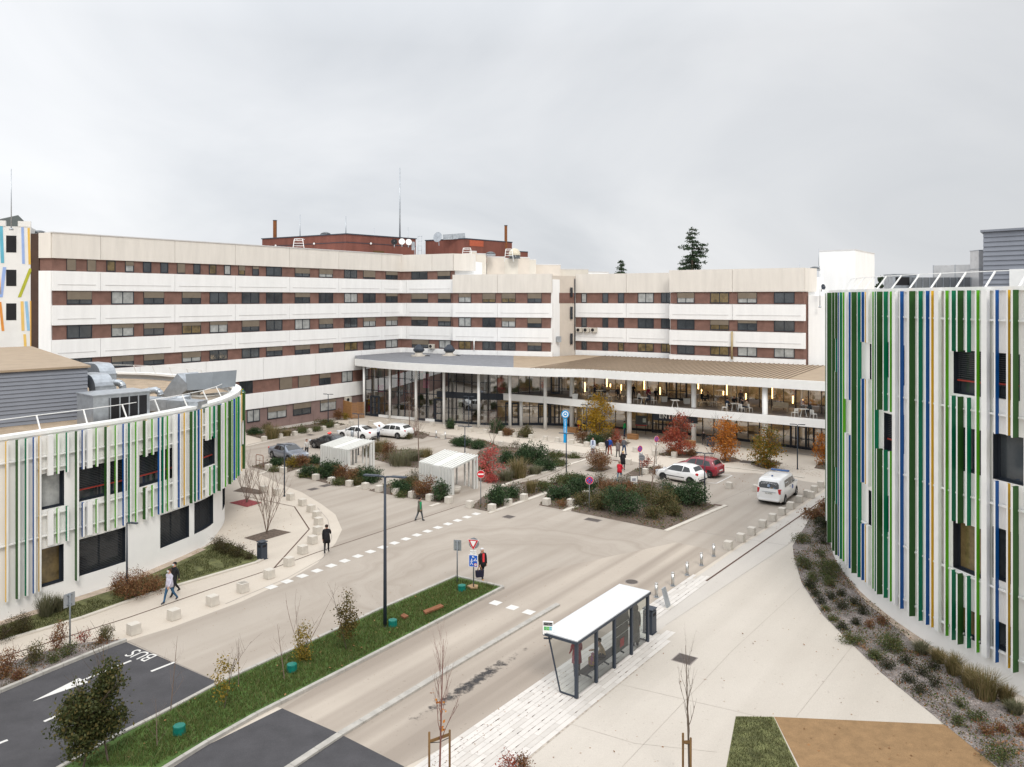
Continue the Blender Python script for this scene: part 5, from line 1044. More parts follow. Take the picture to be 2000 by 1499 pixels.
# people on the terrace
def TP(cx_, cy_): return P(1100 + cx_ / 3.846, 720 + cy_ / 3.846, 3.72)
TPL = [(130, 196, 0, BK_, 'standing in black at the left end of the terrace', 80), (232, 205, 1, (.02, .03, .06), 'in navy seated at the left terrace table', 0), (318, 210, 1, (.18, .19, .21), 'in grey hoodie seated right of the left terrace table', 170), (300, 200, 1, BK_, 'in black seated behind the left terrace table', -90), (410, 224, 1, (.03, .03, .035), 'in black seated alone by the terrace lounge chairs', -90), (232, 190, 1, (.05, .02, .02), 'seated far side of the left terrace table', -60),
       (528, 232, 0, BK_, 'in black standing just right of the second terrace column', 90), (566, 262, 1, (.60, .57, .52), 'in cream top seated at the middle terrace table', 20), (640, 255, 0, (.20, .015, .03), 'in dark red top behind the middle terrace table', -80), (652, 272, 1, (.03, .04, .06), 'in dark blue seated at the right of the middle table', 160), (695, 236, 1, BK_, 'in black seated near the white planter on the terrace', -90),
       (1040, 262, 1, BK_, 'in black bending over the pale bench table', 10), (1092, 262, 1, (.03, .03, .035), 'in dark jacket seated beside the pale bench table', 170), (1228, 318, 1, (.012, .025, .05), 'in navy seated on a white chair at the busy table', 20), (1283, 300, 1, BK_, 'in black seated at the far side of the busy table', -90), (1333, 285, 0, (.11, .085, .075), 'in brown standing behind the busy table', -100), (1352, 322, 1, (.03, .03, .04), 'in dark clothes seated right of the busy table', 160), (1384, 330, 1, (.27, .22, .17), 'in beige coat seated with back to the courtyard', 130),
       (1790, 318, 1, (.22, .012, .03), 'in dark red seated behind the right terrace table', -90), (1862, 350, 1, (.06, .08, .09), 'grey haired in dark jacket seated at the right terrace table', 170)]
for x, y, st, c, lb, fa in TPL: person(TP(x, y), R(fa), 'person ' + lb, c, (.02, .025, .04), h=1.7, pose='sit' if st else 'stand', arms=(30, 30) if st else (8, -5), elb=(50, 50) if st else (20, 15), lean=8 if st else 0, hair=(.4, .38, .36) if 'grey haired' in lb else (.03, .02, .015))
bake_people()
# ---------------------------------------------------------------- terrace furniture
M['chair'] = mat('chair_white', (.66, .66, .63), .5, .04); M['bench'] = mat('pale_wood', (.50, .42, .31), .7, .1, 4)
def make_chair(loc, rz, label):
    e_ = empty('terrace_chair', loc, label, 'chair', 'white chairs on the terrace', rz); mb = MB(); mb.box((0, 0, .45), (.44, .44, .03)); mb.build('seat', M['chair'], e_)
    mb = MB()
    for z in (.62, .72, .82): mb.box((0, -.21, z), (.42, .025, .06))
    mb.box((-.2, -.21, .65), (.03, .03, .42)); mb.box((.2, -.21, .65), (.03, .03, .42)); mb.build('backrest', M['chair'], e_)
    for a in (-.19, .19):
        for b in (-.19, .19): mb = MB(); mb.tube([(a, b, .45), (a * 1.2, b * 1.2, 0)], .018, 6); mb.build('leg', M['chair'], e_)
    return e_
def make_table(loc, label, sq=False):
    e_ = empty('terrace_table', loc, label, 'table', 'white tables on the terrace'); mb = MB(); mb.box((0, 0, .735), (.8, .8, .03)); mb.build('tabletop', M['chair'], e_)
    for a in (-.3, .3): mb = MB(); mb.bar((a, -.25, 0), (a, .25, 0.02), .05, .04); mb.bar((a, 0, .02), (a * .5, 0, .72), .06, .05); mb.build('leg', M['chair'], e_)
    return e_
for x, y, lb in ((272, 214, 'white table at the left end of the terrace'), (605, 270, 'white terrace table between the second column and the planters'), (840, 292, 'empty white terrace table before the glass doors'), (1287, 318, 'white terrace table with people all around, right of the third column'), (1805, 362, 'white terrace table near the right end')): make_table(TP(x, y), lb)
c0 = None
CH = [(205, 235, 70, 'left of the left terrace table'), (345, 240, -70, 'right of the left terrace table'), (186, 205, 60, 'behind the left table by the lamp'), (548, 262, 60, 'left of the middle table'), (682, 272, -60, 'right of the middle table'), (1130, 285, 100, 'empty beside the pale bench table'), (1213, 325, 60, 'under the person in navy'), (1338, 330, -50, 'front right of the busy table'), (1398, 330, -60, 'far right of the busy table'), (1740, 366, 20, 'empty, left of the right table'), (1880, 378, -60, 'right of the right table')]
for x, y, a, lb in CH:
    lab = 'white slatted chair on the terrace, ' + lb
    if c0 is None: c0 = make_chair(TP(x, y), R(a), lab)
    else: o = copy_tree(c0); o.location = TP(x, y); o.rotation_euler.z = R(a); o['label'] = lab
def simple(nm, loc, label, cat, parts, rz=0, group=None):
    e_ = empty(nm, loc, label, cat, group, rz)
    for pn, fn, m in parts:
        mb = MB(); fn(mb); mb.build(pn, m, e_)
    return e_
def planter(loc, lb):
    e_ = simple('planter_pot', loc, lb, 'planter', [('pot', lambda q: q.hexa([(-.28, -.28, 0), (.28, -.28, 0), (.28, .28, 0), (-.28, .28, 0), (-.32, -.32, .6), (.32, -.32, .6), (.32, .32, .6), (-.32, .32, .6)]), M['chair']), ('soil', lambda q: q.box((0, 0, .6), (.56, .56, .02)), M['soil'])]); return e_
TPOTS = [(757, 250, 'white square planter left of the terrace doors'), (928, 265, 'white square planter right of the terrace doors'), (88, 228, 'small white pot beside the first terrace column')]
for x, y, lb in TPOTS: planter(TP(x, y), lb)
def bench(loc, rz, lb, big=False):
    s_ = 1.5 if big else 1.1
    return simple('lounge_bench', loc, lb, 'bench', [('seat', lambda q: q.box((0, 0, .4), (s_, .55, .06)), M['bench']), ('frame', lambda q: [q.box((a, 0, .2), (.06, .55, .40)) for a in (-s_ / 2 + .03, s_ / 2 - .03)], M['bench'])] + ([('backrest', lambda q: q.box((0, .27, .65), (s_, .06, .45)), M['bench'])] if big else []), rz)
bench(TP(1055, 280), 0, 'pale wooden bench table right of the third column'); bench(TP(1630, 322), A2 + .1, 'large pale lounge sofa near the right end of the terrace', True); bench(TP(470, 228), A2, 'pale lounge bench left of the second terrace column', True)
# ================================================================ CARS
M['tyre'] = mat('tyre', (.018, .018, .018), .85, .1); M['rim'] = mat('alloy', (.42, .43, .44), .3, .08, metal=.8); M['hub'] = mat('black_hub', (.03, .03, .03), .5, .1)
M['carglass'] = mat('car_glass', (.018, .022, .024), .04, .2, spec=.9); M['tail'] = mat('tail_light', (.50, .012, .015), .2, .05, spec=.6); M['headl'] = mat('head_light', (.62, .66, .70), .1, .1, spec=.8); M['plate'] = mat('number_plate', (.70, .70, .66), .5, .04); M['bumper'] = mat('bumper_black', (.025, .025, .027), .6, .05)
def paint(n, c, metal=0): 
    m = mat(n, c, .22, .02, metal=metal, spec=.6); m.node_tree.nodes['Principled BSDF'].inputs['Coat Weight'].default_value = .5; return m
KIND = {  # x from rear bumper, all as fractions handled by numpy interp: (x, roof z, belt z, half width at top)
 'hatch': dict(L=4.05, W=.84, H=1.47, top=[(0, .62, .62), (.06, .92, .80), (.30, 1.02, .95), (.62, 1.38, .97), (1.1, 1.46, .96), (1.9, 1.47, .94), (2.45, 1.38, .93), (3.12, .97, .92), (3.75, .80, .80), (4.0, .60, .60), (4.05, .45, .45)], glass=(.50, 2.95), sw=[[(.70, 1.02), (.86, 1.32), (1.30, 1.40), (1.42, .96)], [(1.47, .96), (1.38, 1.41), (1.95, 1.42), (2.40, 1.34), (2.88, .97)]], ws=(2.50, 3.08), rw=(.34, .60), wb=(.70, 3.20), wr=.31),
 'mpv': dict(L=4.1, W=.87, H=1.54, top=[(0, .62, .62), (.05, .95, .80), (.22, 1.05, 1.0), (.48, 1.44, 1.02), (1.0, 1.53, 1.0), (1.9, 1.54, .97), (2.5, 1.45, .95), (3.2, 1.0, .95), (3.75, .85, .85), (4.05, .62, .62), (4.1, .45, .45)], glass=(.4, 3.0), sw=[[(.55, 1.03), (.75, 1.36), (1.15, 1.42), (1.25, 1.0)], [(1.30, 1.0), (1.22, 1.43), (1.85, 1.45), (1.9, .98)], [(1.96, .98), (1.92, 1.45), (2.42, 1.38), (2.85, 1.0)]], ws=(2.54, 3.14), rw=(.25, .46), wb=(.72, 3.32), wr=.32),
 'sedan': dict(L=4.8, W=.92, H=1.43, top=[(0, .62, .62), (.08, .98, .86), (.45, 1.03, .96), (.75, 1.08, .95), (1.55, 1.38, .94), (2.2, 1.43, .93), (2.75, 1.37, .92), (3.55, .98, .91), (4.35, .82, .82), (4.74, .60, .60), (4.8, .42, .42)], glass=(.8, 3.4), sw=[[(1.15, .96), (1.55, 1.28), (2.05, 1.34), (2.1, .95)], [(2.16, .95), (2.12, 1.34), (2.72, 1.29), (3.25, .95)]], ws=(2.80, 3.50), rw=(.80, 1.50), wb=(.98, 3.82), wr=.34),
 'estate': dict(L=4.7, W=.91, H=1.47, top=[(0, .65, .65), (.05, .98, .86), (.22, 1.06, .98), (.62, 1.40, .98), (1.2, 1.46, .96), (2.1, 1.47, .95), (2.7, 1.40, .93), (3.45, .98, .92), (4.25, .83, .83), (4.64, .60, .60), (4.7, .42, .42)], glass=(.5, 3.3), sw=[[(.62, 1.0), (.80, 1.30), (1.28, 1.36), (1.32, .98)], [(1.38, .98), (1.36, 1.37), (2.0, 1.38), (2.05, .96)], [(2.11, .96), (2.08, 1.38), (2.65, 1.32), (3.15, .96)]], ws=(2.76, 3.40), rw=(.26, .58), wb=(.98, 3.70), wr=.33),
 'van': dict(L=5.1, W=.96, H=1.92, top=[(0, .80, .80), (.03, 1.15, 1.05), (.10, 1.55, 1.18), (.28, 1.86, 1.20), (.8, 1.91, 1.20), (2.4, 1.92, 1.18), (3.3, 1.86, 1.16), (4.15, 1.22, 1.14), (4.85, .98, .98), (5.05, .70, .70), (5.1, .45, .45)], glass=(.3, 4.0), sw=[[(1.0, 1.22), (1.02, 1.68), (1.95, 1.70), (2.0, 1.20)], [(2.08, 1.2), (2.04, 1.70), (2.75, 1.70), (2.8, 1.19)], [(2.9, 1.19), (2.86, 1.70), (3.25, 1.66), (3.85, 1.2)]], ws=(3.38, 4.08), rw=(.05, .20), wb=(.95, 4.15), wr=.34)}
def car(kind, loc, head, pm, label, cat='car', black=False, plate='', rims='rim', blue=False):
    K = KIND[kind]; L_, W = K['L'], K['W']; e = empty('parked_van' if kind == 'van' else 'parked_car', loc, label, cat, None, head)
    tx = [a[0] for a in K['top']]; TZ = lambda x: float(np.interp(x, tx, [a[1] for a in K['top']])); BZ = lambda x: min(float(np.interp(x, tx, [a[2] for a in K['top']])), TZ(x) - .015)
    def HW(x): return W * (float(np.interp(x, [0, .12, .5, L_ * .5, L_ - .8, L_ - .25, L_], [.80, .92, .985, 1, .98, .88, .70])))
    def TW(x):
        g = max(0.0, min(1.0, (TZ(x) - BZ(x)) / .40)); return HW(x) * (.95 - (.20 if kind != 'van' else .10) * g)
    def sec(x):
        w_, zb, bz, tz, tw = HW(x), .20 + (.10 if x < .15 or x > L_ - .15 else 0), BZ(x), TZ(x), TW(x); bz = max(bz, zb + .1)
        return [(w_ * .86, zb), (w_ * .99, zb + .10), (w_, min(.60, bz - .02)), (w_ * .975, bz - .03), (w_ * .955, bz), (tw, max(bz + .004, tz - .05)), (tw * .86, max(bz + .008, tz - .008)), (tw * .45, max(bz + .01, tz + .006)), (0, max(bz + .012, tz + .012))]
    xs = sorted(set([round(i * L_ / 46, 3) for i in range(47)] + [round(a, 3) for a in tx])); mb = MB(); rows = []
    for x in xs:
        h_ = sec(x); q = [(x - L_ / 2, -y, z) for y, z in h_] + [(x - L_ / 2, y, z) for y, z in h_[:-1][::-1]]; rows.append(q)
    n = len(rows[0]); b0 = len(mb.v)
    for q in rows: mb.v += q
    for i in range(len(rows) - 1):
        for j in range(n - 1):
            mb.f.append((b0 + i * n + j, b0 + i * n + j + 1, b0 + (i + 1) * n + j + 1, b0 + (i + 1) * n + j)[::-1]); mb.m.append(0); mb.sm.append(True)
        mb.f.append((b0 + i * n + n - 1, b0 + i * n, b0 + (i + 1) * n, b0 + (i + 1) * n + n - 1)[::-1]); mb.m.append(1); mb.sm.append(False)
    mb.f.append(tuple(b0 + j for j in range(n))); mb.m.append(0); mb.sm.append(False); mb.f.append(tuple(b0 + (len(rows) - 1) * n + j for j in range(n))[::-1]); mb.m.append(0); mb.sm.append(False)
    mb.build('body', [pm, M['bumper']], e)
    def SY(x, z):
        bz, tz = BZ(x), TZ(x)
        t = 0 if tz - bz < .06 else max(0, min(1, (z - bz) / (tz - .05 - bz))); return HW(x) * .955 * (1 - t) + TW(x) * t
    for s in (-1, 1):
        for poly in K['sw']:
            g = MB(); up = poly[1:-1]; lo0, lo1 = poly[0], poly[-1]; NX = 9
            def gp(i, j):
                t = i / NX; xb = lo0[0] + (lo1[0] - lo0[0]) * t; zb_ = lo0[1] + (lo1[1] - lo0[1]) * t; xt = up[0][0] + (up[-1][0] - up[0][0]) * t; zt = float(np.interp(xt, [q[0] for q in up], [q[1] for q in up])); u_ = j / 3; x, z = xb + (xt - xb) * u_, zb_ + (zt - zb_) * u_; return (x - L_ / 2, s * (SY(x, z) + .016), z)
            for i in range(NX):
                for j in range(3): q4 = [gp(i, j), gp(i + 1, j), gp(i + 1, j + 1), gp(i, j + 1)]; g.face(q4 if s < 0 else q4[::-1])
            g.build('side_window', M['carglass'], e)
    for nm, (x0, x1) in (('windscreen', K['ws']), ('rear_window', K['rw'])):
        g = MB(); N_ = 5
        for i in range(N_):
            a, b = x0 + (x1 - x0) * i / N_, x0 + (x1 - x0) * (i + 1) / N_; r = .80
            for u0, u1 in ((-1, -.4), (-.4, .4), (.4, 1)):
                zz = lambda x, u: TZ(x) + (.022 if abs(u) < .5 else .012)
                g.face([(a - L_ / 2, u0 * TW(a) * r, zz(a, u0)), (b - L_ / 2, u0 * TW(b) * r, zz(b, u0)), (b - L_ / 2, u1 * TW(b) * r, zz(b, u1)), (a - L_ / 2, u1 * TW(a) * r, zz(a, u1))][::-1])
        if nm == 'rear_window' and kind == 'van':
            g = MB(); zs = [1.22, 1.30, 1.55, 1.68]; ws = [.62, .72, .70, .58]; X = lambda z: float(np.interp(z, [1.15, 1.55, 1.86], [.03, .10, .28])) - L_ / 2 - .012
            for i in range(3): g.face([(X(zs[i]), -ws[i], zs[i]), (X(zs[i]), ws[i], zs[i]), (X(zs[i + 1]), ws[i + 1], zs[i + 1]), (X(zs[i + 1]), -ws[i + 1], zs[i + 1])][::-1])
        o = g.build(nm, M['carglass'], e)
    wr = K['wr']
    for x in K['wb']:
        for s in (-1, 1):
            y = s * (HW(x) - .09); t = MB(); t.tube([(x - L_ / 2, y - s * .10, wr), (x - L_ / 2, y + s * .105, wr)], wr, 20); wo_ = t.build('wheel', M['tyre'], e)
            r = MB(); c = (x - L_ / 2, y + s * .108, wr); r.tube([(c[0], c[1] - s * .01, wr), (c[0], c[1], wr)], wr * .66, 16); 
            for k in range(5):
                a = k * 2 * math.pi / 5; r.bar((c[0], c[1] + s * .004, wr), (c[0] + math.cos(a) * wr * .6, c[1] + s * .004, wr + math.sin(a) * wr * .6), .02, .05, 1)
            r.build('rim', [M['hub'], M[rims]], wo_)
            ar = MB(); pts = []
            for k in range(13):
                a = math.pi * k / 12; pts.append((x - L_ / 2 + math.cos(a) * (wr + .055), s * (HW(x) + .004), wr + math.sin(a) * (wr + .055)))
            ar.face(pts if s < 0 else pts[::-1]); ar.build('wheel_arch', M['bumper'], e)
    for s in (-1, 1):
        g = MB(); zt = .92 if kind != 'van' else 1.08; x = .05 if kind == 'van' else .10
        g.box((x - L_ / 2 + .06, s * HW(.12) * .86, zt - .04), (.22, .18, .36 if kind == 'van' else .20), rz=s * .25); g.build('tail_light', M['tail'], e, bevel=.03)
        g = MB(); g.box((L_ / 2 - .24, s * HW(L_ - .3) * .80, .70 if kind != 'van' else .82), (.34, .26, .15), rz=-s * .35); g.build('headlight', M['headl'], e, bevel=.03)
        xm = K['ws'][1] - .25; g = MB(); g.box((xm - L_ / 2, s * (HW(xm) + .07), BZ(xm) + .08), (.12, .18, .13)); g.build('mirror', pm if not black else M['bumper'], e, bevel=.03)
        for xh in ((1.6, 2.5) if kind in ('sedan', 'estate', 'mpv') else (1.75,) if kind == 'hatch' else (2.25, 2.95)):
            g = MB(); g.box((xh - L_ / 2, s * (HW(xh) + .004), BZ(xh) - .11), (.18, .03, .035)); g.build('door_handle', pm if kind != 'van' else M['bumper'], e)
    g = MB(); g.box((-L_ / 2 - .005, 0, .62 if kind != 'van' else .86), (.03, .52, .11)); pl = g.build('number_plate', M['plate'], e)
    if plate: textmesh(plate, .10, M['black'], pl, 'lettering', Matrix.Translation((-L_ / 2 - .024, 0, .62 if kind != 'van' else .86)) @ Matrix.Rotation(R(-90), 4, 'Z') @ Matrix.Rotation(R(90), 4, 'X'), ext=.002)
    g = MB(); g.box((-L_ / 2 + .03, 0, .40), (.12, W * 1.5, .12)); g.build('rear_bumper', M['bumper'] if kind != 'van' else pm, e, bevel=.03)
    g = MB(); g.box((L_ / 2 - .06, 0, .42), (.10, W * 1.1, .18)); g.build('grille', M['bumper'], e, bevel=.03)
    return e, K, TZ, HW
PW = paint('car_white', (.80, .80, .79)); PR = paint('car_red', (.24, .008, .022)); PK = paint('car_black', (.012, .012, .014)); PS = paint('car_silver', (.20, .225, .27), .4)
e, K, TZ, HW = car('hatch', (13.85, 65.45, 0), R(138), PW, 'small white three door hatchback with black wheels parked beside the red car', rims='hub')
for s in (-1, 1): g = MB(); g.box((.05, s * .845, .52), (1.7, .03, .05)); g.build('side_moulding', M['bumper'], e)
car('mpv', (15.9, 67.9, 0), R(140), PR, 'dark red five door hatchback parked beyond the white one')
car('sedan', (-20.85, 74.3, 0), R(-44), PS, 'silver grey saloon parked at the left behind the planter shrubs')
e, *_ = car('sedan', (-18.1, 79.6, 0), R(148), PK, 'black saloon with red taxi light on the roof', black=True); g = MB(); g.box((.2, 0, 1.47), (.16, .42, .06)); g.build('roof_light_base', M['bumper'], e); g = MB(); g.box((.2, 0, 1.54), (.12, .34, .10)); g.build('roof_light', mat('red_glow', (1, .06, .05), .4, .02, emit=2.0), e, bevel=.02)
e, *_ = car('sedan', (-16.5, 85.3, 0), R(150), PW, 'white saloon with red tail light parked beside the white estate'); 
def open_door(root, x, y, ang):
    g = MB(); g.bar((x, y, .35), (x - math.cos(ang) * .95, y + math.sin(ang) * .95, .35), .06, .02); c, s_ = math.cos(ang), math.sin(ang)
    g.hexa([(x - c * d + a * s_, y + s_ * d + a * c, z) for z in (.32, .95) for d, a in ((0, -.03), (.98, -.03), (.98, .03), (0, .03))]); o = g.build('open_door', PW, root)
    g = MB(); g.hexa([(x - c * d + a * s_, y + s_ * d + a * c, z) for z in (.98, 1.33) for d, a in ((.1, -.01), (.9, -.01), (.9, .01), (.1, .01))]); g.build('door_window', M['carglass'], o)
open_door(e, .75, .93, R(55))
e, *_ = car('estate', (-13.0, 86.3, 0), R(152), PW, 'white estate car with open door seen from the rear, near the bare trees'); open_door(e, .85, .92, R(60))
g = MB(); g.hexa([(1.3, -.72, .95), (2.1, -.62, 1.35), (2.1, .62, 1.35), (1.3, .72, .95), (1.3, -.72, .99), (2.1, -.62, 1.39), (2.1, .62, 1.39), (1.3, .72, .99)]); g.build('open_bonnet', PW, e)
e, K, TZ, HW = car('van', (20.0, 59.85, 0), A1 + R(2), PW, 'white ambulance van with blue light bar seen from behind', 'van', plate='BW-217-EA')
M['bluel'] = mat('light_bar_blue', (.02, .09, .26), .2, .1, spec=.7)
g = MB(); g.box((.55, 0, 2.0), (.28, 1.35, .11)); g.build('light_bar', M['bluel'], e, bevel=.03); g = MB(); g.lathe((-1.6, 0, 1.90), [(.07, 0), (.07, .08), (.03, .12)], 10); g.build('beacon', M['bluel'], e)
WL = mat('decal_white', (.75, .77, .80), .6, .03)
X = -5.1 / 2 + .045
ar = 'AMBULANCES'
for i, ch in enumerate(ar):
    a = R(32 - 64 * i / (len(ar) - 1)); textmesh(ch, .11, WL, e, 'lettering', Matrix.Translation((X + .01 + (.06 * math.cos(a) - .03) - .025, .95 * math.sin(a), 1.0 + .60 * math.cos(a))) @ Matrix.Rotation(R(-90), 4, 'Z') @ Matrix.Rotation(R(90), 4, 'X') @ Matrix.Rotation(a, 4, 'Z'), ext=.002)
g = MB(); g.tube([(X - .03, 0, 1.42), (X - .045, 0, 1.42)], .11, 16, 0); g.build('emblem', mat('decal_blue', (.08, .22, .5), .5, .3, 14, col2=(.6, .65, .7)), e)
for i, c in enumerate(((.5, .5, .5), (.55, .3, .05), (.6, .6, .6), (.1, .3, .5))): g = MB(); g.box((X - .03, -.1 - i * .11, 1.27), (.01, .07, .05)); g.build('decal', mat('dec%d' % i, c, .5), e)
y0 = -(HW(1.5) * .93)
for x in (1.25, 1.42, 1.58, 1.75): g = MB(); g.box((x - 2.55, -(.955 * HW(x)) + .03 - .01, 1.50 - (x - 1.2) * .03), (.12, .012, .045)); g.build('decal', WL, e)
g = MB()
for k in range(3): a = k * math.pi / 3; g.bar((2.95 - 2.55 - math.cos(a) * .15, -.968, .92 - math.sin(a) * .15), (2.95 - 2.55 + math.cos(a) * .15, -.968, .92 + math.sin(a) * .15), .012, .07)
g.build('star_emblem', M['blue'], e)
g = MB(); g.box((-2.55 - .02, 0, .97), (.03, 1.0, .03)); g.build('trim', M['metal'], e)
# ================================================================ PLANTS
NR = np.random.default_rng(5)
LM = {'dk': leafmat('leaf_dark', [(.016, .036, .015), (.03, .062, .024), (.052, .092, .036), (.08, .118, .05)]),
 'ol': leafmat('leaf_olive', [(.045, .055, .02), (.08, .088, .03), (.13, .108, .042), (.18, .12, .05)]),
 'rs': leafmat('leaf_russet', [(.09, .033, .02), (.18, .07, .03), (.25, .12, .05), (.13, .10, .04), (.32, .17, .085)]),
 'gd': leafmat('leaf_gold', [(.12, .09, .015), (.24, .17, .02), (.34, .22, .03), (.09, .10, .02)]),
 'yl': leafmat('leaf_yellow', [(.34, .17, .012), (.46, .26, .018), (.26, .18, .02), (.54, .33, .035), (.16, .14, .02)]),
 'og': leafmat('leaf_orange', [(.30, .085, .012), (.44, .15, .02), (.54, .23, .04), (.22, .07, .02)]),
 'oy': leafmat('leaf_orange_green', [(.34, .14, .016), (.26, .15, .02), (.13, .13, .018), (.08, .10, .02), (.40, .20, .03)]),
 'rd': leafmat('leaf_red', [(.25, .045, .03), (.36, .085, .045), (.19, .035, .028), (.44, .14, .06)]),
 'pk': leafmat('leaf_pinkred', [(.46, .07, .065), (.56, .15, .12), (.36, .05, .06)]),
 'pl': leafmat('leaf_pale', [(.30, .24, .18), (.55, .52, .47), (.10, .10, .05), (.16, .12, .07), (.62, .60, .56)]),
 'gr': leafmat('grass_dry', [(.22, .165, .075), (.30, .235, .12), (.15, .125, .05), (.11, .11, .035)]),
 'gg': leafmat('grass_grey', [(.13, .13, .08), (.20, .19, .12), (.09, .10, .045), (.26, .23, .15)]),
 'cv': leafmat('leaf_cover', [(.04, .06, .022), (.07, .10, .03), (.11, .125, .045), (.16, .12, .05)]),
 'dm': leafmat('leaf_dome', [(.012, .018, .008), (.022, .030, .012), (.034, .042, .016), (.055, .045, .02)]),
 'br': leafmat('leaf_brown_dome', [(.035, .032, .010), (.055, .046, .014), (.075, .055, .02), (.04, .045, .014)]),
 'tr': leafmat('leaf_tree', [(.026, .036, .010), (.045, .056, .016), (.07, .078, .025), (.13, .10, .03)]),
 'mp': leafmat('leaf_maple', [(.05, .05, .012), (.09, .075, .018), (.16, .11, .025), (.06, .04, .012)]),
 'pn': leafmat('leaf_pine', [(.022, .046, .026), (.038, .068, .034), (.06, .092, .048)]),
 'lf': leafmat('fallen_leaf', [(.20, .09, .035), (.30, .15, .06), (.14, .07, .03), (.36, .22, .08)], trans=.05),
 'bl': leafmat('grass_blade', [(.04, .075, .014), (.07, .115, .022), (.125, .155, .04), (.06, .088, .022), (.18, .165, .07), (.085, .125, .032)]),
 'lw': leafmat('lawn_blade', [(.04, .055, .014), (.07, .075, .024), (.12, .105, .04), (.03, .055, .012)])}
M['bark'] = mat('bark', (.115, .088, .068), .9, .25, 6, stretch=(1, 1, .3)); M['twig'] = mat('twig', (.20, .145, .115), .9, .2, 4); M['redtwig'] = mat('red_twig', (.17, .075, .06), .9, .2, 4)
def leafverts(C, D, W, L_):
    n = len(C); a = C; b = C + D * (L_ * .45)[:, None] + W * (L_ * .32)[:, None]; c = C + D * L_[:, None]; d = C + D * (L_ * .45)[:, None] - W * (L_ * .32)[:, None]
    V = np.stack([a, b, c, d], 1).reshape(-1, 3); return V, np.arange(4 * n).reshape(n, 4)
def rdir(n, up=0.0):
    d = NR.normal(size=(n, 3)); d[:, 2] += up; return d / np.linalg.norm(d, axis=1)[:, None]
def cloud(name, blobs, n, size, m, parent, clump=.16, up=.3, nper=16):
    bl = np.array(blobs, float); wgt = bl[:, 3] * bl[:, 4] * bl[:, 5]; nc = max(4, n // nper)
    k = NR.choice(len(bl), nc, p=wgt / wgt.sum()); u = rdir(nc); r = NR.random(nc) ** .42
    cc = bl[k, :3] + u * r[:, None] * bl[k, 3:6]; j = NR.choice(nc, n); C = cc[j] + NR.normal(size=(n, 3)) * clump * np.array([1, 1, .7])
    C[:, 2] = np.maximum(C[:, 2], .02)
    D = rdir(n, up) ; W = np.cross(D, rdir(n)); W /= np.linalg.norm(W, axis=1)[:, None] + 1e-9
    V, Fc = leafverts(C, D, W, size * (.6 + .8 * NR.random(n))); return npmesh(name, V, Fc, m, parent)
def tuft(name, w_, h_, n, m, parent, bw=.012, spread=.9):
    a = NR.random(n) * 6.283; r0 = NR.random(n) ** .6 * w_ * .28; b = np.stack([np.cos(a) * r0, np.sin(a) * r0, np.zeros(n)], 1)
    lean = NR.random(n) * spread; az = a + NR.normal(size=n) * .5; hh = h_ * (.55 + .5 * NR.random(n)); o = np.stack([np.cos(az), np.sin(az), 0 * az], 1); t = np.stack([-np.sin(az), np.cos(az), 0 * az], 1)
    m1 = b + o * (hh * lean * .35)[:, None] + np.array([0, 0, 1]) * (hh * .6)[:, None]; tp = b + o * np.minimum(hh * lean * .95, w_ * .5)[:, None] + np.array([0, 0, 1]) * (hh * (1 - .28 * lean))[:, None]
    V = np.stack([b - t * bw, b + t * bw, m1 + t * bw * .8, m1 - t * bw * .8, m1 - t * bw * .8, m1 + t * bw * .8, tp + t * bw * .2, tp - t * bw * .2], 1).reshape(-1, 3)
    return npmesh(name, V, np.arange(8 * n).reshape(2 * n, 4), m, parent)
def twigs(mb, p, d, L_, r, lv, rn, nb=3, spread=.6, up=.25, seg=3):
    pts = [Vector(p)]; d = Vector(d).normalized(); dd = d.copy()
    for i in range(seg):
        dd = (dd + Vector((rn.gauss(0, .09), rn.gauss(0, .09), rn.gauss(0, .05) + up * .12))).normalized(); pts.append(pts[-1] + dd * L_ / seg)
    mb.tube(pts, [r * (1 - .6 * i / seg) for i in range(seg + 1)], 5 if r > .012 else 3, 0, False)
    if lv <= 0: return
    for k in range(nb):
        t = .35 + .6 * (k + rn.random()) / nb; q = pts[0].lerp(pts[-1], t) if seg < 2 else pts[min(seg - 1, int(t * seg))].lerp(pts[min(seg, int(t * seg) + 1)], t * seg - int(t * seg))
        a = rn.random() * 6.283; s_ = Vector((math.cos(a), math.sin(a), 0)); nd = (dd * (1 - spread) + s_ * spread + Vector((0, 0, up))).normalized()
        twigs(mb, q, nd, L_ * rn.uniform(.45, .65), r * .5, lv - 1, rn, nb, spread, up, 2)
DESC = {'dk': ('evergreen_shrub', 'dense dark green shrub', 'shrub'), 'ol': ('olive_shrub', 'loose olive green shrub', 'shrub'), 'rs': ('russet_shrub', 'russet brown autumn shrub', 'shrub'), 'gd': ('golden_shrub', 'yellow green shrub', 'shrub'), 'gr': ('grass_tuft', 'straw coloured grass tuft', 'grass'), 'gg': ('grass_tuft', 'grey green grass tuft', 'grass'), 'pl': ('pale_shrub', 'twiggy shrub with pale flecks', 'shrub'), 'cv': ('ground_cover_plant', 'low spreading green plant', 'plant'), 'rd': ('red_shrub', 'shrub with red leaves', 'shrub'), 'pk': ('red_shrub', 'bright pinkish red shrub', 'shrub'), 'dm': ('dome_shrub', 'small dark rounded shrub', 'shrub'), 'br': ('brown_dome_shrub', 'rounded brownish green shrub', 'shrub'), 'bt': ('bare_twig_shrub', 'leafless reddish twiggy shrub', 'shrub')}
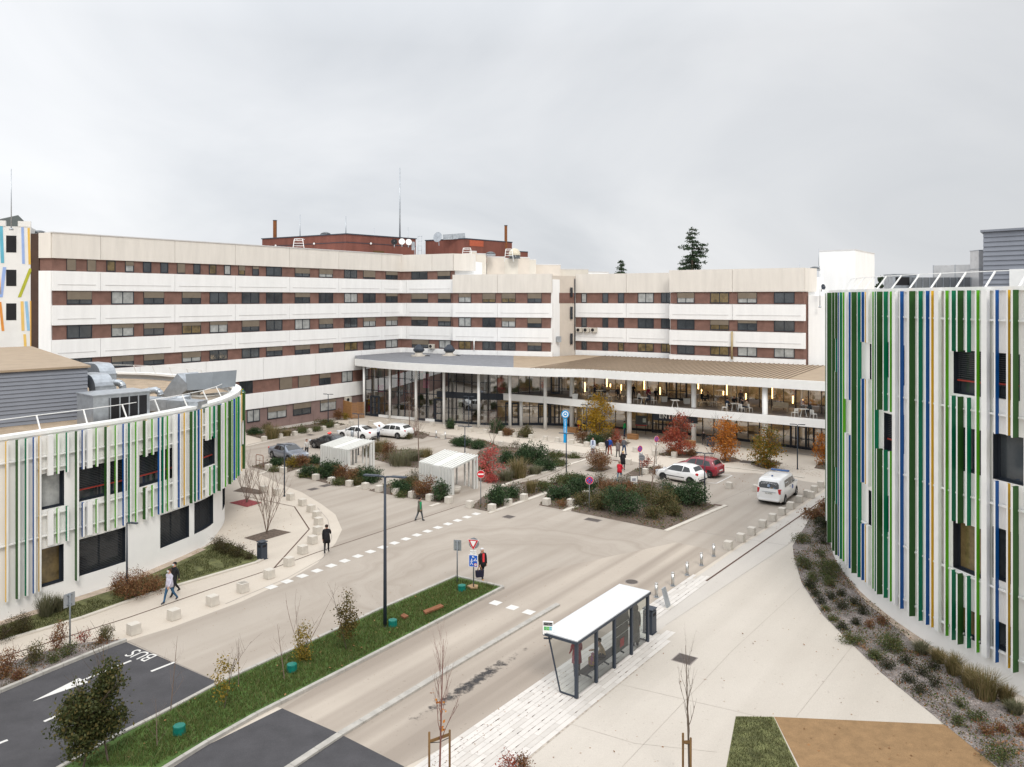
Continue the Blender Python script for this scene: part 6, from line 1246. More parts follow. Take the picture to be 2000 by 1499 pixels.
def shrub(p, w_, h_, k, label, group=None):
    nm, ds, ct = DESC[k]; e = empty(nm, (p.x, p.y, .02), label, ct, group); rn = random.Random(int(p.x * 977 + p.y * 131))
    near = p.y < 50; sz = (.065 if near else .10)
    if k in ('gr', 'gg'): tuft('foliage', w_, h_, 520 if near else 380, LM[k], e, .009 if near else .016, 1.1 if k == 'gg' else .75); return e
    mb = MB()
    for i in range(5 if k != 'bt' else 9):
        a = rn.random() * 6.283; twigs(mb, (0, 0, 0), (math.cos(a) * .55, math.sin(a) * .55, 1), h_ * .75, .016, 1 if k != 'bt' else 2, rn, 3, .5)
    mb.build('stem', M['redtwig'] if k in ('bt', 'rs', 'rd') else M['bark'], e)
    if k == 'bt': return e
    bl = []; nb = 3 if w_ < 1.2 else 6
    if k in ('dm', 'br'): bl = [(0, 0, h_ * .40, w_ * .42, w_ * .42, h_ * .5), (w_ * .12, -.05, h_ * .35, w_ * .36, w_ * .36, h_ * .45)]
    else:
        for i in range(nb):
            a = rn.random() * 6.283; r = w_ * .27 * rn.random() ** .5; hh = h_ * rn.uniform(.62, 1.0); bl.append((math.cos(a) * r, math.sin(a) * r, hh * .5, w_ * rn.uniform(.2, .3), w_ * rn.uniform(.2, .3), hh * .5))
    vol = w_ * w_ * h_; n = int(min(4200, max(380, (1250 if near else 900) * vol ** .62))) if k not in ('pl', 'rd') else int(min(1300, max(260, 420 * vol ** .6)))
    if k in ('dm', 'br'): n = int(n * 1.7); sz *= .8
    cloud('foliage', bl, n, sz * (1.15 if k == 'dk' else .9), LM[k], e, clump=.10 if near or k in ('dm', 'br') else .15, up=.7 if k == 'dk' else .3); return e
def bedshrubs(items, where):
    cnt = {}; items = sorted(items, key=lambda q: q[0])
    tot = {}
    for q in items: tot[q[4]] = tot.get(q[4], 0) + 1
    for px, py, w_, h_, k in items:
        cnt[k] = cnt.get(k, 0) + 1; p = P(px, py); s_ = p.y / F; od = ''
        if tot[k] > 1: od = (ORD[cnt[k] - 1] if cnt[k] < 20 else 'last') + ' from the left '
        shrub(p, w_ * s_ * (1.28 if p.y > 50 else 1.08), h_ * s_ * 1.15, k, DESC[k][1] + ', ' + od + where, 'shrubs ' + where if tot[k] > 1 else None)
def CS(x0, y0, lst): return [(x0 + a / 4, y0 + b / 4, w_ / 4, h_ / 4, k) for a, b, w_, h_, k in lst]
bedshrubs(CS(460, 680, [(310, 915, 95, 50, 'dk'), (440, 935, 90, 85, 'gd'), (520, 930, 120, 95, 'rs'), (620, 905, 100, 60, 'dk'), (300, 965, 90, 30, 'cv')]), 'beside the silver saloon')
bedshrubs(CS(460, 680, [(565, 1005, 90, 85, 'dk'), (640, 985, 70, 60, 'gr'), (745, 1010, 180, 130, 'dk'), (830, 1030, 120, 105, 'rs'), (910, 1050, 150, 95, 'rs'), (1040, 1040, 230, 105, 'dk'), (810, 1070, 110, 45, 'cv'), (950, 1070, 90, 60, 'ol'), (540, 1010, 90, 30, 'cv')]), 'before the left pergola')
bedshrubs(CS(460, 680, [(1250, 1130, 180, 90, 'dk'), (1345, 1110, 150, 105, 'ol'), (1405, 1050, 90, 110, 'pl'), (1475, 1168, 150, 160, 'rs'), (1615, 1192, 125, 155, 'dk'), (1310, 1165, 100, 30, 'cv')]), 'before the right pergola')
bedshrubs(CS(460, 680, [(1285, 915, 240, 120, 'gg'), (1480, 850, 150, 65, 'gr'), (1195, 865, 90, 130, 'rs'), (1135, 810, 140, 95, 'gr'), (1030, 840, 90, 60, 'ol'), (1390, 880, 120, 90, 'gg')]), 'between the two pergolas')
bedshrubs(CS(460, 680, [(290, 710, 130, 105, 'gr'), (150, 675, 110, 50, 'dk'), (400, 690, 80, 50, 'gr'), (250, 640, 70, 45, 'ol'), (530, 665, 110, 35, 'cv'), (640, 650, 80, 35, 'cv'), (745, 625, 90, 40, 'cv'), (690, 592, 150, 30, 'ol'), (800, 560, 80, 75, 'rs'), (855, 560, 50, 55, 'gd')]), 'along the left wing foot')
bedshrubs(CS(460, 680, [(1680, 630, 75, 75, 'dk'), (1750, 765, 150, 65, 'dk'), (1890, 785, 110, 60, 'dk'), (1410, 690, 120, 110, 'bt'), (1340, 710, 90, 40, 'ol')]), 'around the drop-off area')
bedshrubs(CS(920, 680, [(200, 662, 130, 100, 'dk'), (290, 685, 80, 60, 'rs'), (420, 697, 120, 90, 'ol'), (60, 770, 100, 45, 'cv'), (170, 640, 120, 130, 'bt')]), 'before the balcony end')
bedshrubs(CS(920, 680, [(520, 900, 230, 165, 'dk'), (590, 960, 160, 105, 'dk'), (375, 1015, 150, 145, 'gr'), (500, 985, 120, 65, 'gg'), (285, 900, 130, 85, 'dk'), (165, 1050, 110, 60, 'pk'), (270, 1035, 120, 80, 'gg'), (690, 920, 140, 50, 'cv'), (350, 785, 60, 60, 'pl'), (420, 880, 130, 90, 'dk'), (640, 860, 90, 40, 'cv'), (110, 990, 110, 90, 'ol')]), 'right of the right pergola')
bedshrubs(CS(920, 680, [(190, 1222, 200, 130, 'dk'), (360, 1150, 150, 105, 'pl'), (470, 1130, 80, 90, 'gr'), (560, 1110, 120, 70, 'cv'), (300, 1170, 120, 70, 'dk')]), 'behind the no entry sign')
bedshrubs(CS(920, 680, [(680, 1185, 150, 120, 'dk'), (760, 1060, 240, 75, 'cv'), (850, 1150, 220, 130, 'dk'), (1000, 1060, 150, 85, 'pl'), (870, 1235, 170, 110, 'ol'), (700, 1235, 60, 40, 'rs'), (1000, 1262, 200, 120, 'ol'), (1100, 1120, 180, 90, 'rs'), (1200, 1300, 320, 225, 'dk'), (1350, 1185, 180, 130, 'ol'), (1480, 1250, 250, 150, 'ol'), (1600, 1190, 220, 120, 'dk'), (1720, 1235, 230, 160, 'dk'), (1580, 1305, 150, 95, 'ol'), (1430, 1330, 160, 90, 'ol'), (1500, 1085, 180, 55, 'pl'), (1250, 1130, 150, 80, 'rs'), (1080, 1200, 150, 110, 'dk'), (1180, 1060, 150, 70, 'pl')]), 'before the white hatchback')
bedshrubs(CS(920, 680, [(1000, 955, 180, 165, 'rs'), (870, 722, 90, 70, 'rs'), (1080, 735, 120, 100, 'ol'), (1145, 758, 95, 130, 'rd'), (960, 745, 150, 60, 'dk'), (1370, 950, 80, 110, 'rd'), (1440, 985, 120, 50, 'rs')]), 'near the strolling group')
bedshrubs(CS(920, 680, [(1575, 840, 80, 60, 'rs'), (1720, 845, 80, 60, 'rs')]), 'under the red tree')
bedshrubs(CS(920, 680, [(600 + 80, 848, 90, 28, 'cv'), (800, 858, 90, 28, 'cv')]), 'between the roadside cubes')
bedshrubs([(265, 1168, 70, 60, 'rs'), (238, 1162, 45, 45, 'rs'), (300, 1158, 50, 40, 'rs'), (40, 1235, 52, 34, 'br'), (4, 1252, 40, 36, 'br'), (425, 1075, 34, 26, 'br'), (442, 1082, 36, 26, 'br'), (462, 1088, 36, 24, 'br'), (486, 1092, 24, 16, 'br'), (90, 1205, 30, 42, 'gg'), (115, 1195, 26, 30, 'gg')], 'along the left curved building')
bedshrubs([(110, 1268, 36, 46, 'rs'), (165, 1256, 30, 30, 'rd'), (210, 1252, 34, 32, 'ol'), (62, 1300, 40, 46, 'ol'), (10, 1322, 50, 56, 'rs'), (135, 1282, 34, 26, 'cv'), (40, 1330, 40, 24, 'rs'), (100, 1296, 36, 20, 'cv'), (195, 1256, 24, 16, 'rs')], 'by the bus marking')
bedshrubs(CS(1500, 1124, [(325, 105, 70, 55, 'dm'), (365, 165, 60, 50, 'dm'), (410, 222, 70, 55, 'dm'), (490, 190, 90, 65, 'dm'), (570, 160, 50, 45, 'dm'), (570, 262, 95, 70, 'dm'), (670, 232, 80, 60, 'dm'), (728, 302, 90, 75, 'dm'), (682, 382, 60, 40, 'dm'), (582, 422, 70, 45, 'dm'), (925, 730, 110, 80, 'dm'), (1075, 692, 95, 80, 'dm'), (1195, 777, 115, 70, 'dm'), (1088, 832, 110, 75, 'dm'), (1300, 875, 95, 95, 'dm'), (1185, 925, 100, 95, 'dm'), (1292, 740, 80, 70, 'dm'), (1475, 1165, 85, 65, 'cv'), (1490, 1030, 100, 60, 'cv'), (1690, 1240, 100, 70, 'rs'), (1830, 1232, 100, 60, 'rs'), (1990, 1262, 60, 90, 'rs'),
  (660, 525, 180, 70, 'cv'), (950, 575, 300, 130, 'cv'), (820, 645, 180, 70, 'cv'), (1830, 1445, 280, 120, 'cv'), (1650, 1130, 180, 70, 'cv'), (450, 275, 45, 25, 'cv'), (500, 350, 60, 30, 'cv'), (880, 380, 110, 70, 'rs'), (1930, 1080, 150, 90, 'gg'), (790, 410, 60, 60, 'rs'),
  (1200, 612, 150, 85, 'gg'), (1330, 682, 130, 95, 'gr'), (1450, 775, 160, 150, 'gr'), (1700, 965, 240, 205, 'gr'), (1580, 870, 170, 150, 'gr'), (1860, 992, 140, 120, 'gr'),
  (370, 45, 150, 60, 'cv'), (480, 30, 170, 60, 'cv')]) + CS(1300, 950, [(1170, 260, 180, 80, 'rs'), (1220, 445, 150, 130, 'dm'), (1060, 442, 150, 70, 'cv'), (1225, 330, 130, 90, 'dm'), (1085, 640, 210, 80, 'cv'), (1245, 690, 230, 110, 'cv'), (1290, 640, 120, 60, 'cv'), (1300, 780, 150, 60, 'cv'), (1205, 550, 100, 60, 'cv'), (1240, 190, 80, 80, 'rs'), (1120, 790, 80, 60, 'dm')]), 'in the right gravel bed')
# ---- trees
def leafy(px, py, ptop, wpx, k, label, n=1800, sz=.13, trunk=.35, cw=None, nm='autumn_tree', grp=None, cone=False, multi=1, tr=.05):
    p = P(px, py); s_ = p.y / F; h_ = (py - ptop) * s_; h_ = h_ * 1.0; w_ = wpx * s_; rn = random.Random(px); e = empty(nm, (p.x, p.y, .01), label, 'tree', grp); mb = MB()
    for i in range(multi):
        d = Vector((rn.gauss(0, .12), rn.gauss(0, .12), 1)); twigs(mb, (rn.gauss(0, .08) if multi > 1 else 0, 0, 0), d, h_ * .82, tr / (1 if multi == 1 else 1.4), 2, rn, 4, .55, .35, 4)
    mb.build('trunk', M['bark'], e); bl = []
    for i in range(11):
        z = trunk * h_ + (h_ * (1 - trunk)) * (i + .5) / 11; f = math.sin(math.pi * min(1, .18 + .80 * (z / h_ - trunk) / (1 - trunk))) ** .7 if not cone else 1 - .8 * (z / h_ - trunk) / (1 - trunk)
        for j in range(2):
            a = rn.random() * 6.283; r = w_ * .28 * f * rn.random() ** .5; rr_ = w_ * rn.uniform(.13, .22) * (.35 + .65 * f); bl.append((math.cos(a) * r, math.sin(a) * r, z, rr_, rr_, h_ * .09))
    cloud('crown', bl, n, sz, LM[k], e, clump=sz * 1.5, up=.1); return e
leafy(1170, 855, 773, 92, 'yl', 'golden yellow tree by the dark lamp before the balcony', 3600, .17, .06, multi=3)
leafy(1327, 888, 814, 92, 'rd', 'rust red tree left of the white column, hiding the entrance letters', 3600, .15, .08, multi=3)
leafy(1418, 900, 822, 90, 'og', 'orange tree behind the dark red car, between column and olive one', 3400, .15, .10, multi=3)
leafy(1500, 913, 838, 104, 'oy', 'orange and green tree in front of the right end of the balcony', 3600, .15, .05, multi=3)
leafy(1606, 908, 846, 46, 'og', 'red orange tree partly behind the right striped building', 1300, .14, .1, multi=2)
leafy(961, 938, 872, 68, 'pk', 'thin pink red tree between pergola and big planter', 1100, .13, .18, multi=3, tr=.03)
leafy(677, 1271, 1158, 50, 'mp', 'small olive leaved tree on the grass island, left of the tall lamp', 1500, .085, .22, tr=.022, nm='young_tree')
leafy(592, 1291, 1222, 50, 'gd', 'young tree on the grass island with orange yellow lower leaves', 1100, .075, .02, tr=.02, nm='young_tree', cone=False)
leafy(438, 1387, 1268, 46, 'gd', 'young tree on the grass island with sparse yellow leaves', 420, .085, .2, tr=.018, nm='young_tree')
leafy(212, 1494, 1298, 92, 'tr', 'dark green round tree at bottom left, right one of the touching pair', 4300, .10, .30, tr=.035, nm='round_tree')
leafy(160, 1512, 1346, 118, 'tr', 'dark green round tree at bottom left, left one of the touching pair', 6000, .10, .30, tr=.035, nm='round_tree')
def bare(px, py, ptop, wpx, label, lv=3, nb=4, m=None, multi=1, r=.035, spread=.5, up=.35, leaves=0, lk='og', clear=.35, bl=1.25, br=.38):
    p = P(px, py); s_ = p.y / F; h_ = (py - ptop) * s_; rn = random.Random(px * 3); e = empty('bare_tree', (p.x, p.y, .01), label, 'tree'); mb = MB()
    for i in range(multi):
        a = 6.283 * i / multi + rn.random(); sp = .0 if multi == 1 else .34
        d = Vector((math.cos(a) * sp, math.sin(a) * sp, 1))
        if multi == 1:
            q = Vector((0, 0, 0)); tp = Vector((rn.gauss(0, .05) * h_, 0, h_ * .98)); mb.tube([q, q.lerp(tp, .35), q.lerp(tp, .7), tp], [r, r * .8, r * .5, r * .15], 7, 0, False)
            nbr = nb * 4
            for k in range(nbr):
                t = clear + (.95 - clear) * k / nbr; a = k * 2.4 + rn.random(); L_ = wpx * s_ * .5 * (1.15 - .6 * t) * rn.uniform(.8, 1.2); twigs(mb, q.lerp(tp, t), (math.cos(a) * (1 - up), math.sin(a) * (1 - up), up + .45), L_ * bl, r * br * (1.1 - t), lv - 1, rn, 3, spread, up)
        else: twigs(mb, (0, 0, 0), d, h_ * rn.uniform(.72, .98), r * .7, lv, rn, nb, spread, up, 4)
    mb.build('trunk', m or M['twig'], e)
    if leaves: cloud('leaves', [(0, 0, h_ * .45, wpx * s_ * .4, wpx * s_ * .4, h_ * .3)], leaves, .10, LM[lk], e, clump=.04, nper=4)
    return e, h_, s_
bare(800, 846, 757, 36, 'bare grey tree in front of the glass hall, left of the pair', 2, 4, multi=1, r=.06, clear=.4)
bare(818, 903, 787, 44, 'bare grey tree standing in the bed between the pergolas', 2, 4, multi=1, r=.06, clear=.42)
bare(482, 982, 908, 56, 'bare multi stemmed tree in the red mulch pit', 2, 4, multi=7, r=.035, spread=.38)
bare(521, 1042, 950, 74, 'bare multi stemmed tree in the brown mulch pit', 2, 4, multi=9, r=.035, spread=.38)
bare(1270, 981, 842, 46, 'thin bare tree rising out of the big shrub bed beside the round signs', 2, 3, multi=1, r=.05, clear=.3)
bare(1392, 900, 846, 30, 'thin bare twigs above the orange tree', 2, 3, multi=4, r=.03)
bare(963, 868, 815, 30, 'small bare tree before the white cubes and balcony end', 2, 3, multi=4, r=.03)
bare(466, 1348, 1246, 44, 'leafless young tree on the grass island beside the sparse yellow one', 1, 2, multi=1, r=.018, clear=.3)
bare(556, 1330, 1218, 44, 'leafless young tree beside a green cap on the grass island', 2, 2, multi=1, r=.02, clear=.25)
bare(592, 1289, 1160, 44, 'bare branches rising above the orange lower leaves on the island', 1, 2, multi=3, r=.02, spread=.3)
bare(333, 1392, 1240, 56, 'tall thin leafless sapling at the asphalt edge of the island', 2, 2, multi=1, r=.02, clear=.2)
bare(307, 1462, 1362, 60, 'short leafless sapling near the bottom left round trees', 2, 2, multi=1, r=.018, clear=.1)
def stakes(p, label, dirs, hh, bar=True):
    e = empty('tree_stakes', p, label, 'tree stakes'); mb = MB()
    for a in dirs: mb = MB(); mb.tube([(a[0], a[1], 0), (a[0], a[1], hh)], .035, 7); mb.build('post', M['stake'], e)
    mb = MB(); mb.bar((dirs[0][0], dirs[0][1], hh * .82), (dirs[-1][0], dirs[-1][1], hh * .92), .03, .09); mb.build('crossbar', M['stake'], e)
    mb = MB(); mb.tube([(dirs[0][0], dirs[0][1], hh * .8), (.02, -.02, hh * .82), (dirs[-1][0], dirs[-1][1], hh * .86)], .012, 5); mb.build('strap', M['black'], e)
M['stake'] = mat('stake_wood', (.17, .095, .035), .8, .25, 4, stretch=(1, 1, .2))
e, h_, s_ = bare(858, 1535, 1243, 74, 'bare tree with a few orange leaves tied to two stakes at the bottom edge', 3, 3, M['redtwig'], 1, .034, .42, .62, leaves=30, clear=.30, bl=2.3, br=.5)
q = P(858, 1535); stakes(q, 'pair of wooden stakes with crossbar around the tree at the tile edge', [(-.31, 0), (.31, .12)], 1.65)
e, h_, s_ = bare(1347, 1535, 1255, 62, 'slender bare tree tied to stakes on the cream plaza', 2, 3, M['bark'], 1, .036, .35, .75, clear=.30, bl=2.2, br=.5)
q = P(1347, 1535); stakes(q, 'wooden stakes beside the slender tree on the cream plaza', [(-.18, .12), (.0, -.14)], 1.55)
bedshrubs([(995, 1512, 44, 40, 'rd'), (1020, 1510, 30, 34, 'rs')], 'at the bottom tile edge')
sheet('planting_bed', [(975, 1499), (1030, 1499), (1060, 1560), (950, 1560)], .02, M['soil'])
def conifer(px, ytop, Y, wpx, label, h_=24, seed=1):
    t = at(px, ytop, Y); hh = t.z; e = empty('conifer_tree', (t.x, Y, 0), label, 'tree'); mb = MB(); mb.tube([(0, 0, 0), (0, 0, hh * .6), (0, 0, hh)], [.4, .25, .03], 8, 0, False); C = []; rn = random.Random(seed); W_ = wpx * Y / F / 2
    z = hh - .5
    while z > hh - 13:
        f = min(1, (hh - z) / 7.0) ** .8; nbr = 4
        for k in range(nbr):
            a = rn.random() * 6.283; L_ = W_ * f * rn.uniform(.55, 1.25) + .25; tip = Vector((math.cos(a) * L_, math.sin(a) * L_, z - L_ * .10 + rn.uniform(-.2, .2))); mb.tube([(0, 0, z), tip], [.05, .015], 4, 0, False)
            for i in range(max(3, int(L_ * 6))):
                u = (i + rn.random()) / max(3, int(L_ * 6)); q = Vector((0, 0, z)).lerp(tip, .15 + .85 * u); C.append((q.x, q.y, q.z, .34 * (1.15 - .6 * u) + .08, .34 * (1.15 - .6 * u) + .08, .12))
        z -= rn.uniform(.42, .75)
    mb.build('trunk', M['bark'], e); cloud('crown', C, min(11000, len(C) * 10), .27, LM['pn'], e, clump=.12, up=-.1, nper=6)
conifer(1352, 443, 140, 78, 'tall dark conifer rising behind the right wing roof', seed=3); conifer(1213, 507, 150, 36, 'smaller dark conifer top behind the right wing roof', seed=5); conifer(1720, 538, 120, 30, 'small dark pine top behind the right building railing', seed=8)
# ---- grass and fallen leaves (uncountable)
def scatter(poly, n, rnd):
    q = np.array([(p.x, p.y) for p in poly]); lo, hi = q.min(0), q.max(0); out = []
    while len(out) < n:
        c = rnd.random((n * 2, 2)) * (hi - lo) + lo; ins = np.zeros(len(c), bool); j = len(q) - 1
        for i in range(len(q)):
            cnd = (q[i, 1] > c[:, 1]) != (q[j, 1] > c[:, 1]); xx = (q[j, 0] - q[i, 0]) * (c[:, 1] - q[i, 1]) / (q[j, 1] - q[i, 1] + 1e-12) + q[i, 0]; ins ^= cnd & (c[:, 0] < xx); j = i
        out += c[ins].tolist()
    return np.array(out[:n])
def grass(name, poly, n, h_, m, z, bw=.010, patch=0.0):
    c = scatter(poly, n, NR)
    if patch:
        f = np.sin(c[:, 0] * 1.7 + 2) * np.sin(c[:, 1] * 1.3) + .6 * np.sin(c[:, 0] * 4.1 + c[:, 1] * 3.3); c = c[f > -patch]
    n = len(c); a = NR.random(n) * 6.283; t = np.stack([np.cos(a), np.sin(a), 0 * a], 1); b = np.concatenate([c, np.full((n, 1), z)], 1); hh = h_ * (.4 + .9 * NR.random(n)); o = NR.normal(size=(n, 3)) * .45; o[:, 2] = 1
    tp = b + o * hh[:, None]; V = np.stack([b - t * bw, b + t * bw, tp + t * bw * .15, tp - t * bw * .15], 1).reshape(-1, 3); ob = npmesh(name, V, np.arange(4 * n).reshape(n, 4), m); tag(ob, kind='stuff'); return ob
def inset(poly, d):
    c = sum(poly, Vector()) / len(poly); return [p + (c - p).normalized() * d for p in poly]
tag(grass('grass', [P(a, b) for a, b in [(150, 1500), (340, 1390), (433, 1341), (615, 1257), (735, 1201), (889, 1133), (972, 1149), (672, 1304), (500, 1391), (300, 1502)]], 30000, .13, LM['bl'], .06, .012), 'thick green grass growing on the long road island', 'grass')
LWN = [P(a, b) for a, b in [(0, 1250), (75, 1229), (160, 1204), (250, 1172), (325, 1147), (470, 1103), (480, 1085), (412, 1075), (320, 1122), (217, 1160), (0, 1229)]]
tag(grass('lawn_grass', LWN, 9000, .09, LM['lw'], .03, .012, .75), 'patchy dry grass along the left curved building', 'grass')
tag(grass('lawn_grass', [P(a, b) for a, b in [(1438, 1402), (1509, 1402), (1554, 1499), (1600, 1590), (1405, 1590)]], 9000, .06, LM['lw'], .012, .008), 'small mown grass patch beside the ochre playground', 'grass')
tag(grass('weeds', [P(a, b) for a, b in [(0, 1349), (160, 1283), (240, 1253), (140, 1265), (15, 1300)]], 1500, .09, LM['lw'], .05, .01, .1), 'thin weeds among the corner bed gravel', 'weeds')
def litter(name, specs, label):
    Vs, Fs, k = [], [], 0
    for poly, n, sz, z in specs:
        c = scatter([P(*q) for q in poly], n, NR); C = np.concatenate([c, z + .015 * NR.random((n, 1))], 1); a = NR.random(n) * 6.283; D = np.stack([np.cos(a), np.sin(a), .25 * NR.normal(size=n)], 1); W = np.stack([-np.sin(a), np.cos(a), .25 * NR.normal(size=n)], 1); V, Fc = leafverts(C, D, W, sz * (.6 + .8 * NR.random(n))); Vs.append(V); Fs.append(Fc + k); k += len(V)
    o = npmesh(name, np.concatenate(Vs), np.concatenate(Fs), LM['lf']); tag(o, label, 'leaves', kind='stuff')
litter('fallen_leaves', [(GB, 1500, .07, .03), ([(1600, 1090), (1640, 1140), (1690, 1175), (1660, 1130), (1630, 1080)], 500, .07, .04), ([(1560, 1105), (1600, 1130), (1640, 1170), (1620, 1100), (1580, 1060)], 250, .07, .05), (CR(1500, 1124, [(560, 470), (1200, 640), (1150, 600), (700, 520), (900, 680)]), 380, .07, .06), (CR(1500, 1124, [(1600, 1420), (1999, 1440), (1999, 1300), (1700, 1300)]), 160, .08, .05)], 'brown fallen leaves strewn over the gravel bed')
litter('fallen_leaves', [([(1330, 915), (1480, 925), (1600, 960), (1560, 1000), (1420, 960)], 260, .08, .01), ([(1420, 905), (1560, 925), (1610, 935), (1610, 915), (1450, 898)], 420, .08, .01), ([(1500, 1040), (1600, 960), (1610, 1000), (1545, 1065)], 90, .07, .015), ([(450, 1000), (560, 1040), (590, 1000), (470, 960)], 120, .07, .005), ([(440, 1050), (480, 1075), (520, 1050), (460, 1010)], 60, .07, .005), ([(420, 1068), (330, 1110), (350, 1100), (430, 1050)], 50, .06, .06)], 'dry leaves scattered over the paving')
litter('fallen_leaves', [([(1000, 1499), (1200, 1340), (1560, 1100), (1800, 1400), (1500, 1398), (1400, 1499)], 90, .07, .012), ([(300, 1230), (800, 1100), (1300, 1100), (1100, 1250), (700, 1400)], 60, .06, .008), (median, 50, .10, .14), ([(1560, 1420), (1840, 1425), (1900, 1490), (1600, 1495)], 22, .09, .016), ([(820, 1499), (1080, 1300), (1120, 1330), (900, 1499)], 110, .05, .018)], 'few single leaves on plaza, road and grass')

def cover(name, polys, n, sz, m, z, label):
    Vs, Fs, k = [], [], 0; ar = [abs(poly_area(p)) for p in polys]
    for p, a_ in zip(polys, ar):
        q = max(20, int(n * a_ / sum(ar))); c = scatter(p, q, NR)
        f = np.sin(c[:, 0] * 1.9 + c[:, 1]) + np.sin(c[:, 1] * 2.3 - c[:, 0] * .7) + .8 * np.sin(c[:, 0] * 5.1) * np.sin(c[:, 1] * 4.3); c = c[f > -.35]; q = len(c)
        C = np.concatenate([c, z + .16 * NR.random((q, 1)) ** 1.5], 1); D = rdir(q, .5); W = np.cross(D, rdir(q)); W /= np.linalg.norm(W, axis=1)[:, None] + 1e-9
        V, Fc = leafverts(C, D, W, sz * (.5 + .9 * NR.random(q))); Vs.append(V); Fs.append(Fc + k); k += len(V)
    tag(npmesh(name, np.concatenate(Vs), np.concatenate(Fs), m), label, 'ground cover', kind='stuff')
PB = [p for p in BEDS['planting_bed'] if sum(v.y for v in p) / len(p) > 45]
cover('ground_cover', PB, 19000, .12, LM['cv'], .01, 'low green ground cover filling the courtyard planting beds')
cover('ground_cover', PB, 8500, .11, LM['rs'], .01, 'brown autumn ground cover between the courtyard shrubs')
GBW = [P(*q) for q in GB]
cover('ground_cover', [GBW], 8500, .08, LM['cv'], .02, 'patchy low green cover over the right gravel bed')
cover('ground_cover', [GBW], 5200, .075, LM['rs'], .02, 'patchy brown cover over the right gravel bed')
cover('ground_cover', [p for p in BEDS['planting_bed'] if sum(v.y for v in p) / len(p) < 45], 1500, .07, LM['rs'], .04, 'brown leafy cover in the bed by the bus marking')
# ================================================================ STREET FURNITURE
def cube_mesh():
    mb = MB(); s = .23; mb.hexa([(-s, -s, 0), (s, -s, 0), (s, s, 0), (-s, s, 0), (-s * .97, -s * .97, .47), (s * .97, -s * .97, .47), (s * .97, s * .97, .47), (-s * .97, s * .97, .47)]); return mb
CUBE0 = None
def cubes(pts, phrase, group, rz):
    global CUBE0
    for i, q in enumerate(pts):
        p = P(*q); lab = 'pale concrete cube, %s %s' % (ORD[i] if i < 20 else 'last', phrase)
        if CUBE0 is None:
            mb = cube_mesh(); CUBE0 = o = mb.build('concrete_cube', M['concrete'], bevel=.018)
        else: o = CUBE0.copy(); COL.objects.link(o)
        o.location = (p.x, p.y, 0.0); o.rotation_euler = (0, 0, rz); tag(o, lab, 'bollard', group)
cubes(CR(0, 1000, [(1045, 952), (1358, 838), (1660, 728), (1897, 625)]) + CR(400, 950, [(297, 822), (503, 717), (658, 620), (765, 525), (842, 447), (882, 372), (888, 300), (875, 248), (830, 198), (763, 150), (670, 105)]) + CR(460, 680, [(322, 1147), (225, 1125)]), 'in the long left row counted from the bus marking', 'concrete cubes along the left walkway', A1)
cubes(CR(460, 680, [(257, 950), (373, 975), (497, 1000), (627, 1030), (750, 1055), (890, 1080), (1015, 1100), (1120, 1122), (1250, 1143), (1380, 1168), (1517, 1192), (1665, 1212), (1830, 1245)]), 'from the left in the row before the pergolas', 'concrete cubes before the pergolas', A2)
cubes(CR(920, 680, [(163, 1272), (290, 1230), (413, 1190)]), 'from the front behind the no entry sign', 'concrete cubes behind the no entry sign', A1)
cubes(CR(920, 680, [(590, 1225), (780, 1230), (900, 1165)]), 'from the left before the big dark shrub bed', 'concrete cubes before the big shrub bed', A1)
cubes(CR(460, 680, [(223, 725), (348, 705), (463, 685), (577, 665), (687, 643), (792, 627)]), 'from the left along the foot of the left wing', 'concrete cubes along the left wing', A1)
cubes(CR(460, 680, [(905, 600), (1057, 598), (1183, 592), (1313, 597), (1537, 610), (1640, 628), (1730, 638), (1835, 655)]), 'from the left before the tall glass hall', 'concrete cubes before the glass hall', A2)
cubes(CR(920, 680, [(115, 668), (235, 685), (347, 697), (470, 710), (580, 723), (675, 735), (787, 750), (903, 770), (1020, 778)]), 'from the left along the balcony forecourt', 'concrete cubes along the balcony forecourt', A2)
cubes(CR(920, 680, [(-530, 695), (-220, 712), (-85, 730), (235, 765), (678, 832), (802, 848)]), 'from the left on the inner side of the entrance road', 'concrete cubes on the inner roadside', A2)
cubes(CR(920, 680, [(1230, 908), (1450, 955), (1360, 985)]), 'from the left beside the white hatchback bonnet', 'concrete cubes beside the hatchback', A2)
cubes(CR(920, 680, [(1285, 812), (1437, 840), (1588, 850)]) + CR(1300, 700, [(297, 968), (497, 1015), (707, 1037), (917, 1065), (1137, 1090), (1357, 1115), (1590, 1140)]), 'from the left in the row under the autumn trees', 'concrete cubes under the autumn trees', A2)
cubes(CR(1300, 950, [(490, 490), (587, 430), (672, 378), (758, 320), (835, 270), (910, 222), (977, 175), (1045, 125), (1105, 80), (1162, 45), (1212, 8)]), 'from the steel bollards in the row beside the van', 'concrete cubes beside the van', A1)
def post_bollard(p, label, h=.72, r=.085):
    e = empty('steel_bollard', p, label, 'bollard', 'brushed steel bollards'); mb = MB(); mb.lathe((0, 0, 0), [(r, 0), (r, h - .06)], 16); mb.build('post', M['steel'], e); mb = MB(); mb.lathe((0, 0, h - .05), [(r * .9, 0), (r * .9, .012), (r, .014), (r, .04), (r * .8, .055)], 16); mb.build('cap', M['steel'], e); mb = MB(); mb.lathe((0, 0, 0), [(r * 1.5, .014), (r * 1.5, .03)], 16); mb.build('base_ring', M['metal'], e)
for i, q in enumerate(((1282, 1167), (1314, 1145), (1342, 1124), (1370, 1105), (1394, 1087))): post_bollard(P(*q), 'brushed steel bollard, %s from the bus shelter' % ORD[i])
